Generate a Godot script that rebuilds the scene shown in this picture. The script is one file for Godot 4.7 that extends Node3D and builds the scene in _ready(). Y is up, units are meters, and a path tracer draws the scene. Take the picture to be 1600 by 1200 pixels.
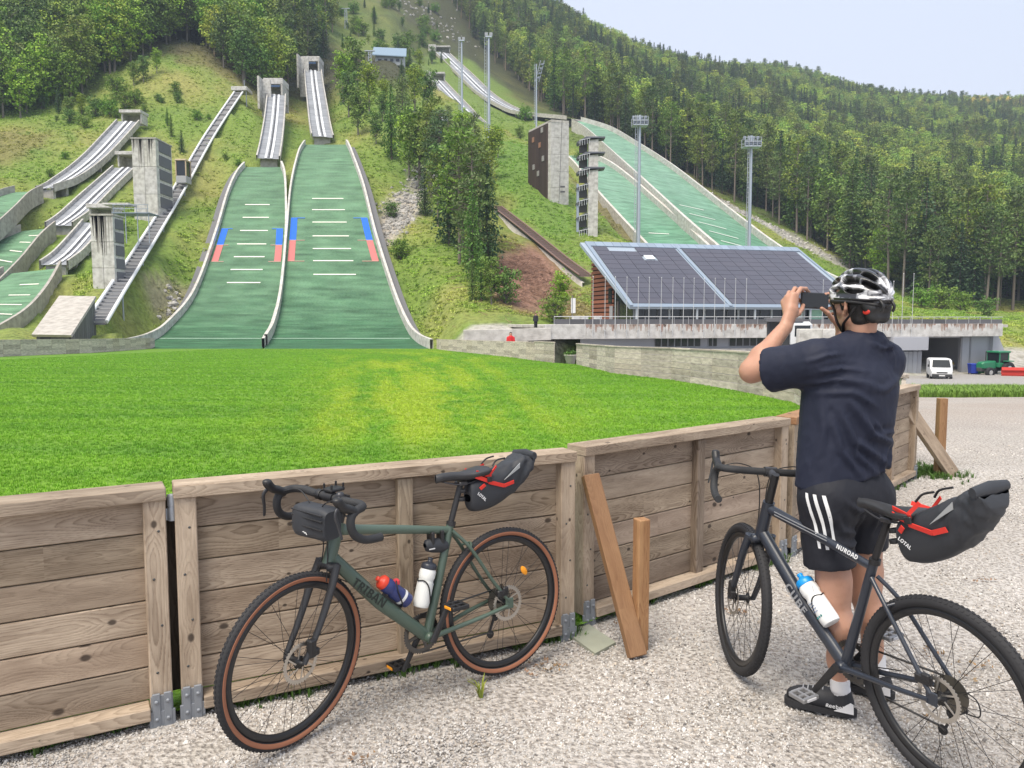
extends Node3D
# ---------------------------------------------------------------- helpers
var taken := {}
var mats := {}
var rng := RandomNumberGenerator.new()

class MB:
	var v := PackedVector3Array()
	var n := PackedVector3Array()
	var u := PackedVector2Array()
	var c := PackedColorArray()
	var ix := PackedInt32Array()
	var col := Color.WHITE
	var uo := Vector2.ZERO
	func pt(p: Vector3, nn: Vector3, uv: Vector2) -> int:
		v.append(p); n.append(nn); u.append(uv); c.append(col)
		return v.size() - 1
	func t3(a: int, b: int, d: int) -> void:      # counter-clockwise seen from outside
		ix.append(a); ix.append(d); ix.append(b)
	func tri(a: Vector3, b: Vector3, d: Vector3, ua := Vector2.ZERO, ub := Vector2(1, 0), ud := Vector2(1, 1)) -> void:
		var nn := (b - a).cross(d - a).normalized()
		var i := pt(a, nn, ua + uo); pt(b, nn, ub + uo); pt(d, nn, ud + uo)
		t3(i, i + 1, i + 2)
	func quad(a: Vector3, b: Vector3, d: Vector3, e: Vector3, ua := Vector2.ZERO, ub := Vector2(1, 0), ud := Vector2(1, 1), ue := Vector2(0, 1)) -> void:
		var nn := (d - a).cross(e - b).normalized()
		var i := pt(a, nn, ua + uo); pt(b, nn, ub + uo); pt(d, nn, ud + uo); pt(e, nn, ue + uo)
		t3(i, i + 1, i + 2); t3(i, i + 2, i + 3)
	func face(ps: Array, t: Transform3D, ax: int) -> void:
		var w := []
		for p in ps:
			w.append(t * p)
		var nn: Vector3 = (w[1] - w[0]).cross(w[2] - w[0]).normalized()
		if nn.dot(w[0] + w[1] + w[2] - t.origin * 3.0) < 0.0:
			nn = -nn; w.reverse(); ps = ps.duplicate(); ps.reverse()
		var i := v.size()
		for k in w.size():
			var q: Vector3 = ps[k]
			var uv := Vector2(q.x, q.z if ax == 1 else q.y)
			if ax == 0:
				uv = Vector2(q.z, q.y)
			pt(w[k], nn, uv + uo)
		for k in range(1, w.size() - 1):
			t3(i, i + k, i + k + 1)
	func box(t: Transform3D, s: Vector3, b := 0.0) -> void:
		var h := s * 0.5
		b = minf(b, minf(h.x, minf(h.y, h.z)) * 0.9)
		for ax in 3:
			var a1 := (ax + 1) % 3
			var a2 := (ax + 2) % 3
			for sg in [-1.0, 1.0]:
				var ps := []
				for k in [[-1, -1], [1, -1], [1, 1], [-1, 1]]:
					var p := Vector3.ZERO
					p[ax] = sg * h[ax]; p[a1] = k[0] * (h[a1] - b); p[a2] = k[1] * (h[a2] - b)
					ps.append(p)
				face(ps, t, ax)
				if b > 0.0:
					for s2 in [-1.0, 1.0]:   # edge between ax and a1
						var e := []
						for k in [-1, 1]:
							var p := Vector3.ZERO
							p[ax] = sg * h[ax]; p[a1] = s2 * (h[a1] - b); p[a2] = k * (h[a2] - b); e.append(p)
						for k in [1, -1]:
							var p := Vector3.ZERO
							p[ax] = sg * (h[ax] - b); p[a1] = s2 * h[a1]; p[a2] = k * (h[a2] - b); e.append(p)
						face(e, t, ax)
		if b > 0.0:
			for sx in [-1.0, 1.0]:
				for sy in [-1.0, 1.0]:
					for sz in [-1.0, 1.0]:
						face([Vector3(sx * h.x, sy * (h.y - b), sz * (h.z - b)), Vector3(sx * (h.x - b), sy * h.y, sz * (h.z - b)), Vector3(sx * (h.x - b), sy * (h.y - b), sz * h.z)], t, 0)
	func bx(at: Vector3, s: Vector3, b := 0.0) -> void:
		box(Transform3D(Basis(), at), s, b)
	func bar(a: Vector3, d: Vector3, w: float, th: float, b := 0.0, up := Vector3.UP) -> void:   # box from a to d
		var x := (d - a).normalized()
		if absf(x.dot(up)) > 0.99:
			up = Vector3.RIGHT
		var z := x.cross(up).normalized()
		box(Transform3D(Basis(x, z.cross(x), z), (a + d) * 0.5), Vector3(a.distance_to(d), w, th), b)
	func grid(p: PackedVector3Array, nu: int, nv: int, wu := false, us := 1.0, vs := 1.0, flip := false) -> void:
		var s := v.size()
		var s_i := ix.size()
		for j in nv:
			for i in nu:
				pt(p[j * nu + i], Vector3.ZERO, Vector2(us * i / maxf(1, nu - 1), vs * j / maxf(1, nv - 1)) + uo)
		for j in nv - 1:
			for i in (nu if wu else nu - 1):
				var a := s + j * nu + i
				var b := s + j * nu + (i + 1) % nu
				if flip:
					t3(a, a + nu, b); t3(b, a + nu, b + nu)
				else:
					t3(a, b, a + nu); t3(b, b + nu, a + nu)
		smooth(s, s_i)
	func smooth(s: int, s_i: int) -> void:
		for k in range(s_i, ix.size(), 3):
			var a := ix[k]; var b := ix[k + 2]; var d := ix[k + 1]
			var nn := (v[b] - v[a]).cross(v[d] - v[a])
			n[a] += nn; n[b] += nn; n[d] += nn
		for k in range(s, v.size()):
			n[k] = n[k].normalized() if n[k].length_squared() > 1e-20 else Vector3.UP
	func tube(ps: PackedVector3Array, r, sides := 10, caps := true, flat := 1.0, up := Vector3.ZERO) -> void:
		var m := ps.size()
		var g := PackedVector3Array()
		var side := Vector3.ZERO
		var run := 0.0
		for k in m:
			var t := (ps[mini(k + 1, m - 1)] - ps[maxi(k - 1, 0)]).normalized()
			if k == 0:
				var ref := up if up != Vector3.ZERO else (Vector3.UP if absf(t.y) < 0.9 else Vector3.RIGHT)
				side = ref.cross(t).normalized()
			else:
				side = (side - t * side.dot(t)).normalized()
			var w := t.cross(side)
			var rr: float = r if (r is float or r is int) else r[k]
			for j in sides:
				var an := TAU * j / sides
				g.append(ps[k] + (side * cos(an) + w * (sin(an) * flat)) * rr)
			if k > 0:
				run += ps[k].distance_to(ps[k - 1])
		grid(g, sides, m, true, 1.0, run)
		if caps:
			for e in [0, m - 1]:
				var nn := (ps[0] - ps[1]).normalized() if e == 0 else (ps[m - 1] - ps[m - 2]).normalized()
				var i0 := pt(ps[e], nn, Vector2.ZERO)
				for j in sides:
					pt(g[e * sides + j], nn, Vector2.ZERO)
				for j in sides:
					if e == 0:
						t3(i0, i0 + 1 + (j + 1) % sides, i0 + 1 + j)
					else:
						t3(i0, i0 + 1 + j, i0 + 1 + (j + 1) % sides)
	func rod(a: Vector3, b: Vector3, r0: float, r1 := -1.0, sides := 8) -> void:
		tube(PackedVector3Array([a, b]), [r0, r0 if r1 < 0.0 else r1], sides)
	func lathe(t: Transform3D, prof: Array, sides := 24, sx := 1.0) -> void:   # prof: [radius, height] from bottom to top, axis y
		var g := PackedVector3Array()
		for p in prof:
			for j in sides:
				var an := -TAU * j / sides
				g.append(t * Vector3(cos(an) * p[0] * sx, p[1], sin(an) * p[0]))
		grid(g, sides, prof.size(), true, 1.0, 1.0)
	func torus(t: Transform3D, rad: float, prof: Array, seg := 72) -> void:    # ring round z axis; prof: closed [dr, z]
		var g := PackedVector3Array()
		var m := prof.size()
		for k in seg + 1:
			var an := TAU * k / seg
			for j in m:
				g.append(t * Vector3(cos(an) * (rad + prof[j][0]), sin(an) * (rad + prof[j][0]), prof[j][1]))
		grid(g, m, seg + 1, true, 1.0, 24.0)
	func prism(poly: PackedVector2Array, t: Transform3D, z0: float, z1: float) -> void:   # outline in xy, thickness in z
		if Geometry2D.is_polygon_clockwise(poly):
			poly = poly.duplicate(); poly.reverse()
		var tr := Geometry2D.triangulate_polygon(poly)
		for e in [[z0, -1.0], [z1, 1.0]]:
			var i := v.size()
			var nn := (t.basis * Vector3(0, 0, e[1])).normalized()
			for p in poly:
				pt(t * Vector3(p.x, p.y, e[0]), nn, p)
			for k in range(0, tr.size(), 3):
				var a := i + tr[k]; var b := i + tr[k + 1]; var d := i + tr[k + 2]
				if (v[b] - v[a]).cross(v[d] - v[a]).dot(nn) < 0.0:
					t3(a, d, b)
				else:
					t3(a, b, d)
		for k in poly.size():
			var p := poly[k]; var q := poly[(k + 1) % poly.size()]
			quad(t * Vector3(p.x, p.y, z0), t * Vector3(q.x, q.y, z0), t * Vector3(q.x, q.y, z1), t * Vector3(p.x, p.y, z1))
	func mesh() -> ArrayMesh:
		var a := []
		a.resize(Mesh.ARRAY_MAX)
		a[Mesh.ARRAY_VERTEX] = v; a[Mesh.ARRAY_NORMAL] = n; a[Mesh.ARRAY_TEX_UV] = u; a[Mesh.ARRAY_COLOR] = c; a[Mesh.ARRAY_INDEX] = ix
		var m := ArrayMesh.new()
		if v.size():
			m.add_surface_from_arrays(Mesh.PRIMITIVE_TRIANGLES, a)
		return m

func numbered(s: String) -> String:
	if not taken.has(s):
		taken[s] = 0
		return s
	taken[s] += 1
	return "%s_%03d" % [s, taken[s]]
func tag(o: Node3D, label: String, category: String, group := "") -> Node3D:
	o.set_meta("label", label); o.set_meta("category", category)
	if group:
		o.set_meta("group", group)
	return o
func thing(called: String, label: String, category: String, group := "", at := Vector3.ZERO, basis_ := Basis()) -> Node3D:
	var o := Node3D.new()
	o.name = numbered(called); add_child(o)
	o.transform = Transform3D(basis_, at)
	return tag(o, label, category, group)
func obj(called: String, m, mat: Material, parent: Node3D = null) -> MeshInstance3D:
	var o := MeshInstance3D.new()
	o.mesh = m.mesh() if m is MB else m
	o.material_override = mat
	if parent:
		o.name = called; parent.add_child(o, true)
	else:
		o.name = numbered(called); add_child(o)
	return o
func structure(called: String, m, mat: Material) -> MeshInstance3D:
	var o := obj(called, m, mat)
	o.set_meta("kind", "structure")
	return o
func multi(called: String, m, mat: Material, xf: Array, cols: Array, parent: Node3D = null) -> MultiMeshInstance3D:
	var mm := MultiMesh.new()
	mm.transform_format = MultiMesh.TRANSFORM_3D
	mm.use_colors = cols.size() > 0
	mm.mesh = m.mesh() if m is MB else m
	mm.instance_count = xf.size()
	for i in xf.size():
		mm.set_instance_transform(i, xf[i])
		if cols.size():
			mm.set_instance_color(i, cols[i])
	var o := MultiMeshInstance3D.new()
	o.multimesh = mm
	o.material_override = mat
	o.name = called if parent else numbered(called)
	(parent if parent else self).add_child(o, true)
	o.set_meta("kind", "stuff")
	return o
func S(r: float, g: float, b: float) -> Color:      # linear base colour -> the sRGB that albedo_color wants
	return Color(r, g, b).linear_to_srgb()
func mat(key: String, r := 0.5, g := 0.5, b := 0.5, rough := 0.8, metal := 0.0, vc := false) -> StandardMaterial3D:
	if mats.has(key):
		return mats[key]
	var m := StandardMaterial3D.new()
	m.resource_name = key
	m.albedo_color = S(r, g, b); m.roughness = rough; m.metallic = metal
	m.vertex_color_use_as_albedo = vc
	mats[key] = m
	return m
func noise(seed_: int, freq: float, oct := 4, type := FastNoiseLite.TYPE_SIMPLEX_SMOOTH) -> FastNoiseLite:
	var f := FastNoiseLite.new()
	f.seed = seed_; f.frequency = freq; f.fractal_octaves = oct; f.noise_type = type
	f.fractal_type = FastNoiseLite.FRACTAL_FBM if oct > 1 else FastNoiseLite.FRACTAL_NONE
	return f
func noise_tex(seed_: int, size: int, freq: float, oct: int, stops: Array, type := FastNoiseLite.TYPE_SIMPLEX_SMOOTH, normal := 0.0) -> NoiseTexture2D:
	var t := NoiseTexture2D.new()
	t.width = size; t.height = size; t.seamless = true; t.noise = noise(seed_, freq, oct, type)
	if normal > 0.0:
		t.as_normal_map = true; t.bump_strength = normal
	elif stops.size():
		var gr := Gradient.new()
		gr.offsets = PackedFloat32Array(stops.map(func(s): return s[0]))
		gr.colors = PackedColorArray(stops.map(func(s): return S(s[1], s[2], s[3])))
		t.color_ramp = gr
	return t
func tri_mat(key: String, tex: Texture2D, scale: float, rough := 0.85, nrm: Texture2D = null, ns := 1.0, vc := false) -> StandardMaterial3D:
	if mats.has(key):
		return mats[key]
	var m := mat(key, 1, 1, 1, rough, 0.0, vc)
	m.albedo_color = Color.WHITE
	m.albedo_texture = tex
	m.uv1_triplanar = true; m.uv1_world_triplanar = true; m.uv1_scale = Vector3.ONE * scale
	if nrm:
		m.normal_enabled = true; m.normal_texture = nrm; m.normal_scale = ns
	return m
func catmull(ps: Array, m: int) -> PackedVector3Array:   # m points per span
	var out := PackedVector3Array()
	for i in ps.size() - 1:
		var p0: Vector3 = ps[maxi(i - 1, 0)]; var p1: Vector3 = ps[i]; var p2: Vector3 = ps[i + 1]; var p3: Vector3 = ps[mini(i + 2, ps.size() - 1)]
		for k in m:
			out.append(p1.cubic_interpolate(p2, p0, p3, float(k) / m))
	out.append(ps[-1])
	return out
func text_mesh(s: String, size: float, depth := 0.002, bold := true, serif := false) -> TextMesh:
	var f := SystemFont.new()
	f.font_names = PackedStringArray(["Droid Serif" if serif else "Droid Sans"])
	if bold:
		f.font_weight = 700
	var t := TextMesh.new()
	t.text = s; t.font = f; t.font_size = 64; t.pixel_size = size / 46.0; t.depth = depth; t.curve_step = 4.0
	return t
func frame_at(p: Vector3, x: Vector3, up: Vector3) -> Transform3D:   # x along, z = x cross up
	x = x.normalized()
	var z := x.cross(up).normalized()
	return Transform3D(Basis(x, z.cross(x), z), p)

# ---------------------------------------------------------------- scene
func _ready() -> void:
	rng.seed = 7
	var cam := Camera3D.new()
	cam.name = "camera"
	cam.position = Vector3(0, 1.69, 0)
	cam.rotation_degrees = Vector3(-4.756, 0, 0)
	cam.fov = 53.054
	cam.near = 0.05; cam.far = 4000.0
	add_child(cam); cam.current = true
	var sky_mat := ProceduralSkyMaterial.new()
	sky_mat.sky_top_color = Color(0.795, 0.825, 0.89)
	sky_mat.sky_horizon_color = Color(0.825, 0.845, 0.895)
	sky_mat.sky_curve = 0.12
	sky_mat.ground_bottom_color = Color(0.45, 0.45, 0.4)
	sky_mat.ground_horizon_color = Color(0.88, 0.90, 0.94)
	sky_mat.sky_energy_multiplier = 1.0
	var env := Environment.new()
	env.background_mode = Environment.BG_SKY
	env.sky = Sky.new(); env.sky.sky_material = sky_mat
	env.tonemap_mode = Environment.TONE_MAPPER_LINEAR
	env.tonemap_exposure = 1.55
	env.sdfgi_enabled = true; env.ssao_enabled = true; env.ssil_enabled = true
	env.fog_enabled = true; env.fog_density = 0.0003; env.fog_light_color = Color(0.80, 0.87, 0.97)
	var we := WorldEnvironment.new()
	we.name = "environment"; we.environment = env; add_child(we)
	var sun := DirectionalLight3D.new()
	sun.name = "sun"
	sun.light_energy = 0.95; sun.light_angular_distance = 32.0; sun.light_color = Color(1.0, 0.965, 0.91)
	sun.shadow_enabled = true
	add_child(sun)
	sun.look_at_from_position(Vector3(-9, 30, 13), Vector3.ZERO)
	textures()
	terrain()
	lawn_and_gravel()
	fence()
	ski_jumps()
	far_buildings()
	lodge()
	vehicles()
	trees()
	bikes()
	person()
	small_things()

var wood_n: FastNoiseLite
func wood_image(w: int, h: int, seed_: int, knots: int, length: float, height: float, dark: Color, light: Color, contrast: float) -> Array:
	# a sawn softwood face: rings cut at a slant, bent round knots; h rows hold several board widths
	var r := RandomNumberGenerator.new(); r.seed = seed_
	var n1 := noise(seed_, 0.9, 3)
	var n2 := noise(seed_ + 5, 1.0, 4)
	var ks := []
	for k in knots:
		ks.append([r.randf() * length, r.randf() * height, r.randf_range(0.005, 0.014)])
	var hts := []
	for b in 8:
		hts.append([r.randf_range(-0.05, 0.05), r.randf_range(0.015, 0.09), r.randf_range(-0.03, 0.03), r.randf_range(0.8, 1.12), r.randf_range(80.0, 150.0), r.randf_range(0.25, 1.1)])
	var data := PackedByteArray(); data.resize(w * h * 3)
	var bump := PackedByteArray(); bump.resize(w * h)
	for y in h:
		var vy := height * y / h
		var band := int(vy / 0.16) % 8
		var hb: Array = hts[band]
		for x in w:
			var ux := length * x / w
			var px := ux; var py := vy - (band + 0.5) * 0.16
			var kd := 0.0
			for k in ks:
				var dx: float = ux - k[0]; var dy: float = vy - k[1]
				if absf(dx) < 0.22 and absf(dy) < 0.1:
					var e := exp(-(dx * dx * 160.0 + dy * dy * 900.0))
					py += e * 0.035 * signf(dy + 0.0001)
					var q: float = (dx * dx * 0.45 + dy * dy) / (k[2] * k[2])
					kd = maxf(kd, clampf(1.5 - q, 0.0, 1.0))
			var depth: float = hb[1] + 0.05 * n1.get_noise_2d(ux * 1.1, band * 31.0) + hb[2] * (ux - length * 0.5)
			var rr := sqrt((py + hb[0]) * (py + hb[0]) * 1.6 + depth * depth) + 0.004 * n2.get_noise_2d(ux * 3.0, vy * 25.0)
			var ph: float = rr * hb[4]
			ph -= floorf(ph)
			var ring := pow(ph, 2.2) if ph < 0.88 else (1.0 - ph) / 0.12
			var fibre := 0.5 + 0.5 * n2.get_noise_2d(ux * 9.0, vy * 420.0)
			var blot := 0.5 + 0.5 * n2.get_noise_2d(ux * 1.7, vy * 9.0 + 40.0)
			var t := clampf(0.30 + contrast * float(hb[5]) * ring + 0.28 * (fibre - 0.5) + 0.75 * (blot - 0.5), 0.0, 1.0)
			var c := light.lerp(dark, t) * float(hb[3])
			c = c.lerp(Color(0.05, 0.035, 0.026), kd * 0.85)
			var i := y * w + x
			data[i * 3] = int(clampf(linear_to_s(c.r), 0.0, 1.0) * 255.0); data[i * 3 + 1] = int(clampf(linear_to_s(c.g), 0.0, 1.0) * 255.0); data[i * 3 + 2] = int(clampf(linear_to_s(c.b), 0.0, 1.0) * 255.0)
			bump[i] = int(clampf(0.75 - 0.35 * ring - 0.3 * (fibre - 0.5) - 0.4 * kd, 0.0, 1.0) * 255.0)
	return [ImageTexture.create_from_image(Image.create_from_data(w, h, false, Image.FORMAT_RGB8, data)), ImageTexture.create_from_image(Image.create_from_data(w, h, false, Image.FORMAT_L8, bump))]
func linear_to_s(x: float) -> float:
	return sqrt(maxf(x, 0.0)) * 1.055 - 0.055 * maxf(0.0, 1.0 - x) * 0.6 if x > 0.001 else 0.0
func wood_mat(key: String, tex: Array, length: float, height: float, rough := 0.85, relief := 0.25) -> StandardMaterial3D:
	var m := mat(key, 1, 1, 1, rough, 0.0, true)
	m.albedo_color = Color.WHITE
	m.albedo_texture = tex[0]
	m.uv1_scale = Vector3(1.0 / length, 1.0 / height, 1)
	m.heightmap_enabled = true; m.heightmap_texture = tex[1]; m.heightmap_scale = relief
	return m
func textures() -> void:
	var t := wood_image(896, 448, 11, 32, 2.4, 1.28, Color(0.160, 0.112, 0.076), Color(0.520, 0.435, 0.345), 0.60)
	wood_mat("weathered_planks", t, 2.4, 1.28)
	t = wood_image(384, 192, 23, 5, 1.6, 0.64, Color(0.26, 0.135, 0.065), Color(0.47, 0.30, 0.165), 0.55)
	wood_mat("fresh_timber", t, 1.6, 0.64, 0.7)
	t = wood_image(384, 256, 37, 10, 4.0, 1.28, Color(0.24, 0.205, 0.18), Color(0.72, 0.65, 0.585), 0.55)
	wood_mat("grey_boards", t, 4.0, 1.28)
	var cn := noise_tex(3, 512, 0.012, 6, [[0.0, 0.34, 0.325, 0.305], [0.35, 0.49, 0.475, 0.45], [0.65, 0.60, 0.585, 0.56], [1.0, 0.68, 0.665, 0.64]])
	var cb := noise_tex(4, 512, 0.05, 5, [], FastNoiseLite.TYPE_SIMPLEX_SMOOTH, 3.0)
	tri_mat("concrete", cn, 0.16, 0.9, cb, 0.5, true)
	var dk := noise_tex(5, 256, 0.02, 5, [[0.0, 0.7, 0.7, 0.7], [1.0, 1.0, 1.0, 1.0]])
	tri_mat("painted", dk, 0.3, 0.6, null, 1.0, true)
	var pt := noise_tex(8, 512, 0.012, 6, [[0.0, 0.55, 0.62, 0.58], [0.4, 0.85, 0.88, 0.86], [0.6, 1.0, 1.0, 1.0], [1.0, 1.3, 1.22, 1.2]])
	var pm := tri_mat("plastic_mat", pt, 0.05, 0.75, noise_tex(9, 512, 0.09, 4, [], FastNoiseLite.TYPE_SIMPLEX_SMOOTH, 6.0), 0.8, true)
	pm.uv1_scale = Vector3(0.035, 0.12, 0.12)
	mat("old_zinc", 0.27, 0.29, 0.32, 0.6, 0.45, true)
	mat("steel", 0.42, 0.45, 0.48, 0.42, 0.75, true)
	mat("galvanised", 0.46, 0.50, 0.55, 0.55, 0.55, true)
	mat("any", 1, 1, 1, 0.75, 0.0, true)
	mat("any_gloss", 1, 1, 1, 0.35, 0.0, true)
	mat("dark_glass", 0.02, 0.025, 0.03, 0.06, 0.0)
	mat("black_plastic", 0.016, 0.016, 0.018, 0.48)
	mat("rubber", 0.022, 0.022, 0.025, 0.78)
	mat("chrome", 0.62, 0.62, 0.63, 0.25, 1.0)

const NU := 300
const ND := 230
const D0 := 46.0
const D1 := 1300.0
var t_h := PackedFloat32Array()
var ctrl := [
	Vector3(-52.003, -1.3, -48), Vector3(-41.655, -1.216, -50), Vector3(-37.302, -1.191, -56), Vector3(-34.082, -1.236, -63), Vector3(-30.795, -1.747, -74), Vector3(-15.397, -1.747, -74), Vector3(-6.773, -1.501, -74), Vector3(-2.658, -0.164, -80), Vector3(3.242, -0.895, -78), Vector3(13.32, -2.292, -80), Vector3(30.002, -3.293, -80), Vector3(42.838, -4.221, -79), Vector3(51.99, -4.446, -82), Vector3(60.066, -4.296, -80), Vector3(70.125, -4.134, -70),
	Vector3(-68.399, 1.69, -75), Vector3(-46.467, 0.995, -70), Vector3(-42.448, 0.067, -70), Vector3(-39.975, -0.455, -74), Vector3(-47.955, 3.768, -84), Vector3(-65.964, 8.264, -100), Vector3(-59.986, 9.376, -104), Vector3(-51.522, 6.43, -96), Vector3(-77.518, 21.525, -128), Vector3(-83.747, 22.555, -128), Vector3(-102.782, 38.18, -158), Vector3(-74.446, 25.497, -136), Vector3(-78.036, 39.278, -160), Vector3(-70.233, 39.278, -160), Vector3(-95.466, 43.822, -168), Vector3(-134.488, 32.15, -150), Vector3(-79.26, 51.955, -178), Vector3(-89.397, 67.234, -198), Vector3(-82.204, 70.176, -204), Vector3(-69.873, 59.079, -190), Vector3(-59.226, 48.767, -174), Vector3(-121.765, 54.779, -188), Vector3(-104.985, 51.012, -185), Vector3(-125.039, 105.531, -260), Vector3(-153.895, 97.543, -240), Vector3(-74.135, 79.264, -230), Vector3(-88.97, 121.506, -300), Vector3(-250.079, 105.531, -260), Vector3(-137.397, 21.251, -120),
	Vector3(-41.786, 1.69, -80), Vector3(-45.212, 5.642, -96), Vector3(-52.025, 17.643, -122), Vector3(-60.316, 31.744, -148), Vector3(-61.282, 41.519, -164), Vector3(-58.06, 17.381, -120), Vector3(-37.443, 0.333, -82), Vector3(-35.776, 3.966, -92), Vector3(-50.672, 39.696, -164), Vector3(-45.025, 35.791, -158), Vector3(-54.15, 53.053, -201), Vector3(-47.739, 51.53, -200), Vector3(-55.685, 59.277, -216), Vector3(-64.673, 76.613, -250), Vector3(-48.738, 62.403, -215), Vector3(-56.395, 46.014, -179), Vector3(-52.035, 46.222, -181), Vector3(-59.431, 52.913, -198), Vector3(-57.397, 47.222, -176),
	Vector3(-19.433, 11.373, -118), Vector3(-23.538, 26.32, -144), Vector3(-23.458, 35.458, -160), Vector3(-13.367, 7.906, -108), Vector3(-11.441, 1.69, -92), Vector3(-7.622, 2.45, -92), Vector3(-4.477, 1.69, -90), Vector3(-3.177, 4.065, -96), Vector3(-33.585, 48.256, -180), Vector3(-45.388, 74.061, -225), Vector3(-45.745, 88.957, -270), Vector3(-35.503, 90.143, -275), Vector3(-69.001, 120.704, -330), Vector3(-80.1, 148.034, -370), Vector3(-50.598, 133.351, -350), Vector3(-51.332, 158.354, -400), Vector3(-36.069, 181.414, -450), Vector3(-24.402, 59.011, -215), Vector3(-9.703, 13.294, -118), Vector3(0, 4.114, -98), Vector3(0, 11.373, -118), Vector3(-1.164, 21.405, -142), Vector3(4.87, 2.903, -98), Vector3(-7.014, 35.243, -172), Vector3(3.729, 26.467, -152), Vector3(4.64, 43.303, -190), Vector3(-16.653, 51.476, -205), Vector3(-23.584, 78.609, -265), Vector3(-4.382, 70.471, -270), Vector3(-27.81, 116.704, -345), Vector3(-34.816, 122.548, -360), Vector3(-29.793, 80.713, -283), Vector3(-32.305, 77.178, -275), Vector3(-35.038, 112.074, -350), Vector3(-12.265, 123.916, -380), Vector3(10.687, 94.877, -330),
	Vector3(9.895, 9.578, -120), Vector3(12.293, 22.515, -150), Vector3(10.536, 12.715, -128), Vector3(17.379, 13.597, -132), Vector3(23.336, 13.318, -135), Vector3(34.138, 21.317, -160), Vector3(30.26, 31.846, -185), Vector3(22.797, 43.631, -215), Vector3(20.146, 61.919, -248), Vector3(36.301, 13.749, -140), Vector3(41.312, 6.836, -125), Vector3(59.923, 7.065, -145), Vector3(61.433, 5.029, -135), Vector3(40.252, 3.027, -108), Vector3(15.753, 1.69, -95), Vector3(54.738, 1.235, -110), Vector3(69.667, 1.227, -112), Vector3(74.337, 0.764, -112),
	Vector3(16.184, 75.42, -285), Vector3(31.627, 68.102, -278), Vector3(43.653, 58.678, -268), Vector3(60.079, 43.201, -245), Vector3(72.822, 30.718, -222), Vector3(83.06, 13.403, -190), Vector3(88.809, 4.141, -165), Vector3(109.364, 3.052, -165), Vector3(150.375, 3.052, -165),
	Vector3(27.757, 139.998, -430), Vector3(71.245, 125.94, -440), Vector3(104.72, 109.528, -430), Vector3(130.236, 89.297, -400), Vector3(166.839, 57.112, -340), Vector3(196.815, 40.918, -300), Vector3(244.028, 115.178, -500), Vector3(338.728, 113.507, -520), Vector3(423.553, 111.435, -520), Vector3(174.992, 149.921, -540),
	Vector3(33.732, 227.395, -600), Vector3(103.228, 211.549, -640), Vector3(167.229, 213.895, -690), Vector3(235.898, 226.197, -730), Vector3(294.987, 227.068, -760), Vector3(356.418, 222.554, -800), Vector3(453.056, 233.689, -860), Vector3(570.575, 239.085, -880), Vector3(784.224, 243.252, -880), Vector3(974.797, 195.978, -800),
	Vector3(50.801, 298.211, -900), Vector3(242.881, 284.076, -1000), Vector3(491.13, 277.555, -1100), Vector3(747.345, 280.979, -1150), Vector3(1027.599, 280.979, -1150),
	Vector3(-19.852, 258.873, -620), Vector3(-95.423, 296.484, -600), Vector3(-164.965, 272.945, -520), Vector3(-219.329, 231.192, -460), Vector3(-267.185, 208.045, -420), Vector3(-400.777, 208.045, -420), Vector3(-71.852, 402.674, -900), Vector3(-356.896, 471.171, -900), Vector3(-787.241, 443.88, -900)]
# strips that the ground is pressed down under (each ramp adds its own)
var corridors := []
var grounded := []
var patches := []     # [x, z, rx, rz, turn, linear colour, strength, roughness of outline]
var fine := noise(77, 0.05, 4)
func e_to(p: Vector3) -> Vector3:
	var d := -p.z
	return Vector3(p.x / d * 2.2, log(d), (p.y - 1.69) / d)
func solve(pts: Array) -> PackedFloat64Array:
	var m := pts.size()
	var a := []
	for i in m:
		var row := PackedFloat64Array(); row.resize(m + 1)
		for j in m:
			var dx: float = pts[i].x - pts[j].x
			var dy: float = pts[i].y - pts[j].y
			row[j] = sqrt(dx * dx + dy * dy + 0.0004)
		row[m] = pts[i].z
		a.append(row)
	for i in m:
		var best := i
		for k in range(i + 1, m):
			if absf(a[k][i]) > absf(a[best][i]):
				best = k
		var sw = a[i]; a[i] = a[best]; a[best] = sw
		var ri: PackedFloat64Array = a[i]
		for k in range(i + 1, m):
			var rk: PackedFloat64Array = a[k]
			var q := rk[i] / ri[i]
			if q != 0.0:
				for j in range(i, m + 1):
					rk[j] -= q * ri[j]
				a[k] = rk
	var w := PackedFloat64Array(); w.resize(m)
	for i in range(m - 1, -1, -1):
		var s: float = a[i][m]
		for j in range(i + 1, m):
			s -= a[i][j] * w[j]
		w[i] = s / a[i][i]
	return w
func grid_x(i: int, d: float) -> float:
	return d * (-1.25 + 2.5 * i / (NU - 1))
func grid_d(j: int) -> float:
	return D0 * pow(D1 / D0, float(j) / (ND - 1))
func ground_y(x: float, z: float) -> float:       # height of the hillside at x, z
	var d := maxf(-z, D0)
	var fj := clampf(log(d / D0) / log(D1 / D0) * (ND - 1), 0.0, ND - 1.001)
	var fi := clampf((x / d + 1.25) / 2.5 * (NU - 1), 0.0, NU - 1.001)
	var i := int(fi); var j := int(fj)
	var a := lerpf(t_h[j * NU + i], t_h[j * NU + i + 1], fi - i)
	var b := lerpf(t_h[(j + 1) * NU + i], t_h[(j + 1) * NU + i + 1], fi - i)
	return lerpf(a, b, fj - j)
func on_ground(x: float, z: float) -> Vector3:
	return Vector3(x, ground_y(x, z), z)
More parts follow.
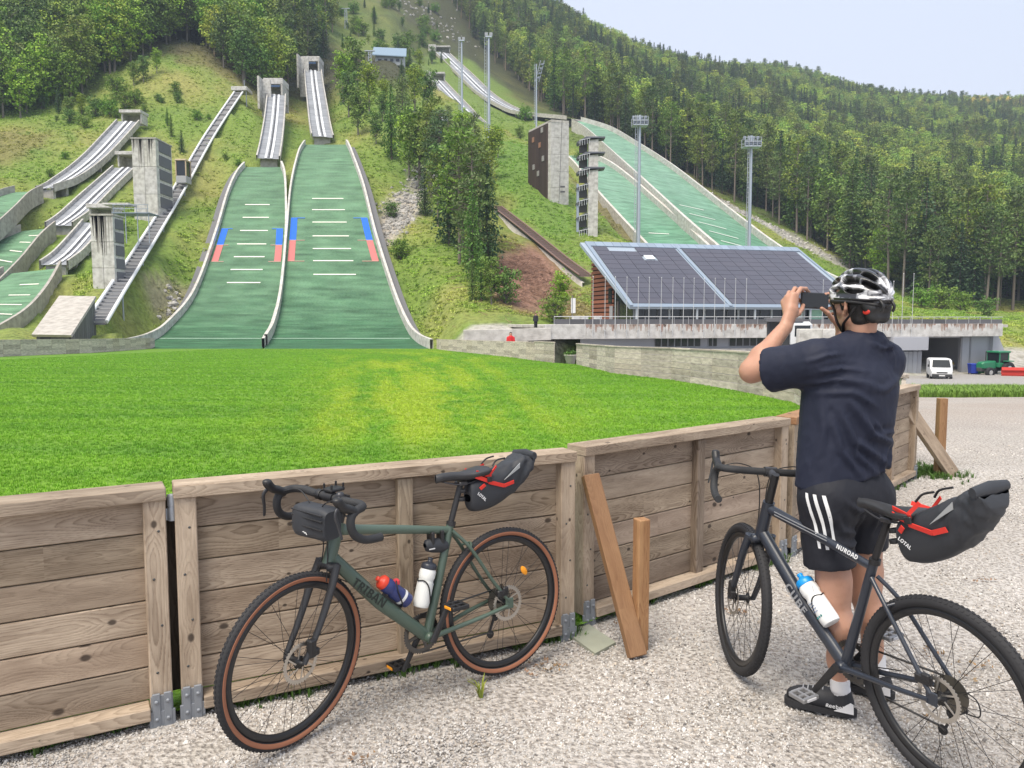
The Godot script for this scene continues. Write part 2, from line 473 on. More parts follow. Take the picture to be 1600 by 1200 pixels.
func terrain() -> void:
	ramps_define()
	var pts := []
	for p in ctrl:
		pts.append(e_to(p))
	for r in grounded:
		for k in range(0, r.size(), 6):
			var mid: Vector3 = (r[k][0] + r[k][1]) * 0.5
			pts.append(e_to(mid - Vector3(0, 1.2, 0)))
	var w := solve(pts)
	var px := PackedFloat64Array(); var py := PackedFloat64Array()
	for p in pts:
		px.append(p.x); py.append(p.y)
	t_h.resize(NU * ND)
	# coarse lattice, then bilinear: the kernel sum is the slow part
	var cu := 76; var cd := 70
	var coarse := PackedFloat32Array(); coarse.resize(cu * cd)
	for j in cd:
		var ld := log(D0) + log(D1 / D0) * j / (cd - 1)
		for i in cu:
			var uu := (-1.25 + 2.5 * i / (cu - 1)) * 2.2
			var s := 0.0
			for k in w.size():
				var dx := px[k] - uu; var dy := py[k] - ld
				s += w[k] * sqrt(dx * dx + dy * dy + 0.0004)
			coarse[j * cu + i] = s
	for j in ND:
		var d := grid_d(j)
		var fj := minf(float(j) / (ND - 1) * (cd - 1), cd - 1.001)
		var j0 := int(fj)
		for i in NU:
			var fi := minf(float(i) / (NU - 1) * (cu - 1), cu - 1.001)
			var i0 := int(fi)
			var a := lerpf(coarse[j0 * cu + i0], coarse[j0 * cu + i0 + 1], fi - i0)
			var b := lerpf(coarse[(j0 + 1) * cu + i0], coarse[(j0 + 1) * cu + i0 + 1], fi - i0)
			var x := grid_x(i, d)
			var bump := fine.get_noise_2d(x, d) * clampf((d - 70.0) * 0.02, 0.0, 1.0) * 1.3 + fine.get_noise_2d(x * 6.0, d * 6.0) * clampf((d - 75.0) * 0.03, 0.0, 1.0) * 0.28
			t_h[j * NU + i] = 1.69 + lerpf(a, b, fj - j0) * d + bump
	# press the ground down below the ramps
	for r in corridors:
		var lo := Vector2(1e9, 1e9); var hi := Vector2(-1e9, -1e9)
		for s in r:
			for q in 2:
				lo = lo.min(Vector2(s[q].x, s[q].z)); hi = hi.max(Vector2(s[q].x, s[q].z))
		lo -= Vector2(5, 5); hi += Vector2(5, 5)
		for j in ND:
			var d := grid_d(j)
			if -d < lo.y or -d > hi.y:
				continue
			for i in NU:
				var x := grid_x(i, d)
				if x < lo.x or x > hi.x:
					continue
				var best := 1e9; var hy := 0.0
				for k in r.size():
					var a := Vector2(r[k][0].x, r[k][0].z); var b := Vector2(r[k][1].x, r[k][1].z)
					var ab := b - a
					var q := clampf((Vector2(x, -d) - a).dot(ab) / ab.length_squared(), 0.0, 1.0)
					var dist := (a + ab * q).distance_to(Vector2(x, -d))
					if dist < best:
						best = dist; hy = lerpf(r[k][0].y, r[k][1].y, q)
				if best < 6.0:
					var t := 1.0 - smoothstep(2.2, 6.0, best)
					t_h[j * NU + i] = lerpf(t_h[j * NU + i], minf(t_h[j * NU + i], hy - 0.7), t)
	for j in ND:      # below the lawn and the yard
		var d := grid_d(j)
		if d > 86.0:
			break
		for i in NU:
			var x := grid_x(i, d)
			if x > left_x(d) - 1.0 and x <= edge_x(d) + 1.0 and d < 84.0:
				t_h[j * NU + i] = minf(t_h[j * NU + i], lawn_y(d) - 0.7)
			elif x > edge_x(d) and d < 79.0:
				t_h[j * NU + i] = minf(t_h[j * NU + i], yard_y(d) - 0.6)
	var mb := MB.new()
	var n1 := noise(5, 0.03, 4); var n2 := noise(6, 0.11, 3)
	var p := PackedVector3Array()
	for j in ND:
		var d := grid_d(j)
		for i in NU:
			p.append(Vector3(grid_x(i, d), t_h[j * NU + i], -d))
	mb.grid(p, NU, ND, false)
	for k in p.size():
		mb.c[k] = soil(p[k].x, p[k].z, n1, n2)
		mb.u[k] = Vector2(p[k].x, p[k].z)
	var tex := noise_tex(14, 512, 0.03, 6, [[0.0, 0.45, 0.45, 0.4], [0.45, 0.85, 0.85, 0.8], [0.6, 1.1, 1.1, 1.0], [1.0, 1.5, 1.45, 1.3]])
	var m := tri_mat("hillside_soil", tex, 0.055, 0.95, noise_tex(15, 512, 0.06, 4, [], FastNoiseLite.TYPE_SIMPLEX_SMOOTH, 8.0), 1.0, true)
	structure("hillside", mb, m)
func soil(x: float, z: float, n1: FastNoiseLite, n2: FastNoiseLite) -> Color:
	var a := n1.get_noise_2d(x, z); var b := n2.get_noise_2d(x, z)
	var c := Color(0.180, 0.265, 0.045).lerp(Color(0.300, 0.295, 0.090), clampf(0.34 + a * 1.1 + b * 0.7, 0.0, 1.0))
	c = c.lerp(Color(0.125, 0.210, 0.034), clampf(b * 1.6 - a * 0.8, 0.0, 0.8))
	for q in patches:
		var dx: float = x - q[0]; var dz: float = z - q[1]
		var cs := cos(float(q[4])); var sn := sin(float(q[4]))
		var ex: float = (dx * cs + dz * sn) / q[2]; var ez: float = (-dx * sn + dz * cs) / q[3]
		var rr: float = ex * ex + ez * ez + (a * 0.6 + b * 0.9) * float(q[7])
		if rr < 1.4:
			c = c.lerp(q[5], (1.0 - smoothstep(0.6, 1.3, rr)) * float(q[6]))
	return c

# ---------------------------------------------------------------- ski jumping hills
var ramps := {}
func strip(key: String, st: Array, m := 6) -> void:
	var l := []; var r := []
	for s in st:
		l.append(s[0]); r.append(s[1])
	var cl := catmull(l, m); var cr := catmull(r, m)
	var o := []
	for i in cl.size():
		o.append([cl[i], cr[i]])
	ramps[key] = o
	corridors.append(o); grounded.append(o)
func track(key: String, c: Array, half: float, flat := false) -> void:
	var cc := catmull(c, 8)
	var o := []
	for i in cc.size():
		var t := cc[mini(i + 1, cc.size() - 1)] - cc[maxi(i - 1, 0)]
		var side := Vector3(t.z, 0, -t.x).normalized() * half
		o.append([cc[i] - side, cc[i] + side])
	ramps[key] = o
	corridors.append(o)
	if flat:
		grounded.append(o)
func ramps_define() -> void:
	strip("mid_right", [[Vector3(-26.461, -1.402, -82), Vector3(-8.729, -1.402, -82)], [Vector3(-27.936, -0.788, -88), Vector3(-10.97, -0.788, -88)], [Vector3(-29.326, 0.669, -95), Vector3(-13.086, 0.669, -95)], [Vector3(-31.258, 4.978, -105), Vector3(-16.237, 4.978, -105)], [Vector3(-34.616, 14.27, -120), Vector3(-21.204, 14.27, -120)], [Vector3(-37.968, 24.238, -135), Vector3(-25.827, 24.238, -135)], [Vector3(-40.702, 32.629, -150), Vector3(-30.679, 32.629, -150)], [Vector3(-41.929, 36.169, -158), Vector3(-33.055, 36.169, -158)], [Vector3(-42.711, 37.909, -163), Vector3(-34.487, 37.909, -163)]])
	strip("mid_left", [[Vector3(-41.26, -1.402, -82), Vector3(-26.665, -1.402, -82)], [Vector3(-41.245, -0.788, -88), Vector3(-28.082, -0.788, -88)], [Vector3(-42.097, 0.669, -95), Vector3(-29.484, 0.669, -95)], [Vector3(-42.892, 4.978, -105), Vector3(-31.518, 4.978, -105)], [Vector3(-45.57, 14.075, -120), Vector3(-35.016, 14.075, -120)], [Vector3(-47.853, 22.251, -132), Vector3(-38.347, 22.251, -132)], [Vector3(-48.693, 26.914, -139), Vector3(-40.52, 26.914, -139)], [Vector3(-48.863, 29.666, -144), Vector3(-42.52, 29.666, -144)]])
	strip("big_far", [[Vector3(38.549, 9.058, -128), Vector3(59.014, 6.731, -136)], [Vector3(36.283, 14.546, -140), Vector3(54.4, 11.222, -145)], [Vector3(33.928, 20.336, -152), Vector3(51.326, 16.523, -156)], [Vector3(32.824, 26.223, -167), Vector3(49.385, 23.485, -172)], [Vector3(30.974, 33.457, -184), Vector3(46.633, 31.897, -190)], [Vector3(28.473, 41.777, -203), Vector3(42.369, 42.707, -212)], [Vector3(25.295, 50.665, -222), Vector3(35.87, 53.241, -232)], [Vector3(22.242, 58.358, -238), Vector3(29.859, 60.608, -245)], [Vector3(18.727, 63.296, -248), Vector3(21.649, 65.591, -254)]])
	strip("big_near", [[Vector3(26.271, 9.704, -130), Vector3(36.198, 9.766, -131)], [Vector3(24.88, 14.914, -144), Vector3(34.911, 14.091, -140)], [Vector3(22.313, 21.964, -160), Vector3(33.076, 20.453, -155)], [Vector3(19.137, 31.031, -180), Vector3(31.267, 27.235, -172)], [Vector3(16.966, 39.048, -198), Vector3(28.718, 34.95, -190)], [Vector3(15.26, 43.596, -208), Vector3(25.415, 41.681, -205)], [Vector3(13.198, 46.759, -216), Vector3(20.861, 46.968, -217)]])
	track("big_far_inrun", [Vector3(19.918, 65.74, -253), Vector3(7.553, 70.505, -266), Vector3(0, 76.385, -281), Vector3(-9.714, 86.878, -300), Vector3(-19.688, 102.406, -325), Vector3(-31.56, 121.205, -356)], 3.4)
	track("big_near_inrun", [Vector3(10.701, 48.259, -219), Vector3(3.368, 53.162, -230), Vector3(-3.902, 57.69, -240), Vector3(-11.251, 64.888, -252), Vector3(-18.455, 75.257, -268), Vector3(-27.658, 89.284, -290)], 2.7)
	track("mid_right_inrun", [Vector3(-40.193, 40.391, -167), Vector3(-42.389, 44.638, -174), Vector3(-46.948, 53.845, -190), Vector3(-51.465, 63.103, -206), Vector3(-55.245, 70.73, -220)], 2.1)
	track("mid_left_inrun", [Vector3(-45.644, 31.776, -147), Vector3(-47.719, 36.85, -156), Vector3(-51.182, 44.997, -170), Vector3(-55.408, 54.507, -186)], 1.9)
	track("small_top_inrun", [Vector3(-76.99, 23.236, -129), Vector3(-75.923, 24.797, -132), Vector3(-75.573, 27.648, -137), Vector3(-75.736, 31.299, -143), Vector3(-76.381, 35.736, -150), Vector3(-77.801, 41.816, -160)], 2.0)
	strip("small_top", [[Vector3(-80.88, 15.429, -112), Vector3(-72.783, 13.012, -108)], [Vector3(-83.266, 18.977, -121), Vector3(-74.814, 17.461, -117)], [Vector3(-83.132, 21.677, -127), Vector3(-76.618, 20.905, -124)], [Vector3(-82.397, 22.881, -130), Vector3(-76.832, 22.658, -128)]])
	track("small_mid_inrun", [Vector3(-67.41, 15.638, -116), Vector3(-67.443, 18.196, -121), Vector3(-68.576, 22.881, -130), Vector3(-68.979, 28.777, -140)], 1.9)
	strip("small_mid", [[Vector3(-74.914, 7.394, -102), Vector3(-64.78, 5.285, -97)], [Vector3(-75.156, 10.376, -108), Vector3(-66.012, 8.866, -104)], [Vector3(-74.973, 13.271, -114), Vector3(-67.347, 12.876, -111)], [Vector3(-74.133, 15.114, -118), Vector3(-67.409, 15.238, -115)]])
	track("small_low_inrun", [Vector3(-59.013, 8.754, -100), Vector3(-59.244, 10.563, -104), Vector3(-60.094, 13.757, -110), Vector3(-60.8, 15.859, -114)], 1.6)
	strip("small_low", [[Vector3(-62.433, 0.366, -80), Vector3(-52.482, -0.118, -78)], [Vector3(-64.152, 2.408, -87), Vector3(-52.914, 1.968, -84)], [Vector3(-66.062, 4.788, -94), Vector3(-55.369, 4.873, -92)], [Vector3(-65.827, 7.669, -101), Vector3(-57.045, 8.212, -98)]])
	track("lift", [Vector3(-42.052, 1.303, -78), Vector3(-46.482, 5.063, -91), Vector3(-50.107, 9.97, -104), Vector3(-53.905, 16.288, -119), Vector3(-57.588, 24.624, -136), Vector3(-61.397, 39.024, -160), Vector3(-62.741, 54.088, -182)], 1.2, true)
	track("service", [Vector3(-2.831, 22.612, -144), Vector3(1.65, 17.911, -134), Vector3(5.18, 14.08, -126), Vector3(8.333, 10.679, -119), Vector3(10.722, 8.194, -113)], 1.3, true)
	patches = [
		[-19.3, -133.0, 3.4, 12.0, 0.12, Color(0.46, 0.415, 0.37), 0.97, 0.5],      # pale scree beside the middle jump
		[-16.5, -152.0, 3.0, 9.0, 0.1, Color(0.40, 0.37, 0.32), 0.85, 0.9],
		[2.6, -110.0, 5.6, 17.0, 0.1, Color(0.30, 0.165, 0.12), 0.97, 0.45],       # red-brown cut slope
		[6.0, -100.0, 4.0, 6.0, 0.0, Color(0.235, 0.15, 0.10), 0.7, 0.9],
		[-36.0, -330.0, 30.0, 60.0, 0.3, Color(0.165, 0.225, 0.055), 0.8, 0.7],
		[4.0, -165.0, 8.0, 34.0, -0.1, Color(0.135, 0.245, 0.038), 0.9, 0.6],
		[-20.0, -190.0, 12.0, 26.0, 0.0, Color(0.13, 0.215, 0.040), 0.8, 0.7],
		[-40.0, -400.0, 26.0, 30.0, 0.0, Color(0.27, 0.25, 0.16), 0.7, 1.4],
		[-44.0, -104.0, 3.6, 6.0, 0.4, Color(0.27, 0.25, 0.16), 0.9, 0.8],
		[-70.0, -205.0, 16.0, 12.0, 0.0, Color(0.21, 0.19, 0.075), 0.9, 0.7],
		[-105.0, -150.0, 14.0, 16.0, 0.2, Color(0.215, 0.185, 0.07), 0.8, 0.8],
		[70.0, -205.0, 7.0, 26.0, -0.75, Color(0.45, 0.43, 0.40), 0.9, 0.9],      # pale track below the wood
		[52.0, -232.0, 6.0, 20.0, -0.75, Color(0.20, 0.17, 0.09), 0.8, 0.9],
		[22.0, -165.0, 7.0, 20.0, -0.4, Color(0.19, 0.15, 0.085), 0.8, 0.9],
		[-2.0, -82.0, 8.0, 5.0, 0.0, Color(0.46, 0.44, 0.41), 1.0, 0.2],           # pale path at the foot
		[62.0, -85.0, 30.0, 12.0, 0.0, Color(0.42, 0.40, 0.37), 1.0, 0.2],
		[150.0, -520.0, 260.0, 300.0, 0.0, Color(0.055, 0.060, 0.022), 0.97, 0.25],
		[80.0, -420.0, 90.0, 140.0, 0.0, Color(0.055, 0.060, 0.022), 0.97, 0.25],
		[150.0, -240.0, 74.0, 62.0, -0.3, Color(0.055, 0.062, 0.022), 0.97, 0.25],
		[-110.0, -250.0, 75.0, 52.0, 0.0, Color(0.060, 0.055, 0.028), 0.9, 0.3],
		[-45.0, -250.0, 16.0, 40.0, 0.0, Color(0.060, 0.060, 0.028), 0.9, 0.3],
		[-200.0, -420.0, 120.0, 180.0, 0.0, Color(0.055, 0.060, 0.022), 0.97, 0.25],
		[-14.0, -295.0, 20.0, 62.0, -0.25, Color(0.165, 0.250, 0.048), 0.9, 0.6]]
func along(key: String, d: float) -> float:      # station where the middle of the ramp is d metres away from the fence side
	var r: Array = ramps[key]
	for i in r.size() - 1:
		var a: float = -(r[i][0].z + r[i][1].z) * 0.5; var b: float = -(r[i + 1][0].z + r[i + 1][1].z) * 0.5
		if (a - d) * (b - d) <= 0.0:
			return i + (d - a) / (b - a)
	return 0.0
func on_ramp(key: String, t: float, s: float, up := 0.0) -> Vector3:
	var r: Array = ramps[key]
	t = clampf(t, 0.0, r.size() - 1.001)
	var i := int(t)
	var a: Vector3 = r[i][0].lerp(r[i + 1][0], t - i); var b: Vector3 = r[i][1].lerp(r[i + 1][1], t - i)
	return a.lerp(b, s) + Vector3(0, up, 0)
func bed(key: String, base: Color, low: Color, s0 := 0.0, s1 := 1.0, up := 0.0, across := 20, seed_ := 1) -> MB:
	var r: Array = ramps[key]
	var rows := (r.size() - 1) * 4 + 1
	var mb := MB.new()
	var p := PackedVector3Array()
	for j in rows:
		for i in across:
			p.append(on_ramp(key, j * 0.25, lerpf(s0, s1, float(i) / (across - 1)), up))
	mb.grid(p, across, rows, false)
	var n1 := noise(seed_, 0.9, 3); var n2 := noise(seed_ + 3, 0.25, 3)
	for j in rows:
		var q := float(j) / rows
		for i in across:
			var k := j * across + i
			var w := p[k]
			var st := n1.get_noise_2d(w.x * 0.12, j * 0.9) + 0.7 * n2.get_noise_2d(w.x * 0.5, w.z * 2.5)
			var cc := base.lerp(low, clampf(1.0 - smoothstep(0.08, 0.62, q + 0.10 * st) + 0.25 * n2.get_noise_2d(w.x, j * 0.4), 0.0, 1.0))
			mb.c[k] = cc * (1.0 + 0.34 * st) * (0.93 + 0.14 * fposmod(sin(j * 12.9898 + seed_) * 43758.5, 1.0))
			mb.u[k] = Vector2(w.x, w.z)
	return mb
func wall_sweep(key: String, side: int, h: float, th: float, t0 := 0.0, t1 := 999.0, below := 0.8, lift := 0.0) -> MB:
	var r: Array = ramps[key]
	var mb := MB.new()
	var g := PackedVector3Array()
	var rows := 0
	var i := t0
	while i <= minf(t1, r.size() - 1.01):
		var a := on_ramp(key, i, float(side)); var b := on_ramp(key, i, float(1 - side))
		var o := (a - b); o.y = 0; o = o.normalized() * th
		a.y += lift
		for q in [a + Vector3(0, -below, 0), a + Vector3(0, h, 0), a + o + Vector3(0, h, 0), a + o + Vector3(0, -below * 1.5, 0)]:
			g.append(q)
		rows += 1
		i += 0.5
	for c in 3:
		var p := PackedVector3Array()
		for k in rows:
			p.append(g[k * 4 + c]); p.append(g[k * 4 + c + 1])
		mb.grid(p, 2, rows, false, 1.0, 1.0, side == 0)
	var n1 := noise(31 + side, 0.35, 3)
	for k in mb.v.size():
		var e := 1.0 + 0.25 * n1.get_noise_3d(mb.v[k].x * 2.0, mb.v[k].y * 4.0, mb.v[k].z * 2.0)
		mb.c[k] = Color(e, e, e)
	return mb
func tint(m: MB, c: Color) -> MB:
	for k in m.c.size():
		m.c[k] = m.c[k] * c
	return m
func line_board(key: String, t: float, s0: float, s1: float, w: float, c: Color, up := 0.05) -> MB:
	var mb := MB.new(); mb.col = c
	var a := on_ramp(key, t, s0, up); var b := on_ramp(key, t, s1, up)
	var f := (on_ramp(key, t + 0.3, 0.5) - on_ramp(key, t - 0.3, 0.5)).normalized()
	var tr := Transform3D(Basis((b - a).normalized(), f.cross((b - a).normalized()) * -1.0, f), (a + b) * 0.5)
	mb.box(tr, Vector3(a.distance_to(b), 0.05, w), 0.01)
	return mb
func patch_on(key: String, t0: float, t1: float, side: int, wid: float, c: Color) -> MB:
	var mb := MB.new()
	var p := PackedVector3Array()
	for j in 7:
		var t := lerpf(t0, t1, j / 6.0)
		var full := on_ramp(key, t, 0.0).distance_to(on_ramp(key, t, 1.0))
		var e := 0.35 / full; var f := (0.35 + wid) / full
		for i in 2:
			var s := lerpf(e, f, i)
			p.append(on_ramp(key, t, s if side == 0 else 1.0 - s, 0.06))
	mb.col = c
	mb.grid(p, 2, 7, false, 1.0, 1.0, side == 1)
	return mb
func steps_beside(key: String, side: int, off: float, t0: float, t1: float, step := 0.35) -> MB:
	var mb := MB.new(); mb.col = Color(0.16, 0.16, 0.165)
	var t := t0
	while t < t1:
		var a := on_ramp(key, t, float(side)); var b := on_ramp(key, t, float(1 - side)); var nx := on_ramp(key, t + step, float(side))
		var o := (a - b); o.y = 0; o = o.normalized()
		mb.bar(a + o * off + Vector3(0, -0.25, 0), nx + o * off + Vector3(0, -0.25, 0), 0.12, 0.9)
		t += step
	return mb
func inrun(key: String, label: String, light := Color(0.85, 0.84, 0.82)) -> Node3D:
	var r: Array = ramps[key]
	var o := thing("inrun_track", label, "ski jump", "inrun tracks of the ski jumps")
	var bd := bed(key, Color(0.25, 0.265, 0.29), Color(0.25, 0.265, 0.29), 0.0, 1.0, 0.0, 4, 5)
	obj("track_bed", bd, mats["any"], o)
	for s in [[0.30, 0.42], [0.56, 0.68]]:
		obj("ice_track", bed(key, Color(0.62, 0.64, 0.67), Color(0.62, 0.64, 0.67), s[0], s[1], 0.12, 2, 6), mats["any"], o)
	obj("divider", bed(key, Color(0.05, 0.05, 0.055), Color(0.05, 0.05, 0.055), 0.46, 0.50, 0.16, 2, 6), mats["any"], o)
	for s in 2:
		obj("side_wall", tint(wall_sweep(key, s, 0.6, 0.25, 0.0, 999.0, 0.45), light), mats["concrete"], o)
	var pile := MB.new()
	for k in range(2, r.size() - 1, 5):
		var m: Vector3 = (r[k][0] + r[k][1]) * 0.5
		var gy := ground_y(m.x, m.z)
		if m.y - gy > 1.2:
			obj("support", pillar(m + Vector3(0, -0.3, 0), gy - 1.0, (r[k][1] - r[k][0]) * 0.8), mats["concrete"], o)
	return o
func pillar(top: Vector3, y: float, across: Vector3) -> MB:
	var mb := MB.new(); mb.col = Color(0.75, 0.75, 0.74)
	var x := Vector3(across.x, 0, across.z)
	mb.box(frame_at(Vector3(top.x, (top.y + y) * 0.5, top.z), x, Vector3.UP), Vector3(x.length(), top.y - y, 0.5), 0.03)
	return mb
func hill(key: String, label: String, base: Color, low: Color, seed_: int) -> Node3D:
	var o := thing("landing_hill", label, "ski jump", "green matted landing hills")
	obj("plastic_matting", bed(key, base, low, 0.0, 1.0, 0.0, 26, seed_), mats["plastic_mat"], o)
	return o
func ski_jumps() -> void:
	var pale := Color(1.02, 1.0, 0.97)
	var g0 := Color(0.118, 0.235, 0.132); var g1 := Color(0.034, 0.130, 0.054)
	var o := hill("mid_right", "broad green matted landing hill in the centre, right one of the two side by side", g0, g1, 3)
	obj("side_wall", tint(wall_sweep("mid_right", 1, 1.05, 0.35), pale), mats["concrete"], o)
	obj("side_wall", tint(wall_sweep("mid_right", 0, 1.0, 0.3, 2.0), pale), mats["concrete"], o)
	obj("stairs", steps_beside("mid_right", 1, 1.1, 6.0, 44.0), mats["any"], o)
	for d in [131.5, 128.0, 124.4, 120.5, 117.0, 113.8, 110.3]:
		var t := along("mid_right", d)
		obj("distance_line", line_board("mid_right", t, 0.29, 0.71, 0.28, Color(0.80, 0.80, 0.70)), mats["any"], o)
	for s in 2:
		obj("blue_marking", patch_on("mid_right", along("mid_right", 119.3), along("mid_right", 125.6), s, 1.0, Color(0.01, 0.13, 0.75)), mats["any"], o)
		obj("red_marking", patch_on("mid_right", along("mid_right", 113.7), along("mid_right", 119.3), s, 1.0, Color(0.52, 0.16, 0.15)), mats["any"], o)
		for q in [[125.6, Color(0.03, 0.16, 0.60)], [119.3, Color(0.42, 0.28, 0.22)], [113.7, Color(0.42, 0.28, 0.22)]]:
			var e := [0.03, 0.2] if s == 0 else [0.80, 0.97]
			obj("marking_bar", line_board("mid_right", along("mid_right", q[0]), e[0], e[1], 0.2, q[1]), mats["any"], o)
	obj("fall_line", line_board("mid_right", along("mid_right", 90.0), 0.01, 0.98, 0.15, Color(0.45, 0.62, 0.5), 0.04), mats["any"], o)
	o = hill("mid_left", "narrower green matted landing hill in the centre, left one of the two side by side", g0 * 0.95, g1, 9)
	obj("side_wall", tint(wall_sweep("mid_left", 0, 1.05, 0.35), pale), mats["concrete"], o)
	obj("side_wall", tint(wall_sweep("mid_left", 1, 1.2, 0.35, 4.0), pale), mats["concrete"], o)
	obj("stairs", steps_beside("mid_left", 0, 1.1, 10.0, 40.0), mats["any"], o)
	for d in [129.8, 126.1, 122.4, 118.6, 115.1, 111.7, 108.3]:
		obj("distance_line", line_board("mid_left", along("mid_left", d), 0.32, 0.74, 0.28, Color(0.80, 0.80, 0.70)), mats["any"], o)
	for s in 2:
		obj("blue_marking", patch_on("mid_left", along("mid_left", 118.3), along("mid_left", 122.9), s, 1.0, Color(0.01, 0.13, 0.75)), mats["any"], o)
		obj("red_marking", patch_on("mid_left", along("mid_left", 113.8), along("mid_left", 118.3), s, 1.0, Color(0.52, 0.16, 0.15)), mats["any"], o)
		for q in [[122.9, Color(0.03, 0.16, 0.60)], [118.3, Color(0.42, 0.28, 0.22)], [113.8, Color(0.42, 0.28, 0.22)]]:
			var e := [0.03, 0.2] if s == 0 else [0.80, 0.97]
			obj("marking_bar", line_board("mid_left", along("mid_left", q[0]), e[0], e[1], 0.2, q[1]), mats["any"], o)
	obj("fall_line", line_board("mid_left", along("mid_left", 90.0), 0.02, 0.97, 0.15, Color(0.45, 0.62, 0.5), 0.04), mats["any"], o)
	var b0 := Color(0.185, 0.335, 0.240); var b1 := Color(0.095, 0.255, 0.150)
	o = hill("big_far", "long pale green landing hill farthest right, running down behind the solar roof below the forest", b0, b1, 12)
	for s in 2:
		obj("side_wall", tint(wall_sweep("big_far", s, 1.5, 0.6, 0.0, 999.0, 1.5), pale), mats["concrete"], o)
	for t in [9.0, 11.5, 14.0, 16.5, 19.0]:
		obj("distance_line", line_board("big_far", t, 0.25, 0.6, 0.3, Color(0.82, 0.84, 0.78), 0.12), mats["any"], o)
	o = hill("big_near", "shorter pale green landing hill behind the concrete stair tower and the solar roof", b0, b1, 15)
	for s in 2:
		obj("side_wall", tint(wall_sweep("big_near", s, 1.3, 0.5, 0.0, 999.0, 1.5), pale), mats["concrete"], o)
	for t in [7.0, 9.5]:
		obj("distance_line", line_board("big_near", t, 0.3, 0.65, 0.3, Color(0.82, 0.84, 0.78), 0.12), mats["any"], o)
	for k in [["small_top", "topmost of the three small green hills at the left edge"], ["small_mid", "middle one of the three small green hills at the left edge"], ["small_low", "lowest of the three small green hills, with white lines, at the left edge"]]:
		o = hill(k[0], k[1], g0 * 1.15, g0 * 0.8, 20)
		for s in 2:
			obj("side_wall", tint(wall_sweep(k[0], s, 1.1, 0.4, 0.0, 999.0, 1.2), Color(0.70, 0.67, 0.64)), mats["concrete"], o)
		if k[0] != "small_top":
			for t in [4.0, 6.5, 9.0, 11.5, 14.0]:
				obj("distance_line", line_board(k[0], t, 0.55, 0.82, 0.25, Color(0.80, 0.80, 0.70)), mats["any"], o)
	o = inrun("mid_right_inrun", "steep inrun track with tall white concrete start house above the right centre hill")
	start_house(o, Vector3(-55.496, 71.043, -221), 0.62, 2.6, 8.0)
	o = inrun("mid_left_inrun", "steep inrun track with pale start house above the left centre hill")
	start_house(o, Vector3(-55.706, 54.791, -187), 0.55, 2.3, 6.4)
	o = inrun("big_far_inrun", "long pale inrun track climbing farthest up the slope, right of the lighting masts")
	roof_slab(o, Vector3(-31.733, 122.436, -358), 6.5, 5.0)
	o = inrun("big_near_inrun", "pale inrun track on a tall concrete pier, lower of the two above the judges' tower")
	roof_slab(o, Vector3(-27.75, 90.043, -291), 5.0, 9.0)
	o = inrun("small_top_inrun", "curved grey inrun track with flat roofed start, uppermost at the left edge")
	roof_slab(o, Vector3(-78.026, 42.067, -161), 4.0, 0.9)
	o = inrun("small_mid_inrun", "curved grey inrun track beside the taller concrete tower at the left")
	roof_slab(o, Vector3(-69.218, 29.534, -141), 3.8, 1.1)
	o = inrun("small_low_inrun", "short grey inrun track passing behind the lower concrete tower at the left")
	roof_slab(o, Vector3(-60.841, 16.448, -115), 3.4, 0.9)
func start_house(o: Node3D, p: Vector3, lean: float, w: float, drop: float) -> void:
	# a gate frame over the top of the track: slab roof, back wall and a deep side wall
	var c := Color(1.35, 1.33, 1.28)
	var mb := MB.new(); mb.col = c
	mb.bx(p + Vector3(-0.6, 3.0, -2.0), Vector3(w * 2.0, 1.4, 5.0), 0.05); obj("roof", mb, mats["concrete"], o)
	mb = MB.new(); mb.col = c
	mb.bx(p + Vector3(-0.6, -0.5, -4.2), Vector3(w * 2.0 - 0.2, 5.4, 0.5), 0.03); obj("back_wall", mb, mats["concrete"], o)
	mb = MB.new(); mb.col = Color(0.95, 0.94, 0.92)
	mb.bx(p + Vector3(-w - 0.2, -drop * 0.5 + 2.2, 1.0), Vector3(0.5, drop + 1.0, 9.0), 0.03); obj("side_wing", mb, mats["concrete"], o)
	mb = MB.new(); mb.col = Color(1.3, 1.28, 1.24)
	mb.bx(p + Vector3(-w * 0.60, -drop * 0.5 + 1.2, 3.2), Vector3(w * 0.95, drop + 2.6, 0.4), 0.03); obj("front_wall", mb, mats["concrete"], o)
	mb = MB.new(); mb.col = Color(0.9, 0.9, 0.88)
	mb.bx(p + Vector3(w - 0.9, 0.4, -1.5), Vector3(0.4, 4.2, 4.0), 0.03); obj("post", mb, mats["concrete"], o)
	mb = MB.new(); mb.col = Color(0.05, 0.10, 0.2)
	mb.bx(p + Vector3(-0.2, 1.8, 0.6), Vector3(2.4, 0.4, 0.2), 0.02); obj("start_bar", mb, mats["any"], o)
	mb = MB.new(); mb.col = Color(0.28, 0.28, 0.29)
	mb.bx(p + Vector3(-w * 0.6, -1.2, 3.42), Vector3(0.6, 1.2, 0.1), 0.02); obj("doorway", mb, mats["any"], o)
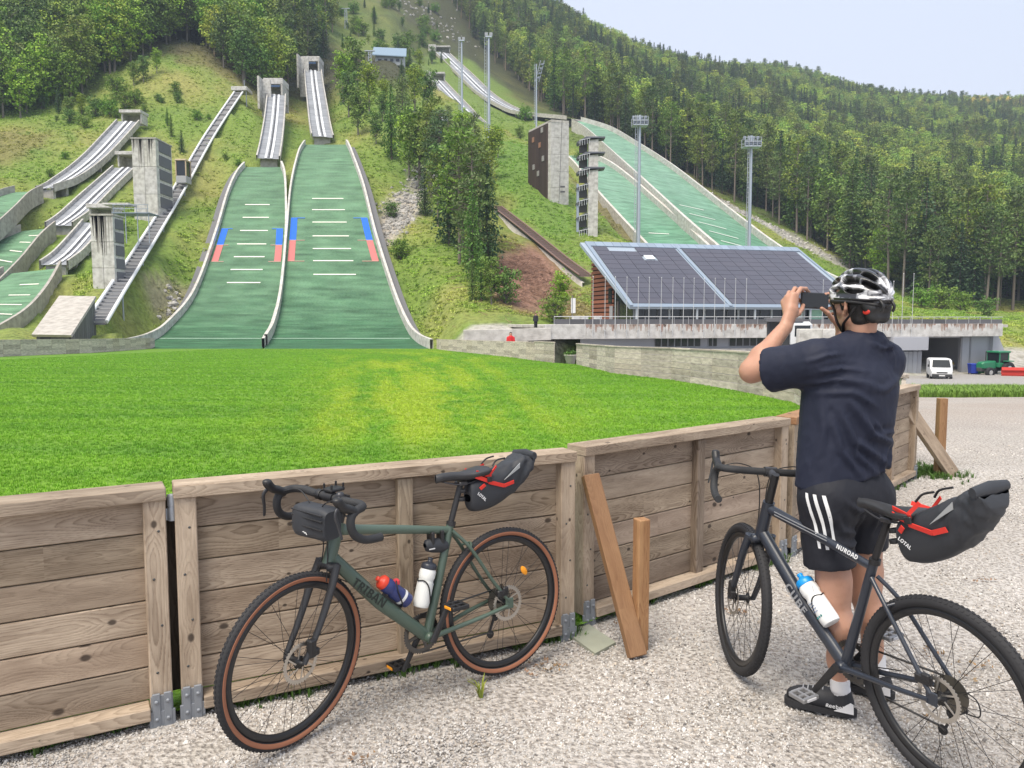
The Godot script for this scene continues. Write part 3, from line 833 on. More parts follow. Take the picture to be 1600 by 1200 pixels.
func roof_slab(o: Node3D, p: Vector3, w: float, pier: float) -> void:
	var mb := MB.new(); mb.col = Color(1.35, 1.33, 1.28)
	mb.bx(p + Vector3(0.4, 1.9, -1.0), Vector3(w * 1.1, 0.6, 3.6), 0.04); obj("roof", mb, mats["concrete"], o)
	for s in [-1.0, 1.0]:
		mb = MB.new(); mb.col = Color(0.95, 0.94, 0.92)
		mb.bx(p + Vector3(0.4 + s * w * 0.48, 0.65, -1.2), Vector3(0.3, 2.1, 2.6), 0.03); obj("post", mb, mats["concrete"], o)
	mb = MB.new(); mb.col = Color(0.95, 0.94, 0.92)
	mb.bx(p + Vector3(0.4, 0.7, -2.6), Vector3(w * 0.9, 1.9, 0.3), 0.02); obj("back_wall", mb, mats["concrete"], o)
	if pier > 2.0:
		mb = MB.new(); mb.col = Color(1.35, 1.33, 1.28)
		mb.bx(p + Vector3(-w * 0.62, -pier * 0.5 + 2.2, 0.6), Vector3(w * 0.5, pier, 3.4), 0.04); obj("pier", mb, mats["concrete"], o)

# ---------------------------------------------------------------- lawn, gravel, fence
var edge := [[-30.0, -40.0], [-1.0, -8.0], [0.9, -5.0], [2.15, -3.3], [3.14, -1.5], [4.05, 0.31], [5.42, 1.94], [6.98, 3.2], [8.5, 4.38], [8.8, 4.5], [16.5, 6.1], [20.0, 5.9], [25.0, 5.2], [29.0, 3.9], [38.0, 3.2], [40.0, 2.2], [50.0, 0.0], [75.0, -6.9], [84.0, -8.6]]
func edge_x(d: float) -> float:      # right-hand border of the lawn
	for i in edge.size() - 1:
		if d <= edge[i + 1][0]:
			return lerpf(edge[i][1], edge[i + 1][1], (d - edge[i][0]) / (edge[i + 1][0] - edge[i][0]))
	return edge[-1][1]
func left_x(d: float) -> float:
	return lerpf(-34.4, -39.0, clampf((d - 63.0) / 20.0, 0.0, 1.0)) if d > 52.0 else lerpf(-38.0, -34.4, clampf(d / 52.0, 0.0, 1.0))
func lawn_y(d: float) -> float:
	return 0.02 - 0.0195 * maxf(0.0, d - 11.0)
func yard_y(d: float) -> float:
	return -0.0615 * maxf(0.0, d - 10.0) * smoothstep(6.0, 30.0, d) - 0.0 if d < 76.0 else -4.06
var ln1 := noise(41, 0.16, 3)
var ln2 := noise(42, 0.9, 3)
func lawn_col(x: float, d: float) -> Color:
	var streak := ln1.get_noise_2d(x * 0.8 + d * 0.15, d * 4.5)            # worn streaks across the outrun
	var big := ln1.get_noise_2d(x * 0.35 + 50.0, d * 0.30)
	var fine_ := ln2.get_noise_2d(x * 2.0, d * 3.0)
	var g := Color(0.135, 0.300, 0.020).lerp(Color(0.185, 0.365, 0.024), clampf(0.5 + streak * 0.9 + fine_ * 0.4, 0.0, 1.0))
	g = g.lerp(Color(0.105, 0.255, 0.019), clampf(-streak * 0.9 - fine_ * 0.7, 0.0, 0.8))
	# dry yellow bands fanning out from the foot of the middle hill
	var fan := (x + 0.14 * d - 0.6) / (1.3 + d * 0.07)
	var spokes := ln1.get_noise_2d(fan * 12.0, d * 0.25 + 9.0) + 0.5 * ln2.get_noise_2d(fan * 7.0, d * 0.6)
	var where := exp(-fan * fan * 1.1) * smoothstep(9.0, 14.0, d + 4.0 * big) * (1.0 - 0.55 * smoothstep(34.0, 60.0, d))
	g = g.lerp(Color(0.36, 0.46, 0.036), clampf(where * (0.55 + spokes * 1.8), 0.0, 0.8))
	if d > 50.0:
		g = g.lerp(Color(0.185, 0.330, 0.026), 0.5 * smoothstep(60.0, 76.0, d) * clampf(0.7 + streak * 1.3, 0.0, 1.0))
	return g
func lawn_and_gravel() -> void:
	var nu := 90; var nv := 230
	var p := PackedVector3Array()
	for j in nv:
		var d := -4.0 + 89.0 * pow(float(j) / (nv - 1), 1.7)
		for i in nu:
			var t := float(i) / (nu - 1)
			var x := lerpf(left_x(d), edge_x(d), 1.0 - (1.0 - t) * (1.0 - t))
			p.append(Vector3(x, lawn_y(d), -d))
	var mb := MB.new()
	mb.grid(p, nu, nv, false)
	for k in p.size():
		mb.c[k] = lawn_col(p[k].x, -p[k].z) * 0.95
	var tex := noise_tex(51, 512, 0.06, 5, [[0.0, 0.45, 0.5, 0.4], [0.5, 0.92, 0.94, 0.9], [1.0, 1.35, 1.3, 1.2]])
	structure("lawn", mb, tri_mat("lawn_turf", tex, 0.6, 0.9, noise_tex(52, 512, 0.1, 4, [], FastNoiseLite.TYPE_SIMPLEX_SMOOTH, 8.0), 1.0, true))
	# mown grass: small tufts, thinning with distance
	var tuft := MB.new()
	rng.seed = 99
	for b in 9:
		var an := rng.randf() * TAU; var r := rng.randf() * 0.035
		var o := Vector3(cos(an) * r, 0, sin(an) * r)
		var h := rng.randf_range(0.014, 0.030); var lean := Vector3(rng.randf_range(-1, 1), 0, rng.randf_range(-1, 1)) * h * 0.5
		var w := Vector3(cos(an * 3.0), 0, sin(an * 3.0)) * 0.0032
		tuft.col = Color(1, 1, 1) * rng.randf_range(0.8, 1.2)
		tuft.quad(o - w, o + w, o + w * 0.7 + lean * 0.5 + Vector3(0, h * 0.6, 0), o - w * 0.7 + lean * 0.5 + Vector3(0, h * 0.6, 0))
		tuft.tri(o - w * 0.7 + lean * 0.5 + Vector3(0, h * 0.6, 0), o + w * 0.7 + lean * 0.5 + Vector3(0, h * 0.6, 0), o + lean * 1.2 + Vector3(0, h, 0))
	var gm := mat("grass_blades", 1, 1, 1, 0.7, 0.0, true)
	gm.backlight_enabled = true; gm.backlight = Color(0.25, 0.35, 0.05)
	var xf := []; var cs := []
	for k in 250000:
		var d := 3.6 + 76.0 * pow(rng.randf(), 2.0)
		var x := rng.randf_range(-0.92, 0.72) * d
		if x > edge_x(d) - 0.05 or x < -30.0:
			continue
		var s := rng.randf_range(0.8, 1.5) * (0.8 + d * 0.03)
		xf.append(Transform3D(Basis(Vector3.UP, rng.randf() * TAU).scaled(Vector3(s, minf(s, 2.0) * rng.randf_range(0.75, 1.15), s)), Vector3(x, lawn_y(d) - 0.003, -d)))
		var c := lawn_col(x, d) * rng.randf_range(1.0, 1.5)
		c.a = 1.0
		cs.append(c)
	tag(multi("lawn_grass", tuft, gm, xf, cs), "bright green mown grass covering the outrun behind the fence", "grass")
	# gravel yard: right of and in front of the fence
	p = PackedVector3Array()
	nu = 110; nv = 200
	var gn := noise(61, 0.5, 4); var gn2 := noise(62, 0.12, 3)
	for j in nv:
		var d := -25.0 + 107.0 * pow(float(j) / (nv - 1), 1.35)
		for i in nu:
			var t := float(i) / (nu - 1)
			var x := edge_x(d) - 0.5 + (120.0 + edge_x(d) * -1.0) * t * t
			p.append(Vector3(x, yard_y(d) + 0.012 * gn.get_noise_2d(x * 2.0, d * 2.0) - 0.012 + (0.04 * gn2.get_noise_2d(x, d) * smoothstep(9.0, 14.0, d)), -d))
	mb = MB.new()
	mb.grid(p, nu, nv, false)
	for k in p.size():
		var x := p[k].x; var d := -p[k].z
		var a := gn.get_noise_2d(x * 0.6, d * 0.6); var b := gn2.get_noise_2d(x, d * 2.0)
		var c := Color(0.45, 0.42, 0.395).lerp(Color(0.51, 0.485, 0.465), clampf(0.5 + b * 1.2, 0.0, 1.0)) * (1.0 + a * 0.15)
		if d > 9.0:
			c = c.lerp(Color(0.43, 0.375, 0.335), smoothstep(9.0, 16.0, d) * clampf(0.6 + b * 1.5, 0.0, 1.0) * 0.8)
			c = c.lerp(Color(0.13, 0.21, 0.035), smoothstep(0.0, 0.25, 1.0 - absf(d - 33.0 - b * 5.0) / 7.0) * smoothstep(6.0, 9.0, x - (d - 26.0) * 0.1))
			c = c.lerp(Color(0.42, 0.41, 0.40), smoothstep(42.0, 48.0, d + b * 5.0))
		mb.c[k] = c
	var st := noise_tex(63, 1024, 0.055, 4, [[0.0, 0.30, 0.28, 0.26], [0.30, 0.62, 0.60, 0.58], [0.5, 0.95, 0.94, 0.92], [0.75, 1.15, 1.14, 1.12], [1.0, 1.4, 1.38, 1.35]], FastNoiseLite.TYPE_CELLULAR)
	structure("gravel_ground", mb, tri_mat("gravel", st, 0.55, 0.95, noise_tex(64, 1024, 0.07, 3, [], FastNoiseLite.TYPE_CELLULAR, 10.0), 1.0, true))
	# loose limestone chips
	for vname in 3:
		var sm := MB.new()
		var ico := SphereMesh.new(); ico.radius = 1.0; ico.height = 2.0; ico.radial_segments = 6; ico.rings = 2
		var arr := ico.get_mesh_arrays()
		var vv: PackedVector3Array = arr[Mesh.ARRAY_VERTEX]; var ii: PackedInt32Array = arr[Mesh.ARRAY_INDEX]
		var cn := noise(70 + vname, 0.8, 1)
		for k in range(0, ii.size(), 3):
			var q := []
			for e in 3:
				var w: Vector3 = vv[ii[k + e]]
				q.append(w * (1.0 + 0.55 * cn.get_noise_3d(w.x * 1.3, w.y * 1.3, w.z * 1.3)) * Vector3(1.0, 0.62, 0.8))
			if (q[1] - q[0]).cross(q[2] - q[0]).length() > 0.001:
				sm.tri(q[0], q[2], q[1])
		xf = []; cs = []
		rng.seed = 200 + vname
		for k in 84000:
			var d := 1.9 + 11.0 * pow(rng.randf(), 1.9)
			var x := rng.randf_range(-0.74, 0.86) * (d + 0.3)
			if x < edge_x(d) + 0.02:
				continue
			var s := rng.randf_range(0.0026, 0.0056) * (1.0 + 0.03 * d)
			if rng.randf() < 0.05:
				s *= rng.randf_range(1.3, 2.1)
			xf.append(Transform3D(Basis.from_euler(Vector3(rng.randf() * 0.9, rng.randf() * TAU, rng.randf() * 0.9)) * s, Vector3(x, yard_y(d) + 0.012 * gn.get_noise_2d(x * 2.0, d * 2.0) - 0.012 + s * 0.25, -d)))
			var br := rng.randf_range(0.33, 0.66) * (1.0 + 0.35 * gn2.get_noise_2d(x * 6.0, d * 6.0))
			var c := Color(br, br * 0.96, br * 0.92)
			var pick := rng.randf()
			if pick < 0.10:
				c = Color(br * 0.85, br * 0.74, br * 0.63)
			elif pick < 0.135:
				c = Color(0.14, 0.13, 0.125)
			cs.append(c)
		tag(multi("gravel_chips", sm, mat("stone_chips", 1, 1, 1, 0.9, 0.0, true), xf, cs), ["loose pale limestone gravel spread over the ground by the bikes", "finer grey stone chips mixed into the gravel ground", "rounded whitish pebbles mixed into the gravel ground"][vname], "gravel")
func plank(len_: float, h: float, th: float, t: Transform3D, parent: Node3D, called := "plank", m := "weathered_planks", tone := 0.0, band := -1) -> MeshInstance3D:
	var mb := MB.new()
	mb.uo = Vector2(rng.randf() * 2.4, ((rng.randi() % 8 if band < 0 else band) + 0.5) * 0.16)
	var e := rng.randf_range(0.74, 1.18) + tone
	mb.col = Color(e, e * rng.randf_range(0.97, 1.0), e * rng.randf_range(0.94, 1.0))
	mb.box(t, Vector3(len_, h, th), 0.004)
	return obj(called, mb, mats[m], parent)
func vert(at: Vector3) -> Transform3D:      # boards whose length stands upright
	return Transform3D(Basis(Vector3.UP, Vector3.LEFT, Vector3.BACK), at)
func fence_panel(a: Vector3, b: Vector3, label: String, mid := true, fresh := false, rows := 6, tone := 0.0) -> Node3D:
	var l := a.distance_to(b)
	var x := (b - a).normalized()
	var o := thing("fence_panel", label, "fence", "timber fence panels round the lawn", a, Basis(x, Vector3.UP, x.cross(Vector3.UP)))
	var ph := 0.86 / rows
	for r in rows:
		plank(l - 0.10, ph - 0.005, 0.04, Transform3D(Basis(), Vector3(l * 0.5, 0.085 + ph * (r + 0.5), -0.035 + rng.randf_range(-0.003, 0.003))), o, "plank", "weathered_planks", tone)
	for px in [0.045, l - 0.045]:
		plank(0.90, 0.085, 0.075, vert(Vector3(px, 0.50, 0.005)), o, "end_post", "weathered_planks", tone)
		plank(0.90, 0.075, 0.06, vert(Vector3(px, 0.50, -0.09)), o, "back_post", "weathered_planks", tone)
		var st := MB.new()
		for s in [-1.0, 1.0]:
			st.bx(Vector3(px + s * 0.022, 0.06, 0.052), Vector3(0.030, 0.15, 0.012), 0.002)
		st.bx(Vector3(px, 0.02, 0.049), Vector3(0.10, 0.075, 0.010), 0.002)
		st.bx(Vector3(px, 0.075, 0.047), Vector3(0.085, 0.10, 0.006), 0.002)
		for s in [-1.0, 1.0]:
			for q in [0.025, 0.10]:
				st.lathe(Transform3D(Basis(Vector3.RIGHT, PI / 2), Vector3(px + s * 0.022, q, 0.058)), [[0.009, 0.0], [0.009, 0.006], [0.0, 0.007]], 6)
		obj("foot_bracket", st, mats["old_zinc"], o)
	if mid:
		plank(0.88, 0.075, 0.06, vert(Vector3(l * 0.52, 0.50, 0.0)), o, "middle_post", "weathered_planks", tone)
	plank(l, 0.055, 0.15, Transform3D(Basis(), Vector3(l * 0.5, 0.975, -0.02)), o, "cap_board", "fresh_timber" if fresh else "weathered_planks", 0.28 if not fresh else 0.0)
	plank(l - 0.18, 0.055, 0.10, Transform3D(Basis(), Vector3(l * 0.5, 0.055, 0.018)), o, "sill_board", "weathered_planks", 0.16)
	var bolt := MB.new(); bolt.col = Color(0.25, 0.24, 0.22)
	bolt.lathe(Transform3D(Basis(Vector3.RIGHT, PI / 2), Vector3.ZERO), [[0.006, 0.0], [0.005, 0.002], [0.0, 0.0025]], 6)
	var bm := bolt.mesh()
	for px in [0.045, l - 0.045]:
		for q in 4:
			obj("screw", bm, mats["steel"], o).position = Vector3(px + (0.012 if q % 2 else -0.012), 0.22 + q * 0.2, 0.0425)
	return o
func hinge(p: Vector3, o: Node3D) -> void:
	var mb := MB.new()
	mb.lathe(Transform3D(Basis(), p), [[0.0, -0.055], [0.018, -0.055], [0.018, 0.0], [0.016, 0.002], [0.016, 0.006], [0.018, 0.008], [0.018, 0.055], [0.0, 0.055]], 14)
	mb.bx(p + Vector3(-0.022, -0.03, -0.008), Vector3(0.03, 0.05, 0.008), 0.002)
	mb.bx(p + Vector3(0.022, 0.03, -0.008), Vector3(0.03, 0.05, 0.008), 0.002)
	obj("hinge", mb, mats["galvanised"], o)
func board_wall(pts: Array, label: String, h: float, fine_boards: float) -> void:
	var o := thing("board_wall", label, "wall")
	for i in pts.size() - 1:
		var a: Vector3 = pts[i]; var b: Vector3 = pts[i + 1]
		var m := maxi(1, roundi(a.distance_to(b) / 2.0))
		for k in m:
			var p := a.lerp(b, float(k) / m); var q := a.lerp(b, float(k + 1) / m)
			var x := (q - p); var l := x.length(); x = x / l
			var bs := Basis(x, x.cross(Vector3.UP).cross(x) * 1.0, x.cross(Vector3.UP).normalized())
			var mid := (p + q) * 0.5
			var tone := rng.randf_range(-0.12, 0.12)
			if -mid.z < fine_boards:
				var pn := Node3D.new(); pn.name = "wall_panel"; o.add_child(pn, true)
				for r in 5:
					plank(l - 0.02, h * 0.2 - 0.012, 0.05, Transform3D(bs, mid + Vector3(0, h * (r + 0.5) * 0.2, 0)), pn, "board", "grey_boards", tone + 0.12 + rng.randf_range(-0.08, 0.08))
				plank(h - 0.02, 0.10, 0.05, Transform3D(Basis(Vector3.UP, -bs.x, bs.z), p + Vector3(0, h * 0.49, 0) + bs.z * -0.055), pn, "batten", "grey_boards", tone)
			else:
				plank(l - 0.03, h, 0.06, Transform3D(bs, mid + Vector3(0, h * 0.5, 0)), o, "wall_panel", "grey_boards", tone + 0.15)
			if i % 1 == 0 and -mid.z < fine_boards:
				plank(l, 0.05, 0.11, Transform3D(bs, mid + Vector3(0, h + 0.027, 0)), o, "cap", "grey_boards", 0.1)
func fence() -> void:
	rng.seed = 314
	var a0 := Vector3(-3.26, 0, -2.155); var a1 := Vector3(-1.452, 0, -3.169)
	fence_panel(Vector3(-5.05, 0, -1.20), Vector3(-3.36, 0, -2.10), "weathered timber fence panel beyond the left edge of the view")
	var l0 := a0.distance_to(a1)
	var o := fence_panel(a0, a1, "weathered timber fence panel at the left edge, nearest the viewer")
	hinge(Vector3(l0 + 0.025, 0.905, 0.0), o)
	plank(0.86, 0.14, 0.03, vert(Vector3(l0 + 0.05, 0.50, -0.10)), o, "joint_board", "weathered_planks", -0.5)
	o = fence_panel(Vector3(-1.428, 0, -3.191), Vector3(0.319, 0, -4.042), "weathered timber fence panel that the green bike leans on", true)
	hinge(Vector3(1.93, 0.90, -0.01), o)
	fence_panel(Vector3(0.366, 0, -4.184), Vector3(1.931, 0, -5.418), "grey weathered fence panel between the leaning brace and the man", true, false, 6, -0.06)
	fence_panel(Vector3(1.974, 0, -5.448), Vector3(3.16, 0, -6.95), "fence panel with a fresh orange cap board, half hidden behind the man", true, true)
	fence_panel(Vector3(3.24, 0, -7.03), Vector3(4.337, 0, -8.242), "last fence panel, seen edge on to the right of the man")
	# shoring timbers
	var br := thing("timber_brace", "orange timber board leaning against the fence beside the green bike", "brace")
	var p0 := Vector3(0.424, 0.852, -4.12); var p1 := Vector3(0.632, 0, -3.748)
	var t := frame_at((p0 + p1) * 0.5, p1 - p0, Vector3(0.35, 0.25, 0.9))
	var l := p0.distance_to(p1)
	plank(l, 0.045, 0.095, t, br, "board", "fresh_timber", -0.34, 1)
	br = thing("timber_stake", "pale square timber stake driven in behind the leaning board", "stake")
	plank(0.74, 0.065, 0.065, Transform3D(Basis(Vector3.UP, 0.35) * vert(Vector3.ZERO).basis, Vector3(0.662, 0, -3.854) + Vector3(0, 0.31, 0)), br, "post", "fresh_timber", 0.15, 3)
	br = thing("timber_brace", "brown timber board shoring the end of the fence at the right", "brace")
	p0 = Vector3(4.256, 0.732, -8.2); p1 = Vector3(4.835, 0, -8.312)
	plank(p0.distance_to(p1), 0.05, 0.17, frame_at((p0 + p1) * 0.5, p1 - p0, Vector3(0.3, 0.4, 0.9)), br, "board", "weathered_planks", -0.15)
	br = thing("timber_stake", "square brown timber stake standing in the gravel right of the man", "stake")
	plank(0.92, 0.085, 0.085, Transform3D(vert(Vector3.ZERO).basis, Vector3(4.693, 0, -8.347) + Vector3(0, 0.38, 0)), br, "post", "fresh_timber", -0.3, 2)
	# walls round the far side of the lawn
	var rp := []
	for e in edge.slice(9):
		if e[0] > 37.0 and e[0] < 39.5:
			rp.append(Vector3(e[1], lawn_y(e[0]), -e[0]))
			break
		rp.append(Vector3(e[1], lawn_y(e[0]), -e[0]))
	rp.reverse()
	board_wall(rp, "grey boarded wall along the right side of the lawn, nearer stretch", 1.0, 60.0)
	rp = [Vector3(-8.0, lawn_y(82.0), -82.0), Vector3(-6.9, lawn_y(75.0), -75.0), Vector3(0, lawn_y(50.0), -50.0), Vector3(2.2, lawn_y(40.0), -40.0)]
	board_wall(rp, "grey boarded wall along the right side of the lawn, farther stretch up to the hill", 1.05, 44.0)
	rp = [Vector3(-39.0, lawn_y(84.0), -84.0), Vector3(-34.4, lawn_y(63.0), -63.0), Vector3(-34.4, lawn_y(52.0), -52.0), Vector3(-36.5, lawn_y(30.0), -30.0)]
	board_wall(rp, "pale concrete panel wall along the left far side of the lawn", 1.15, 0.0)

# ---------------------------------------------------------------- towers, lift, masts
func part(o: Node3D, called: String, m: String, c: Color, at: Vector3, s: Vector3, b := 0.02, turn := Basis()) -> MeshInstance3D:
	var mb := MB.new(); mb.col = c
	mb.box(Transform3D(turn, at), s, b)
	return obj(called, mb, mats[m], o)
func rodpart(o: Node3D, called: String, m: String, c: Color, a: Vector3, b: Vector3, r: float, r1 := -1.0, sides := 8) -> MeshInstance3D:
	var mb := MB.new(); mb.col = c
	mb.rod(a, b, r, r1, sides)
	return obj(called, mb, mats[m], o)
func slab(pts: Array, up: Vector3, th: float, c: Color) -> MB:       # flat polygon of any outline with thickness
	var mb := MB.new(); mb.col = c
	var m := pts.size()
	for k in range(1, m - 1):
		mb.tri(pts[0] + up * th, pts[k] + up * th, pts[k + 1] + up * th)
		mb.tri(pts[0], pts[k + 1], pts[k])
	for k in m:
		var a: Vector3 = pts[k]; var b: Vector3 = pts[(k + 1) % m]
		mb.quad(a, b, b + up * th, a + up * th)
	return mb
func judge_tower(label: String, x0: float, x1: float, z: float, depth: float, y0: float, y1: float) -> Node3D:
	var o := thing("judge_tower", label, "tower")
	var w := x1 - x0
	# front of cast concrete lifts, each with its own joint
	var lifts := 3
	for k in lifts:
		var h := (y1 - y0) / lifts
		for s in 2:
			part(o, "concrete_panel", "concrete", Color(1.12, 1.09, 1.03) * rng.randf_range(0.92, 1.06), Vector3(x0 + w * (0.25 + 0.5 * s), y0 + h * (k + 0.5), z - depth * 0.5), Vector3(w * 0.5 - 0.04, h - 0.05, depth - 0.02), 0.03)
	part(o, "core", "concrete", Color(0.6, 0.59, 0.58), Vector3((x0 + x1) * 0.5, (y0 + y1) * 0.5 - 0.1, z - depth * 0.5 - 0.03), Vector3(w - 0.12, y1 - y0 - 0.3, depth - 0.15), 0.0)
	for k in 5:
		part(o, "side_louvre", "any", Color(0.14, 0.14, 0.155), Vector3(x1 + 0.03, y1 - 0.9 - k * (y1 - y0) * 0.17, z - depth * 0.55), Vector3(0.1, (y1 - y0) * 0.13, depth * 0.75), 0.01)
	var stn := MB.new()
	for k in 26:
		var x := rng.randf_range(x0 + 0.1, x1 - 0.1); var sw := rng.randf_range(0.04, 0.16); var sl_ := rng.randf_range(0.6, 5.0)
		stn.col = Color(0.17, 0.16, 0.14).lerp(Color(0.36, 0.34, 0.31), rng.randf())
		stn.quad(Vector3(x - sw, y1, z + 0.006), Vector3(x - sw * 0.2, y1 - sl_, z + 0.006), Vector3(x + sw * 0.2, y1 - sl_, z + 0.006), Vector3(x + sw, y1, z + 0.006))
	obj("weather_streaks", stn, mats["any"], o).set_meta("kind", "stuff")
	part(o, "roof", "concrete", Color(0.7, 0.69, 0.66), Vector3((x0 + x1) * 0.5, y1 + 0.1, z - depth * 0.5), Vector3(w + 0.2, 0.22, depth + 0.2), 0.02)
	return o
func mast(label: String, foot: Vector3, top: Vector3, head: int, lean := 0.0) -> void:
	var o := thing("light_mast", label, "light mast", "floodlight masts of the ski jumps", foot)
	var h := top.y - foot.y
	var grey := Color(0.95, 0.97, 1.0)
	rodpart(o, "pole", "galvanised", grey, Vector3(0, -1.0, 0), Vector3(0, h, 0), h * 0.016, h * 0.009, 10)
	var lad := MB.new()
	lad.rod(Vector3(-h * 0.02, 1, 0.3), Vector3(-h * 0.02, h, 0.3), 0.04); lad.rod(Vector3(-h * 0.034, 1, 0.3), Vector3(-h * 0.034, h, 0.3), 0.04)
	var y := 1.5
	while y < h:
		lad.rod(Vector3(-h * 0.02, y, 0.3), Vector3(-h * 0.034, y, 0.3), 0.03, -1.0, 5)
		y += 0.7
	obj("ladder", lad, mats["galvanised"], o)
	if head == 0:
		part(o, "lamp_bracket", "galvanised", grey, Vector3(0, h, 0), Vector3(1.4, 0.3, 0.8), 0.03)
		for s in [-0.5, 0.5]:
			part(o, "floodlight", "any", Color(0.35, 0.37, 0.40), Vector3(s, h + 0.5, 0.2), Vector3(0.7, 0.7, 0.35), 0.05)
	elif head == 1:
		part(o, "platform", "galvanised", grey, Vector3(0, h - 1.6, 0), Vector3(2.4, 0.18, 1.6), 0.02)
		var rail := MB.new()
		for s in [-1.15, -0.58, 0.0, 0.58, 1.15]:
			for z in [-0.85, 0.85]:
				rail.rod(Vector3(s, h - 1.6, z), Vector3(s, h - 0.4, z), 0.045, -1.0, 5)
		for yy in [0.4, 1.0]:
			for z in [-0.85, 0.85]:
				rail.rod(Vector3(-1.2, h - yy, z), Vector3(1.2, h - yy, z), 0.045, -1.0, 5)
		obj("railing", rail, mats["galvanised"], o)
		for s in [-0.95, -0.3, 0.35, 0.95]:
			part(o, "floodlight", "any", Color(0.22, 0.25, 0.31), Vector3(s, h - 1.1, 0.6), Vector3(0.45, 0.55, 0.35), 0.06)
			part(o, "floodlight", "any", Color(0.22, 0.25, 0.31), Vector3(s, h - 0.25, -0.3), Vector3(0.4, 0.45, 0.35), 0.06)
	else:
		var fr := MB.new()
		for s in [0.0, 1.1]:
			fr.rod(Vector3(s - 0.4, h * 0.72, 0), Vector3(s + 1.2, h + 1.0, 0), 0.08)
		for k in 6:
			fr.rod(Vector3(-0.3 + k * 0.28, h * 0.74 + k * h * 0.05, 0), Vector3(1.0 + k * 0.28, h * 0.76 + k * h * 0.05, 0), 0.05)
		obj("lamp_frame", fr, mats["galvanised"], o)
		for k in 4:
			part(o, "floodlight", "any", Color(0.22, 0.25, 0.31), Vector3(0.5 + k * 0.4, h * 0.78 + k * h * 0.07, 0.2), Vector3(0.7, 0.5, 0.35), 0.06)
func rails_along(pts: Array, gauge: float, o: Node3D, bed_col: Color, rail_col: Color, rr: float, tie := 1.6) -> void:
	var c := catmull(pts, 10)
	var l := PackedVector3Array(); var r := PackedVector3Array()
	for i in c.size():
		var t := c[mini(i + 1, c.size() - 1)] - c[maxi(i - 1, 0)]
		var s := Vector3(t.z, 0, -t.x).normalized() * gauge * 0.5
		l.append(c[i] - s); r.append(c[i] + s)
	for side in [l, r]:
		var mb := MB.new(); mb.col = rail_col
		mb.tube(side, rr, 6)
		obj("rail", mb, mats["any"], o)
	var b := MB.new(); b.col = bed_col
	var g := PackedVector3Array()
	for i in c.size():
		g.append(l[i] + Vector3(0, -rr - 0.08, 0)); g.append(r[i] + Vector3(0, -rr - 0.08, 0))
	b.grid(g, 2, c.size(), false)
	obj("track_bed", b, mats["any"], o)
	for i in range(0, c.size() - 1):
		var d := c[i].distance_to(c[i + 1])
		var m := maxi(1, int(d / tie))
		for k in m:
			var q := float(k) / m
			var tb := MB.new(); tb.col = bed_col * 1.6
			tb.bar(l[i].lerp(l[i + 1], q), r[i].lerp(r[i + 1], q), rr * 0.9, rr * 1.2)
			obj("crosstie", tb, mats["any"], o)
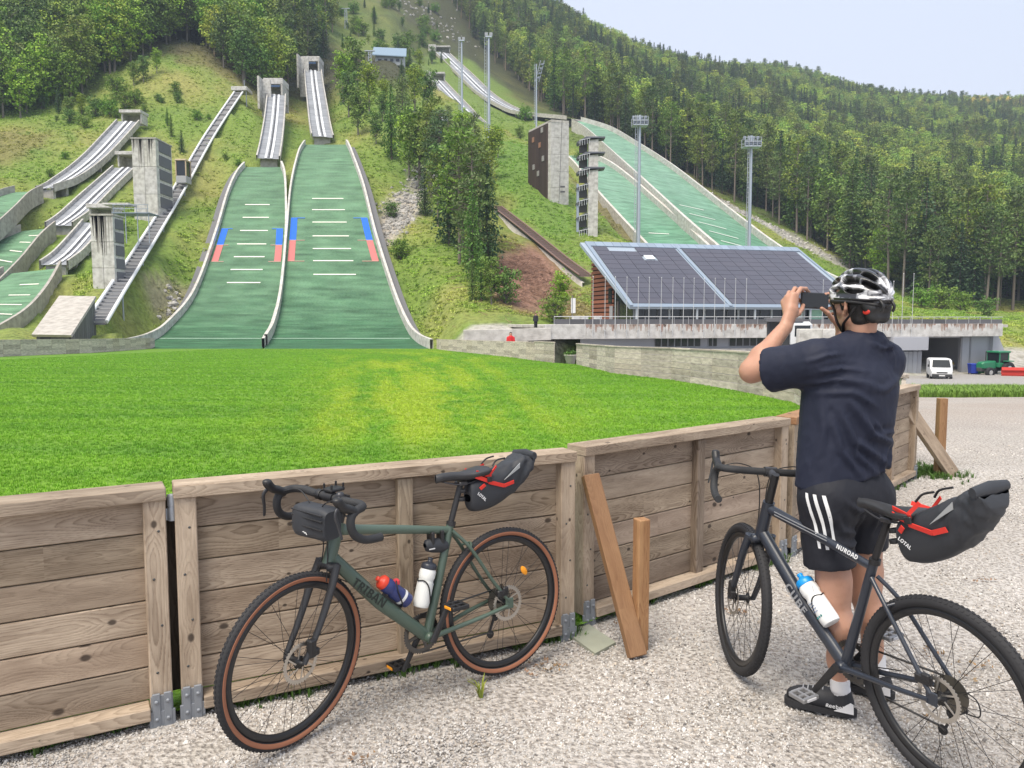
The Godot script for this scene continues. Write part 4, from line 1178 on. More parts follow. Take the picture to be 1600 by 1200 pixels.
func far_buildings() -> void:
	rng.seed = 51
	var a := Vector3(-59.035, 29.672, -122); var b := Vector3(-55.264, 29.672, -122); var c := Vector3(-57.512, 18.037, -122)
	judge_tower("taller weathered concrete judges' tower at the left, beside the lift cabin", a.x, b.x, -122.0, 5.6, c.y - 1.0, a.y)
	a = Vector3(-50.866, 14.209, -94); b = Vector3(-48.092, 14.209, -94); c = Vector3(-50.449, 6.331, -94)
	judge_tower("lower weathered concrete judges' tower at the left, above the wedge shaped lift station", a.x, b.x, -94.0, 2.6, c.y - 1.5, a.y)
	# inclined lift
	var o := thing("inclined_lift_track", "pale railed inclined lift track climbing the left slope", "lift track")
	var lp := []
	for q in [Vector3(-42.052, 1.303, -78), Vector3(-46.482, 5.063, -91), Vector3(-50.107, 9.97, -104), Vector3(-53.905, 16.288, -119), Vector3(-57.588, 24.624, -136), Vector3(-61.397, 39.024, -160), Vector3(-62.741, 54.088, -182)]:
		lp.append(q + Vector3(0, 0.2, 0))
	rails_along(lp, 1.9, o, Color(0.20, 0.20, 0.205), Color(0.72, 0.73, 0.74), 0.22, 2.4)
	for k in range(1, 6):
		for s in [-0.7, 0.7]:
			var g: Vector3 = lp[k] + Vector3(s, 0, 0)
			rodpart(o, "support_leg", "galvanised", Color(0.9, 0.9, 0.92), Vector3(g.x, ground_y(g.x, g.z) - 1.0, g.z), g, 0.10)
	o = thing("lift_cabin", "small wooden framed lift cabin on the inclined track", "cabin", "", Vector3(-56.982, 26.042, -136))
	part(o, "floor", "any", Color(0.4, 0.41, 0.43), Vector3(0, -0.2, 0), Vector3(1.8, 1.2, 2.2), 0.05)
	part(o, "roof", "any", Color(0.62, 0.50, 0.36), Vector3(0, 3.1, 0), Vector3(1.9, 0.25, 2.4), 0.05)
	for s in [-0.85, 0.85]:
		for z in [-1.0, 1.0]:
			part(o, "corner_post", "any", Color(0.55, 0.43, 0.30), Vector3(s, 1.7, z), Vector3(0.18, 2.6, 0.18), 0.02)
	part(o, "window", "dark_glass", Color.WHITE, Vector3(0, 1.7, 0), Vector3(1.55, 2.5, 1.9), 0.02)
	o = thing("lift_station", "flat roofed top station at the upper end of the inclined lift", "station", "", Vector3(-62.506, 53.943, -183))
	part(o, "roof", "concrete", Color(1.1, 1.1, 1.1), Vector3(0, 0.6, 0), Vector3(3.6, 0.9, 4.0), 0.05)
	for s in [-1.4, 1.4]:
		rodpart(o, "post", "galvanised", Color(0.9, 0.9, 0.9), Vector3(s, 0.3, 1.2), Vector3(s, -4.0, 1.2), 0.12)
	rodpart(o, "lightning_rod", "galvanised", Color(0.8, 0.8, 0.8), Vector3(0.6, 1.0, 0), Vector3(0.6, 3.0, 0), 0.08)
	# wedge shaped lower station
	o = thing("lift_station", "wedge shaped lower lift station with a pale sloping roof at the left", "station")
	var f0 := Vector3(-40.783, -0.772, -66); var f1 := Vector3(-37.876, -0.826, -66); var r0 := Vector3(-40.729, 0.27, -66); var r1 := Vector3(-37.772, 0.215, -66); var t0 := Vector3(-45.934, 3.969, -79); var t1 := Vector3(-42.605, 3.904, -79)
	var b1 := Vector3(t1.x, f1.y, t1.z); var b0 := Vector3(t0.x, f0.y, t0.z)
	obj("roof", slab([r0 + Vector3(-0.2, 0, 0.2), r1 + Vector3(0.2, 0, 0.2), t1 + Vector3(0.2, 0, 0), t0 + Vector3(-0.2, 0, 0)], Vector3(0, 0.79, 0.61) * 0.25, 1.0, Color(0.80, 0.77, 0.73)), mats["concrete"], o)
	obj("front_wall", slab([f0, f1, r1, r0], Vector3(0, 0, -0.2), 1.0, Color(0.12, 0.12, 0.13)), mats["any"], o)
	for k in 12:       # upright cladding boards of the side
		var q0 := k / 12.0; var q1 := (k + 0.92) / 12.0
		obj("cladding_board", slab([f1.lerp(b1, q0), f1.lerp(b1, q1), r1.lerp(t1, q1), r1.lerp(t1, q0)], Vector3(-0.15, 0, 0), 1.0, Color(0.125, 0.125, 0.135) * rng.randf_range(0.85, 1.2)), mats["any"], o)
	obj("back_wall", slab([b1, b0, t0, t1], Vector3(0, 0, 0.2), 1.0, Color(0.2, 0.2, 0.2)), mats["any"], o)
	part(o, "door", "any", Color(0.04, 0.04, 0.045), (f0 + f1) * 0.5 + Vector3(-0.6, 0.55, 0.08), Vector3(0.9, 0.9, 0.06), 0.01)
	# steel viewing platform between the left towers
	o = thing("steel_platform", "steel platform on thin legs between the two left towers", "platform", "", Vector3(-51.096, 15.979, -106))
	part(o, "deck", "galvanised", Color(0.5, 0.55, 0.62), Vector3(0, 0, 0), Vector3(5.0, 0.15, 3.0), 0.02)
	for s in [-2.3, -0.8, 0.8, 2.3]:
		rodpart(o, "leg", "galvanised", Color(0.9, 0.9, 0.92), Vector3(s, 0, 1.2), Vector3(s, -4.0, 1.2), 0.07)
		rodpart(o, "railing_post", "galvanised", Color(0.6, 0.65, 0.72), Vector3(s, 0, 1.4), Vector3(s, 1.1, 1.4), 0.04)
	for y in [0.55, 1.1]:
		rodpart(o, "rail", "galvanised", Color(0.6, 0.65, 0.72), Vector3(-2.4, y, 1.4), Vector3(2.4, y, 1.4), 0.04)
	part(o, "canopy", "concrete", Color(1.15, 1.13, 1.1), Vector3(-2.6, 1.4, -1.0), Vector3(3.6, 0.25, 2.4), 0.03)
	# big judges' tower with brown cladding
	o = thing("judge_tower", "tall judges' tower, brown timber on one face and pale concrete on the other", "tower")
	var A := Vector3(7.427, 39.546, -150); var B := Vector3(10.91, 39.559, -151); var back := Vector3(-4.05, 0, -8.6)
	var y0 := ground_y(8.0, -152.0) - 1.5; var y1 := A.y
	for k in 5:
		var h := (y1 - y0) / 5.0
		obj("concrete_panel", slab([Vector3(A.x, y0 + h * k + 0.04, A.z), Vector3(B.x, y0 + h * k + 0.04, B.z), Vector3(B.x, y0 + h * (k + 1), B.z), Vector3(A.x, y0 + h * (k + 1), A.z)], back * 0.12, 1.0, Color(1.4, 1.38, 1.33) * rng.randf_range(0.94, 1.05)), mats["concrete"], o)
	obj("core", slab([Vector3(A.x, y0, A.z) + back * 0.121, Vector3(B.x, y0, B.z) + back * 0.121, Vector3(B.x, y0, B.z) + back, Vector3(A.x, y0, A.z) + back], Vector3(0, y1 - y0 - 0.6, 0), 1.0, Color(0.55, 0.54, 0.52)), mats["concrete"], o)
	obj("roof", slab([A + back * -0.01 + Vector3(0, -0.3, 0), Vector3(B.x, y1 - 0.3, B.z), Vector3(B.x, y1 - 0.3, B.z) + back, A + back + Vector3(0, -0.3, 0)], Vector3(0, 0.45, 0), 1.0, Color(0.9, 0.88, 0.84)), mats["concrete"], o)
	for k in 16:
		var p := A + back * (0.13 + 0.865 * k / 16.0); var q := A + back * (0.13 + 0.865 * (k + 0.93) / 16.0)
		var e := rng.randf_range(0.8, 1.25)
		obj("cladding_board", slab([Vector3(q.x, y0 + 1.0, q.z), Vector3(p.x, y0 + 1.0, p.z), Vector3(p.x, y1 - 0.3, p.z), Vector3(q.x, y1 - 0.3, q.z)], Vector3(-0.16, 0, 0.08), 1.0, Color(0.052, 0.033, 0.027) * e), mats["any"], o)
	for w in [[0.35, 0.93, 0.03], [0.75, 0.86, 0.3], [0.45, 0.76, 0.3], [0.3, 0.58, 0.1], [0.72, 0.52, 0.1], [0.52, 0.42, 0.05]]:
		var p: Vector3 = A + back * w[0]
		part(o, "opening", "any", Color(0.30, 0.16, 0.10) if w[2] > 0.2 else Color(0.30, 0.29, 0.28), Vector3(p.x - 0.2, lerpf(y0, y1, w[1]), p.z + 0.1), Vector3(0.12, 1.0, 0.9), 0.01, Basis(Vector3.UP, 0.44))
	for w in [0.12, 0.18]:
		part(o, "vent", "any", Color(0.1, 0.1, 0.11), Vector3(lerpf(A.x, B.x, 0.65), lerpf(y0, y1, w + 0.03), A.z + 0.05), Vector3(0.9, 0.3, 0.2), 0.01)
	rodpart(o, "lightning_cable", "any", Color(0.12, 0.12, 0.12), Vector3(lerpf(A.x, B.x, 0.45), y0, A.z + 0.1), Vector3(lerpf(A.x, B.x, 0.6), y1, A.z + 0.1), 0.05, -1.0, 5)
	# concrete stair tower with stacked dark landings
	o = thing("stair_tower", "slim concrete stair tower with stacked dark landings, right of the brown tower", "tower")
	a = Vector3(14.25, 33.671, -138)
	y0 = ground_y(a.x, a.z) - 1.0
	part(o, "column", "concrete", Color(1.12, 1.1, 1.05), Vector3(a.x, (a.y + y0) * 0.5, a.z), Vector3(1.7, a.y - y0, 1.4), 0.03)
	part(o, "side_column", "galvanised", Color(0.85, 0.88, 0.95), Vector3(a.x - 2.6, (a.y - 8.0 + y0) * 0.5, a.z - 0.6), Vector3(0.45, a.y - 8.0 - y0, 0.5), 0.03)
	for k in 8:
		var y := a.y - 0.1 - k * 2.6
		var w := 4.9 if k < 3 else 3.4
		var zl := a.z - 0.15 if k > 2 else a.z + 0.9
		obj("landing", slab([Vector3(a.x - 2.9, y - 0.9, zl), Vector3(a.x - 1.3, y, zl), Vector3(a.x - 2.9 + w, y, zl), Vector3(a.x - 2.9 + w, y - 0.25, zl), Vector3(a.x - 1.2, y - 0.3, zl), Vector3(a.x - 2.7, y - 1.3, zl)], Vector3(0, 0, -2.2), 1.0, Color(0.13, 0.14, 0.165)), mats["any"], o)
		var rl := MB.new(); rl.col = Color(0.7, 0.72, 0.76)
		for q in 5:
			rl.rod(Vector3(a.x - 2.4 + q * 0.42, y - 1.6 + q * 0.1, a.z + 0.9), Vector3(a.x - 2.4 + q * 0.42, y - 0.7 + q * 0.1, a.z + 0.9), 0.04, -1.0, 5)
		rl.rod(Vector3(a.x - 2.5, y - 0.7, a.z + 0.9), Vector3(a.x - 0.6, y - 0.3, a.z + 0.9), 0.05, -1.0, 5)
		obj("railing", rl, mats["any"], o)
		part(o, "stair_back", "any", Color(0.14, 0.13, 0.125), Vector3(a.x - 1.6, y - 1.4, a.z - 1.6), Vector3(1.5, 1.9, 0.3), 0.01)
	# masts
	mast("lighting mast on the slope, left one of the two tall masts beside the inruns", Vector3(-12.551, 48.834, -198), Vector3(-12.91, 70.941, -198), 0)
	mast("lighting mast on the slope, right one of the two tall masts beside the inruns", Vector3(-5.047, 36.618, -172), Vector3(-5.397, 62.651, -172), 0)
	mast("lighting mast with a curved lamp frame behind the brown judges' tower", Vector3(7.1, 57.548, -230), Vector3(6.681, 75.669, -230), 2)
	mast("floodlight mast with lamp platform rising behind the middle of the solar roof", Vector3(19.777, 12.695, -122), Vector3(19.497, 33.252, -122), 1)
	mast("floodlight mast with lamp platform rising behind the right end of the solar roof", Vector3(34.111, 11.337, -112), Vector3(33.781, 27.823, -112), 1)
	# little buildings up the slope
	o = thing("mountain_hut", "low hut with a blue grey roof high on the slope", "hut", "", Vector3(-41.087, 87.892, -268))
	part(o, "wall", "any", Color(0.42, 0.45, 0.47), Vector3(0, 0.6, 0), Vector3(9.5, 3.4, 4.0), 0.03)
	var hp := Vector3(-41.087, 87.892, -268)
	obj("roof", slab([Vector3(-5.6, 1.9, 3.0), Vector3(5.8, 1.3, 3.0), Vector3(5.2, 5.6, -2.4), Vector3(-6.0, 6.1, -2.4)], Vector3(0, 0.3, 0), 1.0, Color(0.22, 0.31, 0.40)), mats["any_gloss"], o)
	for k in 4:
		part(o, "window", "dark_glass", Color.WHITE, Vector3(-3.2 + k * 2.0, 0.6, 2.05), Vector3(1.1, 0.9, 0.12), 0.01)
	o = thing("timing_tower", "small white and blue cabin on legs among the trees in the middle", "tower", "", Vector3(-17.405, 43.168, -186))
	part(o, "cabin", "any", Color(0.62, 0.66, 0.72), Vector3(0.9, 6.3, 0), Vector3(2.4, 2.4, 2.4), 0.04)
	part(o, "lower_cabin", "any", Color(0.06, 0.17, 0.33), Vector3(-0.6, 3.5, 0.2), Vector3(2.7, 2.6, 2.4), 0.04)
	part(o, "lower_roof", "any", Color(0.28, 0.38, 0.5), Vector3(-0.6, 5.0, 0.2), Vector3(3.0, 0.3, 2.7), 0.02)
	part(o, "window", "dark_glass", Color.WHITE, Vector3(0.9, 6.6, 1.22), Vector3(1.6, 0.9, 0.1), 0.01)
	for s in [-1.7, 0.5, 1.9]:
		rodpart(o, "leg", "galvanised", Color(0.6, 0.7, 0.85), Vector3(s, -1.0, 0.8), Vector3(s, 3.0, 0.8), 0.12)
	o = thing("coach_platform", "blue steel platform at the top edge of the picture", "platform", "", Vector3(-84.129, 147.963, -372))
	part(o, "deck", "any", Color(0.10, 0.18, 0.36), Vector3.ZERO, Vector3(7.5, 1.4, 4.0), 0.05)
	for s in [-3.0, 0.0, 3.0]:
		rodpart(o, "leg", "galvanised", Color(0.8, 0.85, 0.95), Vector3(s, 0, 1.2), Vector3(s, -7.0, 1.2), 0.18)
	for q in [[Vector3(-69.198, 118.842, -332), 12.0, "lattice lift pylon on the upper slope"], [Vector3(-46.945, 85.141, -262), 5.0, "short lift pylon beside the blue roofed hut"]]:
		o = thing("lift_pylon", q[2], "pylon", "", q[0])
		for s in [-0.6, 0.6]:
			rodpart(o, "leg", "galvanised", Color(0.9, 0.92, 0.95), Vector3(s, -1.5, 0), Vector3(s * 0.6, q[1], 0), 0.16)
		for k in 6:
			rodpart(o, "lattice_bar", "galvanised", Color(0.9, 0.92, 0.95), Vector3(-0.6, q[1] * k / 6.0, 0), Vector3(0.6, q[1] * (k + 1) / 6.0, 0), 0.07, -1.0, 5)
		part(o, "crossarm", "galvanised", Color(0.9, 0.92, 0.95), Vector3(0, q[1], 0), Vector3(3.4, 0.3, 0.5), 0.03)
	# cogged service track up the brown slope
	o = thing("service_track", "brown railed service track cutting diagonally down the slope to the solar roof", "track")
	rails_along([Vector3(-2.831, 22.612, -144), Vector3(1.65, 17.911, -134), Vector3(5.18, 14.08, -126), Vector3(8.333, 10.679, -119), Vector3(10.722, 8.194, -113)], 2.0, o, Color(0.13, 0.09, 0.075), Color(0.20, 0.13, 0.11), 0.14, 1.4)
	var wl := catmull([Vector3(-3.281, 21.544, -143), Vector3(1.092, 16.604, -133), Vector3(4.629, 12.762, -125), Vector3(7.784, 9.447, -118), Vector3(10.176, 6.76, -112)], 6)
	var g := PackedVector3Array()
	for q in wl:
		g.append(q + Vector3(0, -1.6, 0.3)); g.append(q + Vector3(0, 0.35, -0.4)); g.append(q + Vector3(0.4, 0.35, -0.9))
	var wm := MB.new(); wm.col = Color(0.95, 0.92, 0.9)
	wm.grid(g, 3, wl.size(), false, 1.0, 1.0, true)
	obj("retaining_wall", wm, mats["concrete"], o)

# ---------------------------------------------------------------- terrace building with the solar roof
func lodge() -> void:
	rng.seed = 61
	var O := Vector3(2.9, 0, -70.0)
	var e := Vector3(0.966, 0, -0.259); var n := Vector3(0.259, 0, 0.966)
	var bs := Basis(e, Vector3.UP, n)
	# lower floor and terrace: local x along the front, z towards the lawn
	var o := thing("terrace_building", "long grey service building with rust stained concrete terrace and open garage", "building", "", O, bs)
	var grey := Color(0.36, 0.37, 0.40)
	for k in 13:
		var st := rng.randf_range(0.0, 1.0)
		part(o, "fascia_panel", "concrete", Color(1.15, 1.12, 1.07), Vector3(2.0 + k * 3.98, 0.62, 0.0), Vector3(3.96, 1.35, 0.5), 0.03)
	var rust := MB.new()
	for k in 240:      # rust runs down the face of the fascia
		var x := rng.randf_range(4.0, 51.0); var w := rng.randf_range(0.05, 0.22); var l := rng.randf_range(0.12, 0.75) * (1.0 if x < 20.0 or x > 36.0 else 0.8)
		rust.col = Color(0.33, 0.20, 0.155).lerp(Color(0.45, 0.38, 0.33), rng.randf())
		rust.quad(Vector3(x - w, 1.29, 0.256), Vector3(x - w * 0.4, 1.29 - l, 0.256), Vector3(x + w * 0.3, 1.29 - l, 0.256), Vector3(x + w, 1.29, 0.256))
	obj("rust_stains", rust, mats["any"], o).set_meta("kind", "stuff")
	part(o, "deck", "concrete", Color(0.9, 0.88, 0.85), Vector3(27.0, 1.05, -9.5), Vector3(52.0, 0.3, 18.4), 0.02)
	part(o, "lower_wall", "any", grey, Vector3(23.0, -2.2, -1.2), Vector3(38.0, 4.3, 0.4), 0.02)
	part(o, "lower_wall", "any", grey, Vector3(49.6, -2.2, -1.2), Vector3(4.0, 4.3, 0.4), 0.02)
	part(o, "door_lintel", "any", grey * 1.1, Vector3(44.8, -0.05, -1.2), Vector3(5.7, 0.35, 0.42), 0.02)
	part(o, "plinth", "concrete", Color(0.85, 0.84, 0.83), Vector3(20.0, -1.9, -0.6), Vector3(26.0, 1.6, 0.4), 0.02)
	# garage interior
	part(o, "garage_back_wall", "any", Color(0.30, 0.30, 0.31), Vector3(44.8, -2.2, -9.0), Vector3(9.0, 4.4, 0.3), 0.02)
	part(o, "garage_side_wall", "any", Color(0.30, 0.30, 0.31), Vector3(41.2, -2.2, -5.0), Vector3(0.3, 4.4, 8.0), 0.02)
	part(o, "garage_side_wall", "any", Color(0.30, 0.30, 0.31), Vector3(48.8, -2.2, -5.0), Vector3(0.3, 4.4, 8.0), 0.02)
	part(o, "garage_floor", "concrete", Color(0.5, 0.5, 0.5), Vector3(44.8, -4.1, -5.0), Vector3(9.0, 0.1, 9.0), 0.0)
	for s in [42.1, 47.5]:
		part(o, "door_frame", "any", Color(0.2, 0.2, 0.21), Vector3(s, -2.0, -0.95), Vector3(0.25, 4.1, 0.2), 0.02)
	part(o, "annex", "any", grey * 1.08, Vector3(39.6, -0.75, -0.2), Vector3(4.4, 1.4, 1.6), 0.03)
	for k in 7:
		part(o, "annex_door_board", "any", grey * rng.randf_range(0.8, 0.95), Vector3(38.0 + k * 0.58, -2.9, -0.45), Vector3(0.55, 2.6, 0.5), 0.02)
	part(o, "sloping_end_wall", "any", grey, Vector3(52.4, -2.4, -1.6), Vector3(1.6, 4.0, 0.5), 0.02)
	obj("end_buttress", slab([Vector3(51.4, -4.4, -0.6), Vector3(54.6, -4.4, -0.6), Vector3(51.4, 1.2, -0.6)], Vector3(0, 0, -6.0), 1.0, grey * 1.15), mats["any"], o)
	for w in [[11.4, 16.3, 7], [17.1, 18.1, 2], [19.4, 24.0, 6], [24.4, 27.0, 3]]:
		part(o, "window_frame", "any", Color(0.30, 0.31, 0.33), Vector3((w[0] + w[1]) * 0.5, -0.42, -0.97), Vector3(w[1] - w[0], 1.02, 0.08), 0.01)
		for k in w[2]:
			var st: float = (w[1] - w[0]) / w[2]
			part(o, "window_pane", "dark_glass", Color.WHITE, Vector3(w[0] + st * (k + 0.5), -0.42, -0.92), Vector3(st - 0.14, 0.86, 0.06), 0.0)
	# terrace railing: dark mesh fields between posts
	for k in 34:
		var x := 1.0 + k * 1.5
		rodpart(o, "railing_post", "any", Color(0.35, 0.36, 0.38), Vector3(x, 1.2, -0.1), Vector3(x, 2.0, -0.1), 0.03, -1.0, 6)
		part(o, "railing_field", "any", Color(0.10, 0.10, 0.11) * rng.randf_range(0.8, 1.3), Vector3(x + 0.75, 1.52, -0.12), Vector3(1.42, 0.5, 0.03), 0.0)
	rodpart(o, "handrail", "any", Color(0.55, 0.56, 0.58), Vector3(1.0, 2.0, -0.1), Vector3(52.0, 2.0, -0.1), 0.035, -1.0, 6)
	part(o, "ramp_wall", "concrete", Color(1.0, 0.98, 0.95), Vector3(-3.5, 0.35, 0.4), Vector3(8.0, 1.1, 0.4), 0.03, Basis(Vector3.BACK, 0.02))
	# house under the solar roof
	o = thing("solar_house", "glazed terrace house under a large sloping roof of dark solar panels", "building", "", O, bs)
	var ez := -2.6; var rz := -14.8; var ey := 3.25; var ry := 10.3
	var x0 := 9.4; var x1 := 36.5
	var up := Vector3(0, rz - ez, ry - ey).cross(Vector3.RIGHT); up = Vector3(0, -(rz - ez), ry - ey).normalized()
	var sl := Vector3(0, ry - ey, rz - ez); var sll := sl.length(); var sd := sl / sll
	var at := func(x: float, s: float, h: float) -> Vector3: return Vector3(x, ey, ez) + sd * s + up * h
	obj("roof_deck", slab([at.call(x0, -0.4, -0.35), at.call(x1, -0.4, -0.35), at.call(x1, sll, -0.35), at.call(x0 - 0.6, sll, -0.35)], up * 0.33, 1.0, Color(0.33, 0.39, 0.46)), mats["any_gloss"], o)
	var verge := Color(0.24, 0.30, 0.38)
	for q in [[x0 - 0.05, x0 + 0.28], [20.1, 20.45], [x1 - 0.25, x1]]:
		obj("roof_flashing", slab([at.call(q[0], -0.45, -0.02), at.call(q[1], -0.45, -0.02), at.call(q[1], sll, -0.02), at.call(q[0], sll, -0.02)], up * 0.14, 1.0, verge), mats["any_gloss"], o)
	obj("eave_flashing", slab([at.call(x0, -0.5, -0.1), at.call(x1, -0.5, -0.1), at.call(x1, -0.1, 0.03), at.call(x0, -0.1, 0.03)], up * 0.08, 1.0, verge), mats["any_gloss"], o)
	for k in 26:       # sheet metal strips of the ridge
		obj("ridge_sheet", slab([at.call(x0 + k * 1.04, sll - 1.0, 0.0), at.call(x0 + k * 1.04 + 1.0, sll - 1.0, 0.0), at.call(x0 + k * 1.04 + 1.0, sll + 0.1, 0.0), at.call(x0 + k * 1.04, sll + 0.1, 0.0)], up * 0.1, 1.0, verge * rng.randf_range(0.9, 1.15)), mats["any_gloss"], o)
	var pm := mat("solar_cells", 0.060, 0.058, 0.078, 0.32)
	var rows := 12; var ph := (sll - 1.1) / rows
	var sp := slab([Vector3(0, 0, 0), Vector3(1.62, 0, 0), Vector3(1.62, 0, 0) + sd * (ph - 0.05), sd * (ph - 0.05)], up * 0.05, 1.0, Color.WHITE).mesh()
	var sp2 := mat("solar_cells_pale", 0.068, 0.065, 0.086, 0.36)
	for blk in [[x0 + 0.5, 6], [20.7, 9]]:
		for c in blk[1]:
			for r in rows:
				if (blk[1] == 6 and ((r == 11 and c in [1, 2]) or (r == 9 and c == 3))):
					continue
				var pn := obj("solar_panel", sp, pm if rng.randf() < 0.6 else sp2, o)
				pn.position = at.call(blk[0] + c * 1.665, r * ph + 0.02, 0.03 + rng.randf() * 0.01)
	obj("skylight", slab([at.call(x0 + 5.7, 9 * ph + 0.1, 0.0), at.call(x0 + 6.8, 9 * ph + 0.1, 0.0), at.call(x0 + 6.8, 10 * ph - 0.1, 0.0), at.call(x0 + 5.7, 10 * ph - 0.1, 0.0)], up * 0.2, 1.0, Color(0.7, 0.75, 0.8)), mats["any_gloss"], o)
	# glazed front under the eaves
	for k in 20:
		var x := x0 + 1.2 + k * 1.3
		part(o, "front_pane", "dark_glass", Color.WHITE, Vector3(x + 0.65, 2.1, ez - 1.6), Vector3(1.2, 2.2, 0.05), 0.0)
		part(o, "mullion", "any", Color(0.12, 0.13, 0.14) if k % 3 else Color(0.5, 0.54, 0.56), Vector3(x, 2.1, ez - 1.55), Vector3(0.1 if k % 3 else 0.22, 2.3, 0.12), 0.01)
	for k in 3:
		part(o, "banner", "any", [Color(0.6, 0.72, 0.68), Color(0.35, 0.62, 0.48), Color(0.62, 0.72, 0.68)][k], Vector3(29.0 + k * 2.4, 2.3, ez - 1.35), Vector3(1.6, 1.5, 0.05), 0.0)
	for k in 5:
		rodpart(o, "column", "any", Color(0.4, 0.44, 0.48), Vector3(x0 + 0.8 + k * 6.5, 1.2, ez + 0.1), Vector3(x0 + 0.8 + k * 6.5, ey - 0.1, ez + 0.1), 0.12)
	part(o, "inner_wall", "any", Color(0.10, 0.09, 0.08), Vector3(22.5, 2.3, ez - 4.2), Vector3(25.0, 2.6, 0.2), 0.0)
	# left gable: glazing in front, brown boarding behind
	var gx := x0 + 0.7
	var ztop := func(z: float) -> float: return ey + (z - ez) / (rz - ez) * (ry - ey) - 0.45
	for k in 4:
		var za := ez - 0.6 - k * 1.2; var zb := za - 1.12
		obj("gable_pane", slab([Vector3(gx, 1.2, zb), Vector3(gx, 1.2, za), Vector3(gx, ztop.call(za), za), Vector3(gx, ztop.call(zb), zb)], Vector3(0.06, 0, 0), 1.0, Color.WHITE), mats["dark_glass"], o)
	for k in 17:
		var y := 1.2 + k * 0.46
		var zf := ez - 5.5
		if y + 0.34 > ztop.call(zf):
			zf = ez + (y + 0.8 - ey) / (ry - ey) * (rz - ez)
		if zf < rz + 0.6:
			continue
		obj("gable_slat", slab([Vector3(gx - 0.05, y, rz + 0.3), Vector3(gx - 0.05, y, zf), Vector3(gx - 0.05, y + 0.33, zf), Vector3(gx - 0.05, y + 0.33, rz + 0.3)], Vector3(0.12, 0, 0), 1.0, Color(0.23, 0.085, 0.045) * rng.randf_range(0.75, 1.25)), mats["any"], o)
	obj("gable_backing", slab([Vector3(gx + 0.15, 1.2, rz + 0.3), Vector3(gx + 0.15, 1.2, ez - 5.5), Vector3(gx + 0.15, ztop.call(ez - 5.5), ez - 5.5), Vector3(gx + 0.15, ztop.call(rz + 0.3), rz + 0.3)], Vector3(0.1, 0, 0), 1.0, Color(0.05, 0.025, 0.018)), mats["any"], o)
	part(o, "gable_window", "dark_glass", Color.WHITE, Vector3(gx - 0.08, 4.2, ez - 6.2), Vector3(0.1, 1.6, 0.9), 0.0)
	part(o, "door", "any", Color(0.3, 0.3, 0.31), Vector3(gx - 0.08, 2.2, ez - 5.9), Vector3(0.1, 1.9, 0.8), 0.0)
	# flagpoles along the terrace
	var poles := [925, 944, 960, 978, 996, 1013, 1032, 1050, 1067, 1083, 1099, 1116, 1131, 1148, 1165, 1285, 1302, 1318, 1335, 1350, 1365, 1382, 1395, 1410, 1426]
	for k in poles.size():
		var u: float = (poles[k] - 800) / 1202.0
		var t := (u * 69.0 - 2.9) / (0.966 - 0.259 * u)
		var p := O + e * t + n * 0.42
		var h := 5.4 if k < 23 else 6.2
		var f := thing("flagpole", "bare white flagpole, %s in the terrace row counted from the left" % ORD[k], "flagpole", "bare flagpoles along the terrace", Vector3(p.x, 0.2, p.z))
		rodpart(f, "pole", "any", Color(0.52, 0.53, 0.54), Vector3(0, 0, 0), Vector3(0, h, 0), 0.032, 0.02, 7)
		rodpart(f, "finial", "any", Color(0.66, 0.67, 0.68), Vector3(0, h, 0), Vector3(0, h + 0.1, 0), 0.05, 0.01, 7)
		part(f, "bracket", "any", Color(0.4, 0.4, 0.4), Vector3(0, 0.5, -0.1), Vector3(0.14, 0.12, 0.2), 0.01)
	# banner, planter, white boxes near the left end of the terrace
	o = thing("white_banner", "narrow white vertical banner on a pole left of the brown gable", "banner", "", Vector3(5.689, 1.69, -73))
	rodpart(o, "pole", "any", Color(0.2, 0.2, 0.2), Vector3(0, -0.4, 0), Vector3(0, 2.3, 0), 0.04)
	part(o, "cloth", "any", Color(0.72, 0.72, 0.72), Vector3(0.1, 1.35, 0), Vector3(0.42, 1.4, 0.03), 0.0)
	for q in [[904, "leftmost of three white boxes on the terrace by the gable"], [917, "middle one of three white boxes on the terrace by the gable"], [938, "rightmost of three white boxes on the terrace by the gable"]]:
		var u: float = (q[0] - 800) / 1202.0
		var t := (u * 71.5 - 2.9) / (0.966 - 0.259 * u)
		o = thing("white_box", q[1], "box", "", O + e * t + n * -1.2 + Vector3(0, 1.2, 0), bs)
		part(o, "body", "any", Color(0.68, 0.68, 0.68), Vector3(0, 0.4, 0), Vector3(0.62, 0.8, 0.6), 0.04)
		part(o, "lid", "any", Color(0.55, 0.55, 0.56), Vector3(0, 0.83, 0), Vector3(0.68, 0.07, 0.66), 0.02)
	o = thing("flower_planter", "white flower planter with green plants in the gap of the boarded wall", "planter", "", Vector3(2.95, lawn_y(39.0), -38.8))
	var mb := MB.new(); mb.col = Color(0.62, 0.60, 0.57)
	mb.lathe(Transform3D(), [[0.0, 0.0], [0.20, 0.0], [0.30, 0.40], [0.33, 0.42], [0.33, 0.48], [0.28, 0.48], [0.26, 0.40], [0.0, 0.40]], 18)
	obj("pot", mb, mats["concrete"], o)
	mb = MB.new()
	for k in 260:
		var d := Vector3(rng.randfn(), absf(rng.randfn()) * 0.8, rng.randfn()).normalized() * rng.randf_range(0.1, 0.34)
		var q := Vector3(0, 0.45, 0) + d
		var a := Vector3(rng.randfn(), rng.randfn(), rng.randfn()).normalized() * 0.05; var b := a.cross(Vector3(rng.randfn(), 1, 0)).normalized() * 0.03
		mb.col = Color(0.09, 0.19, 0.03) * rng.randf_range(0.6, 1.5)
		mb.quad(q - a, q - b, q + a, q + b)
	obj("foliage", mb, mats["any"], o)
	o = thing("gondola", "white cable car cabin with dark windows parked beside the terrace, behind the phone", "gondola", "", Vector3(21.7, -0.28, -58), Basis(Vector3.UP, -0.25))
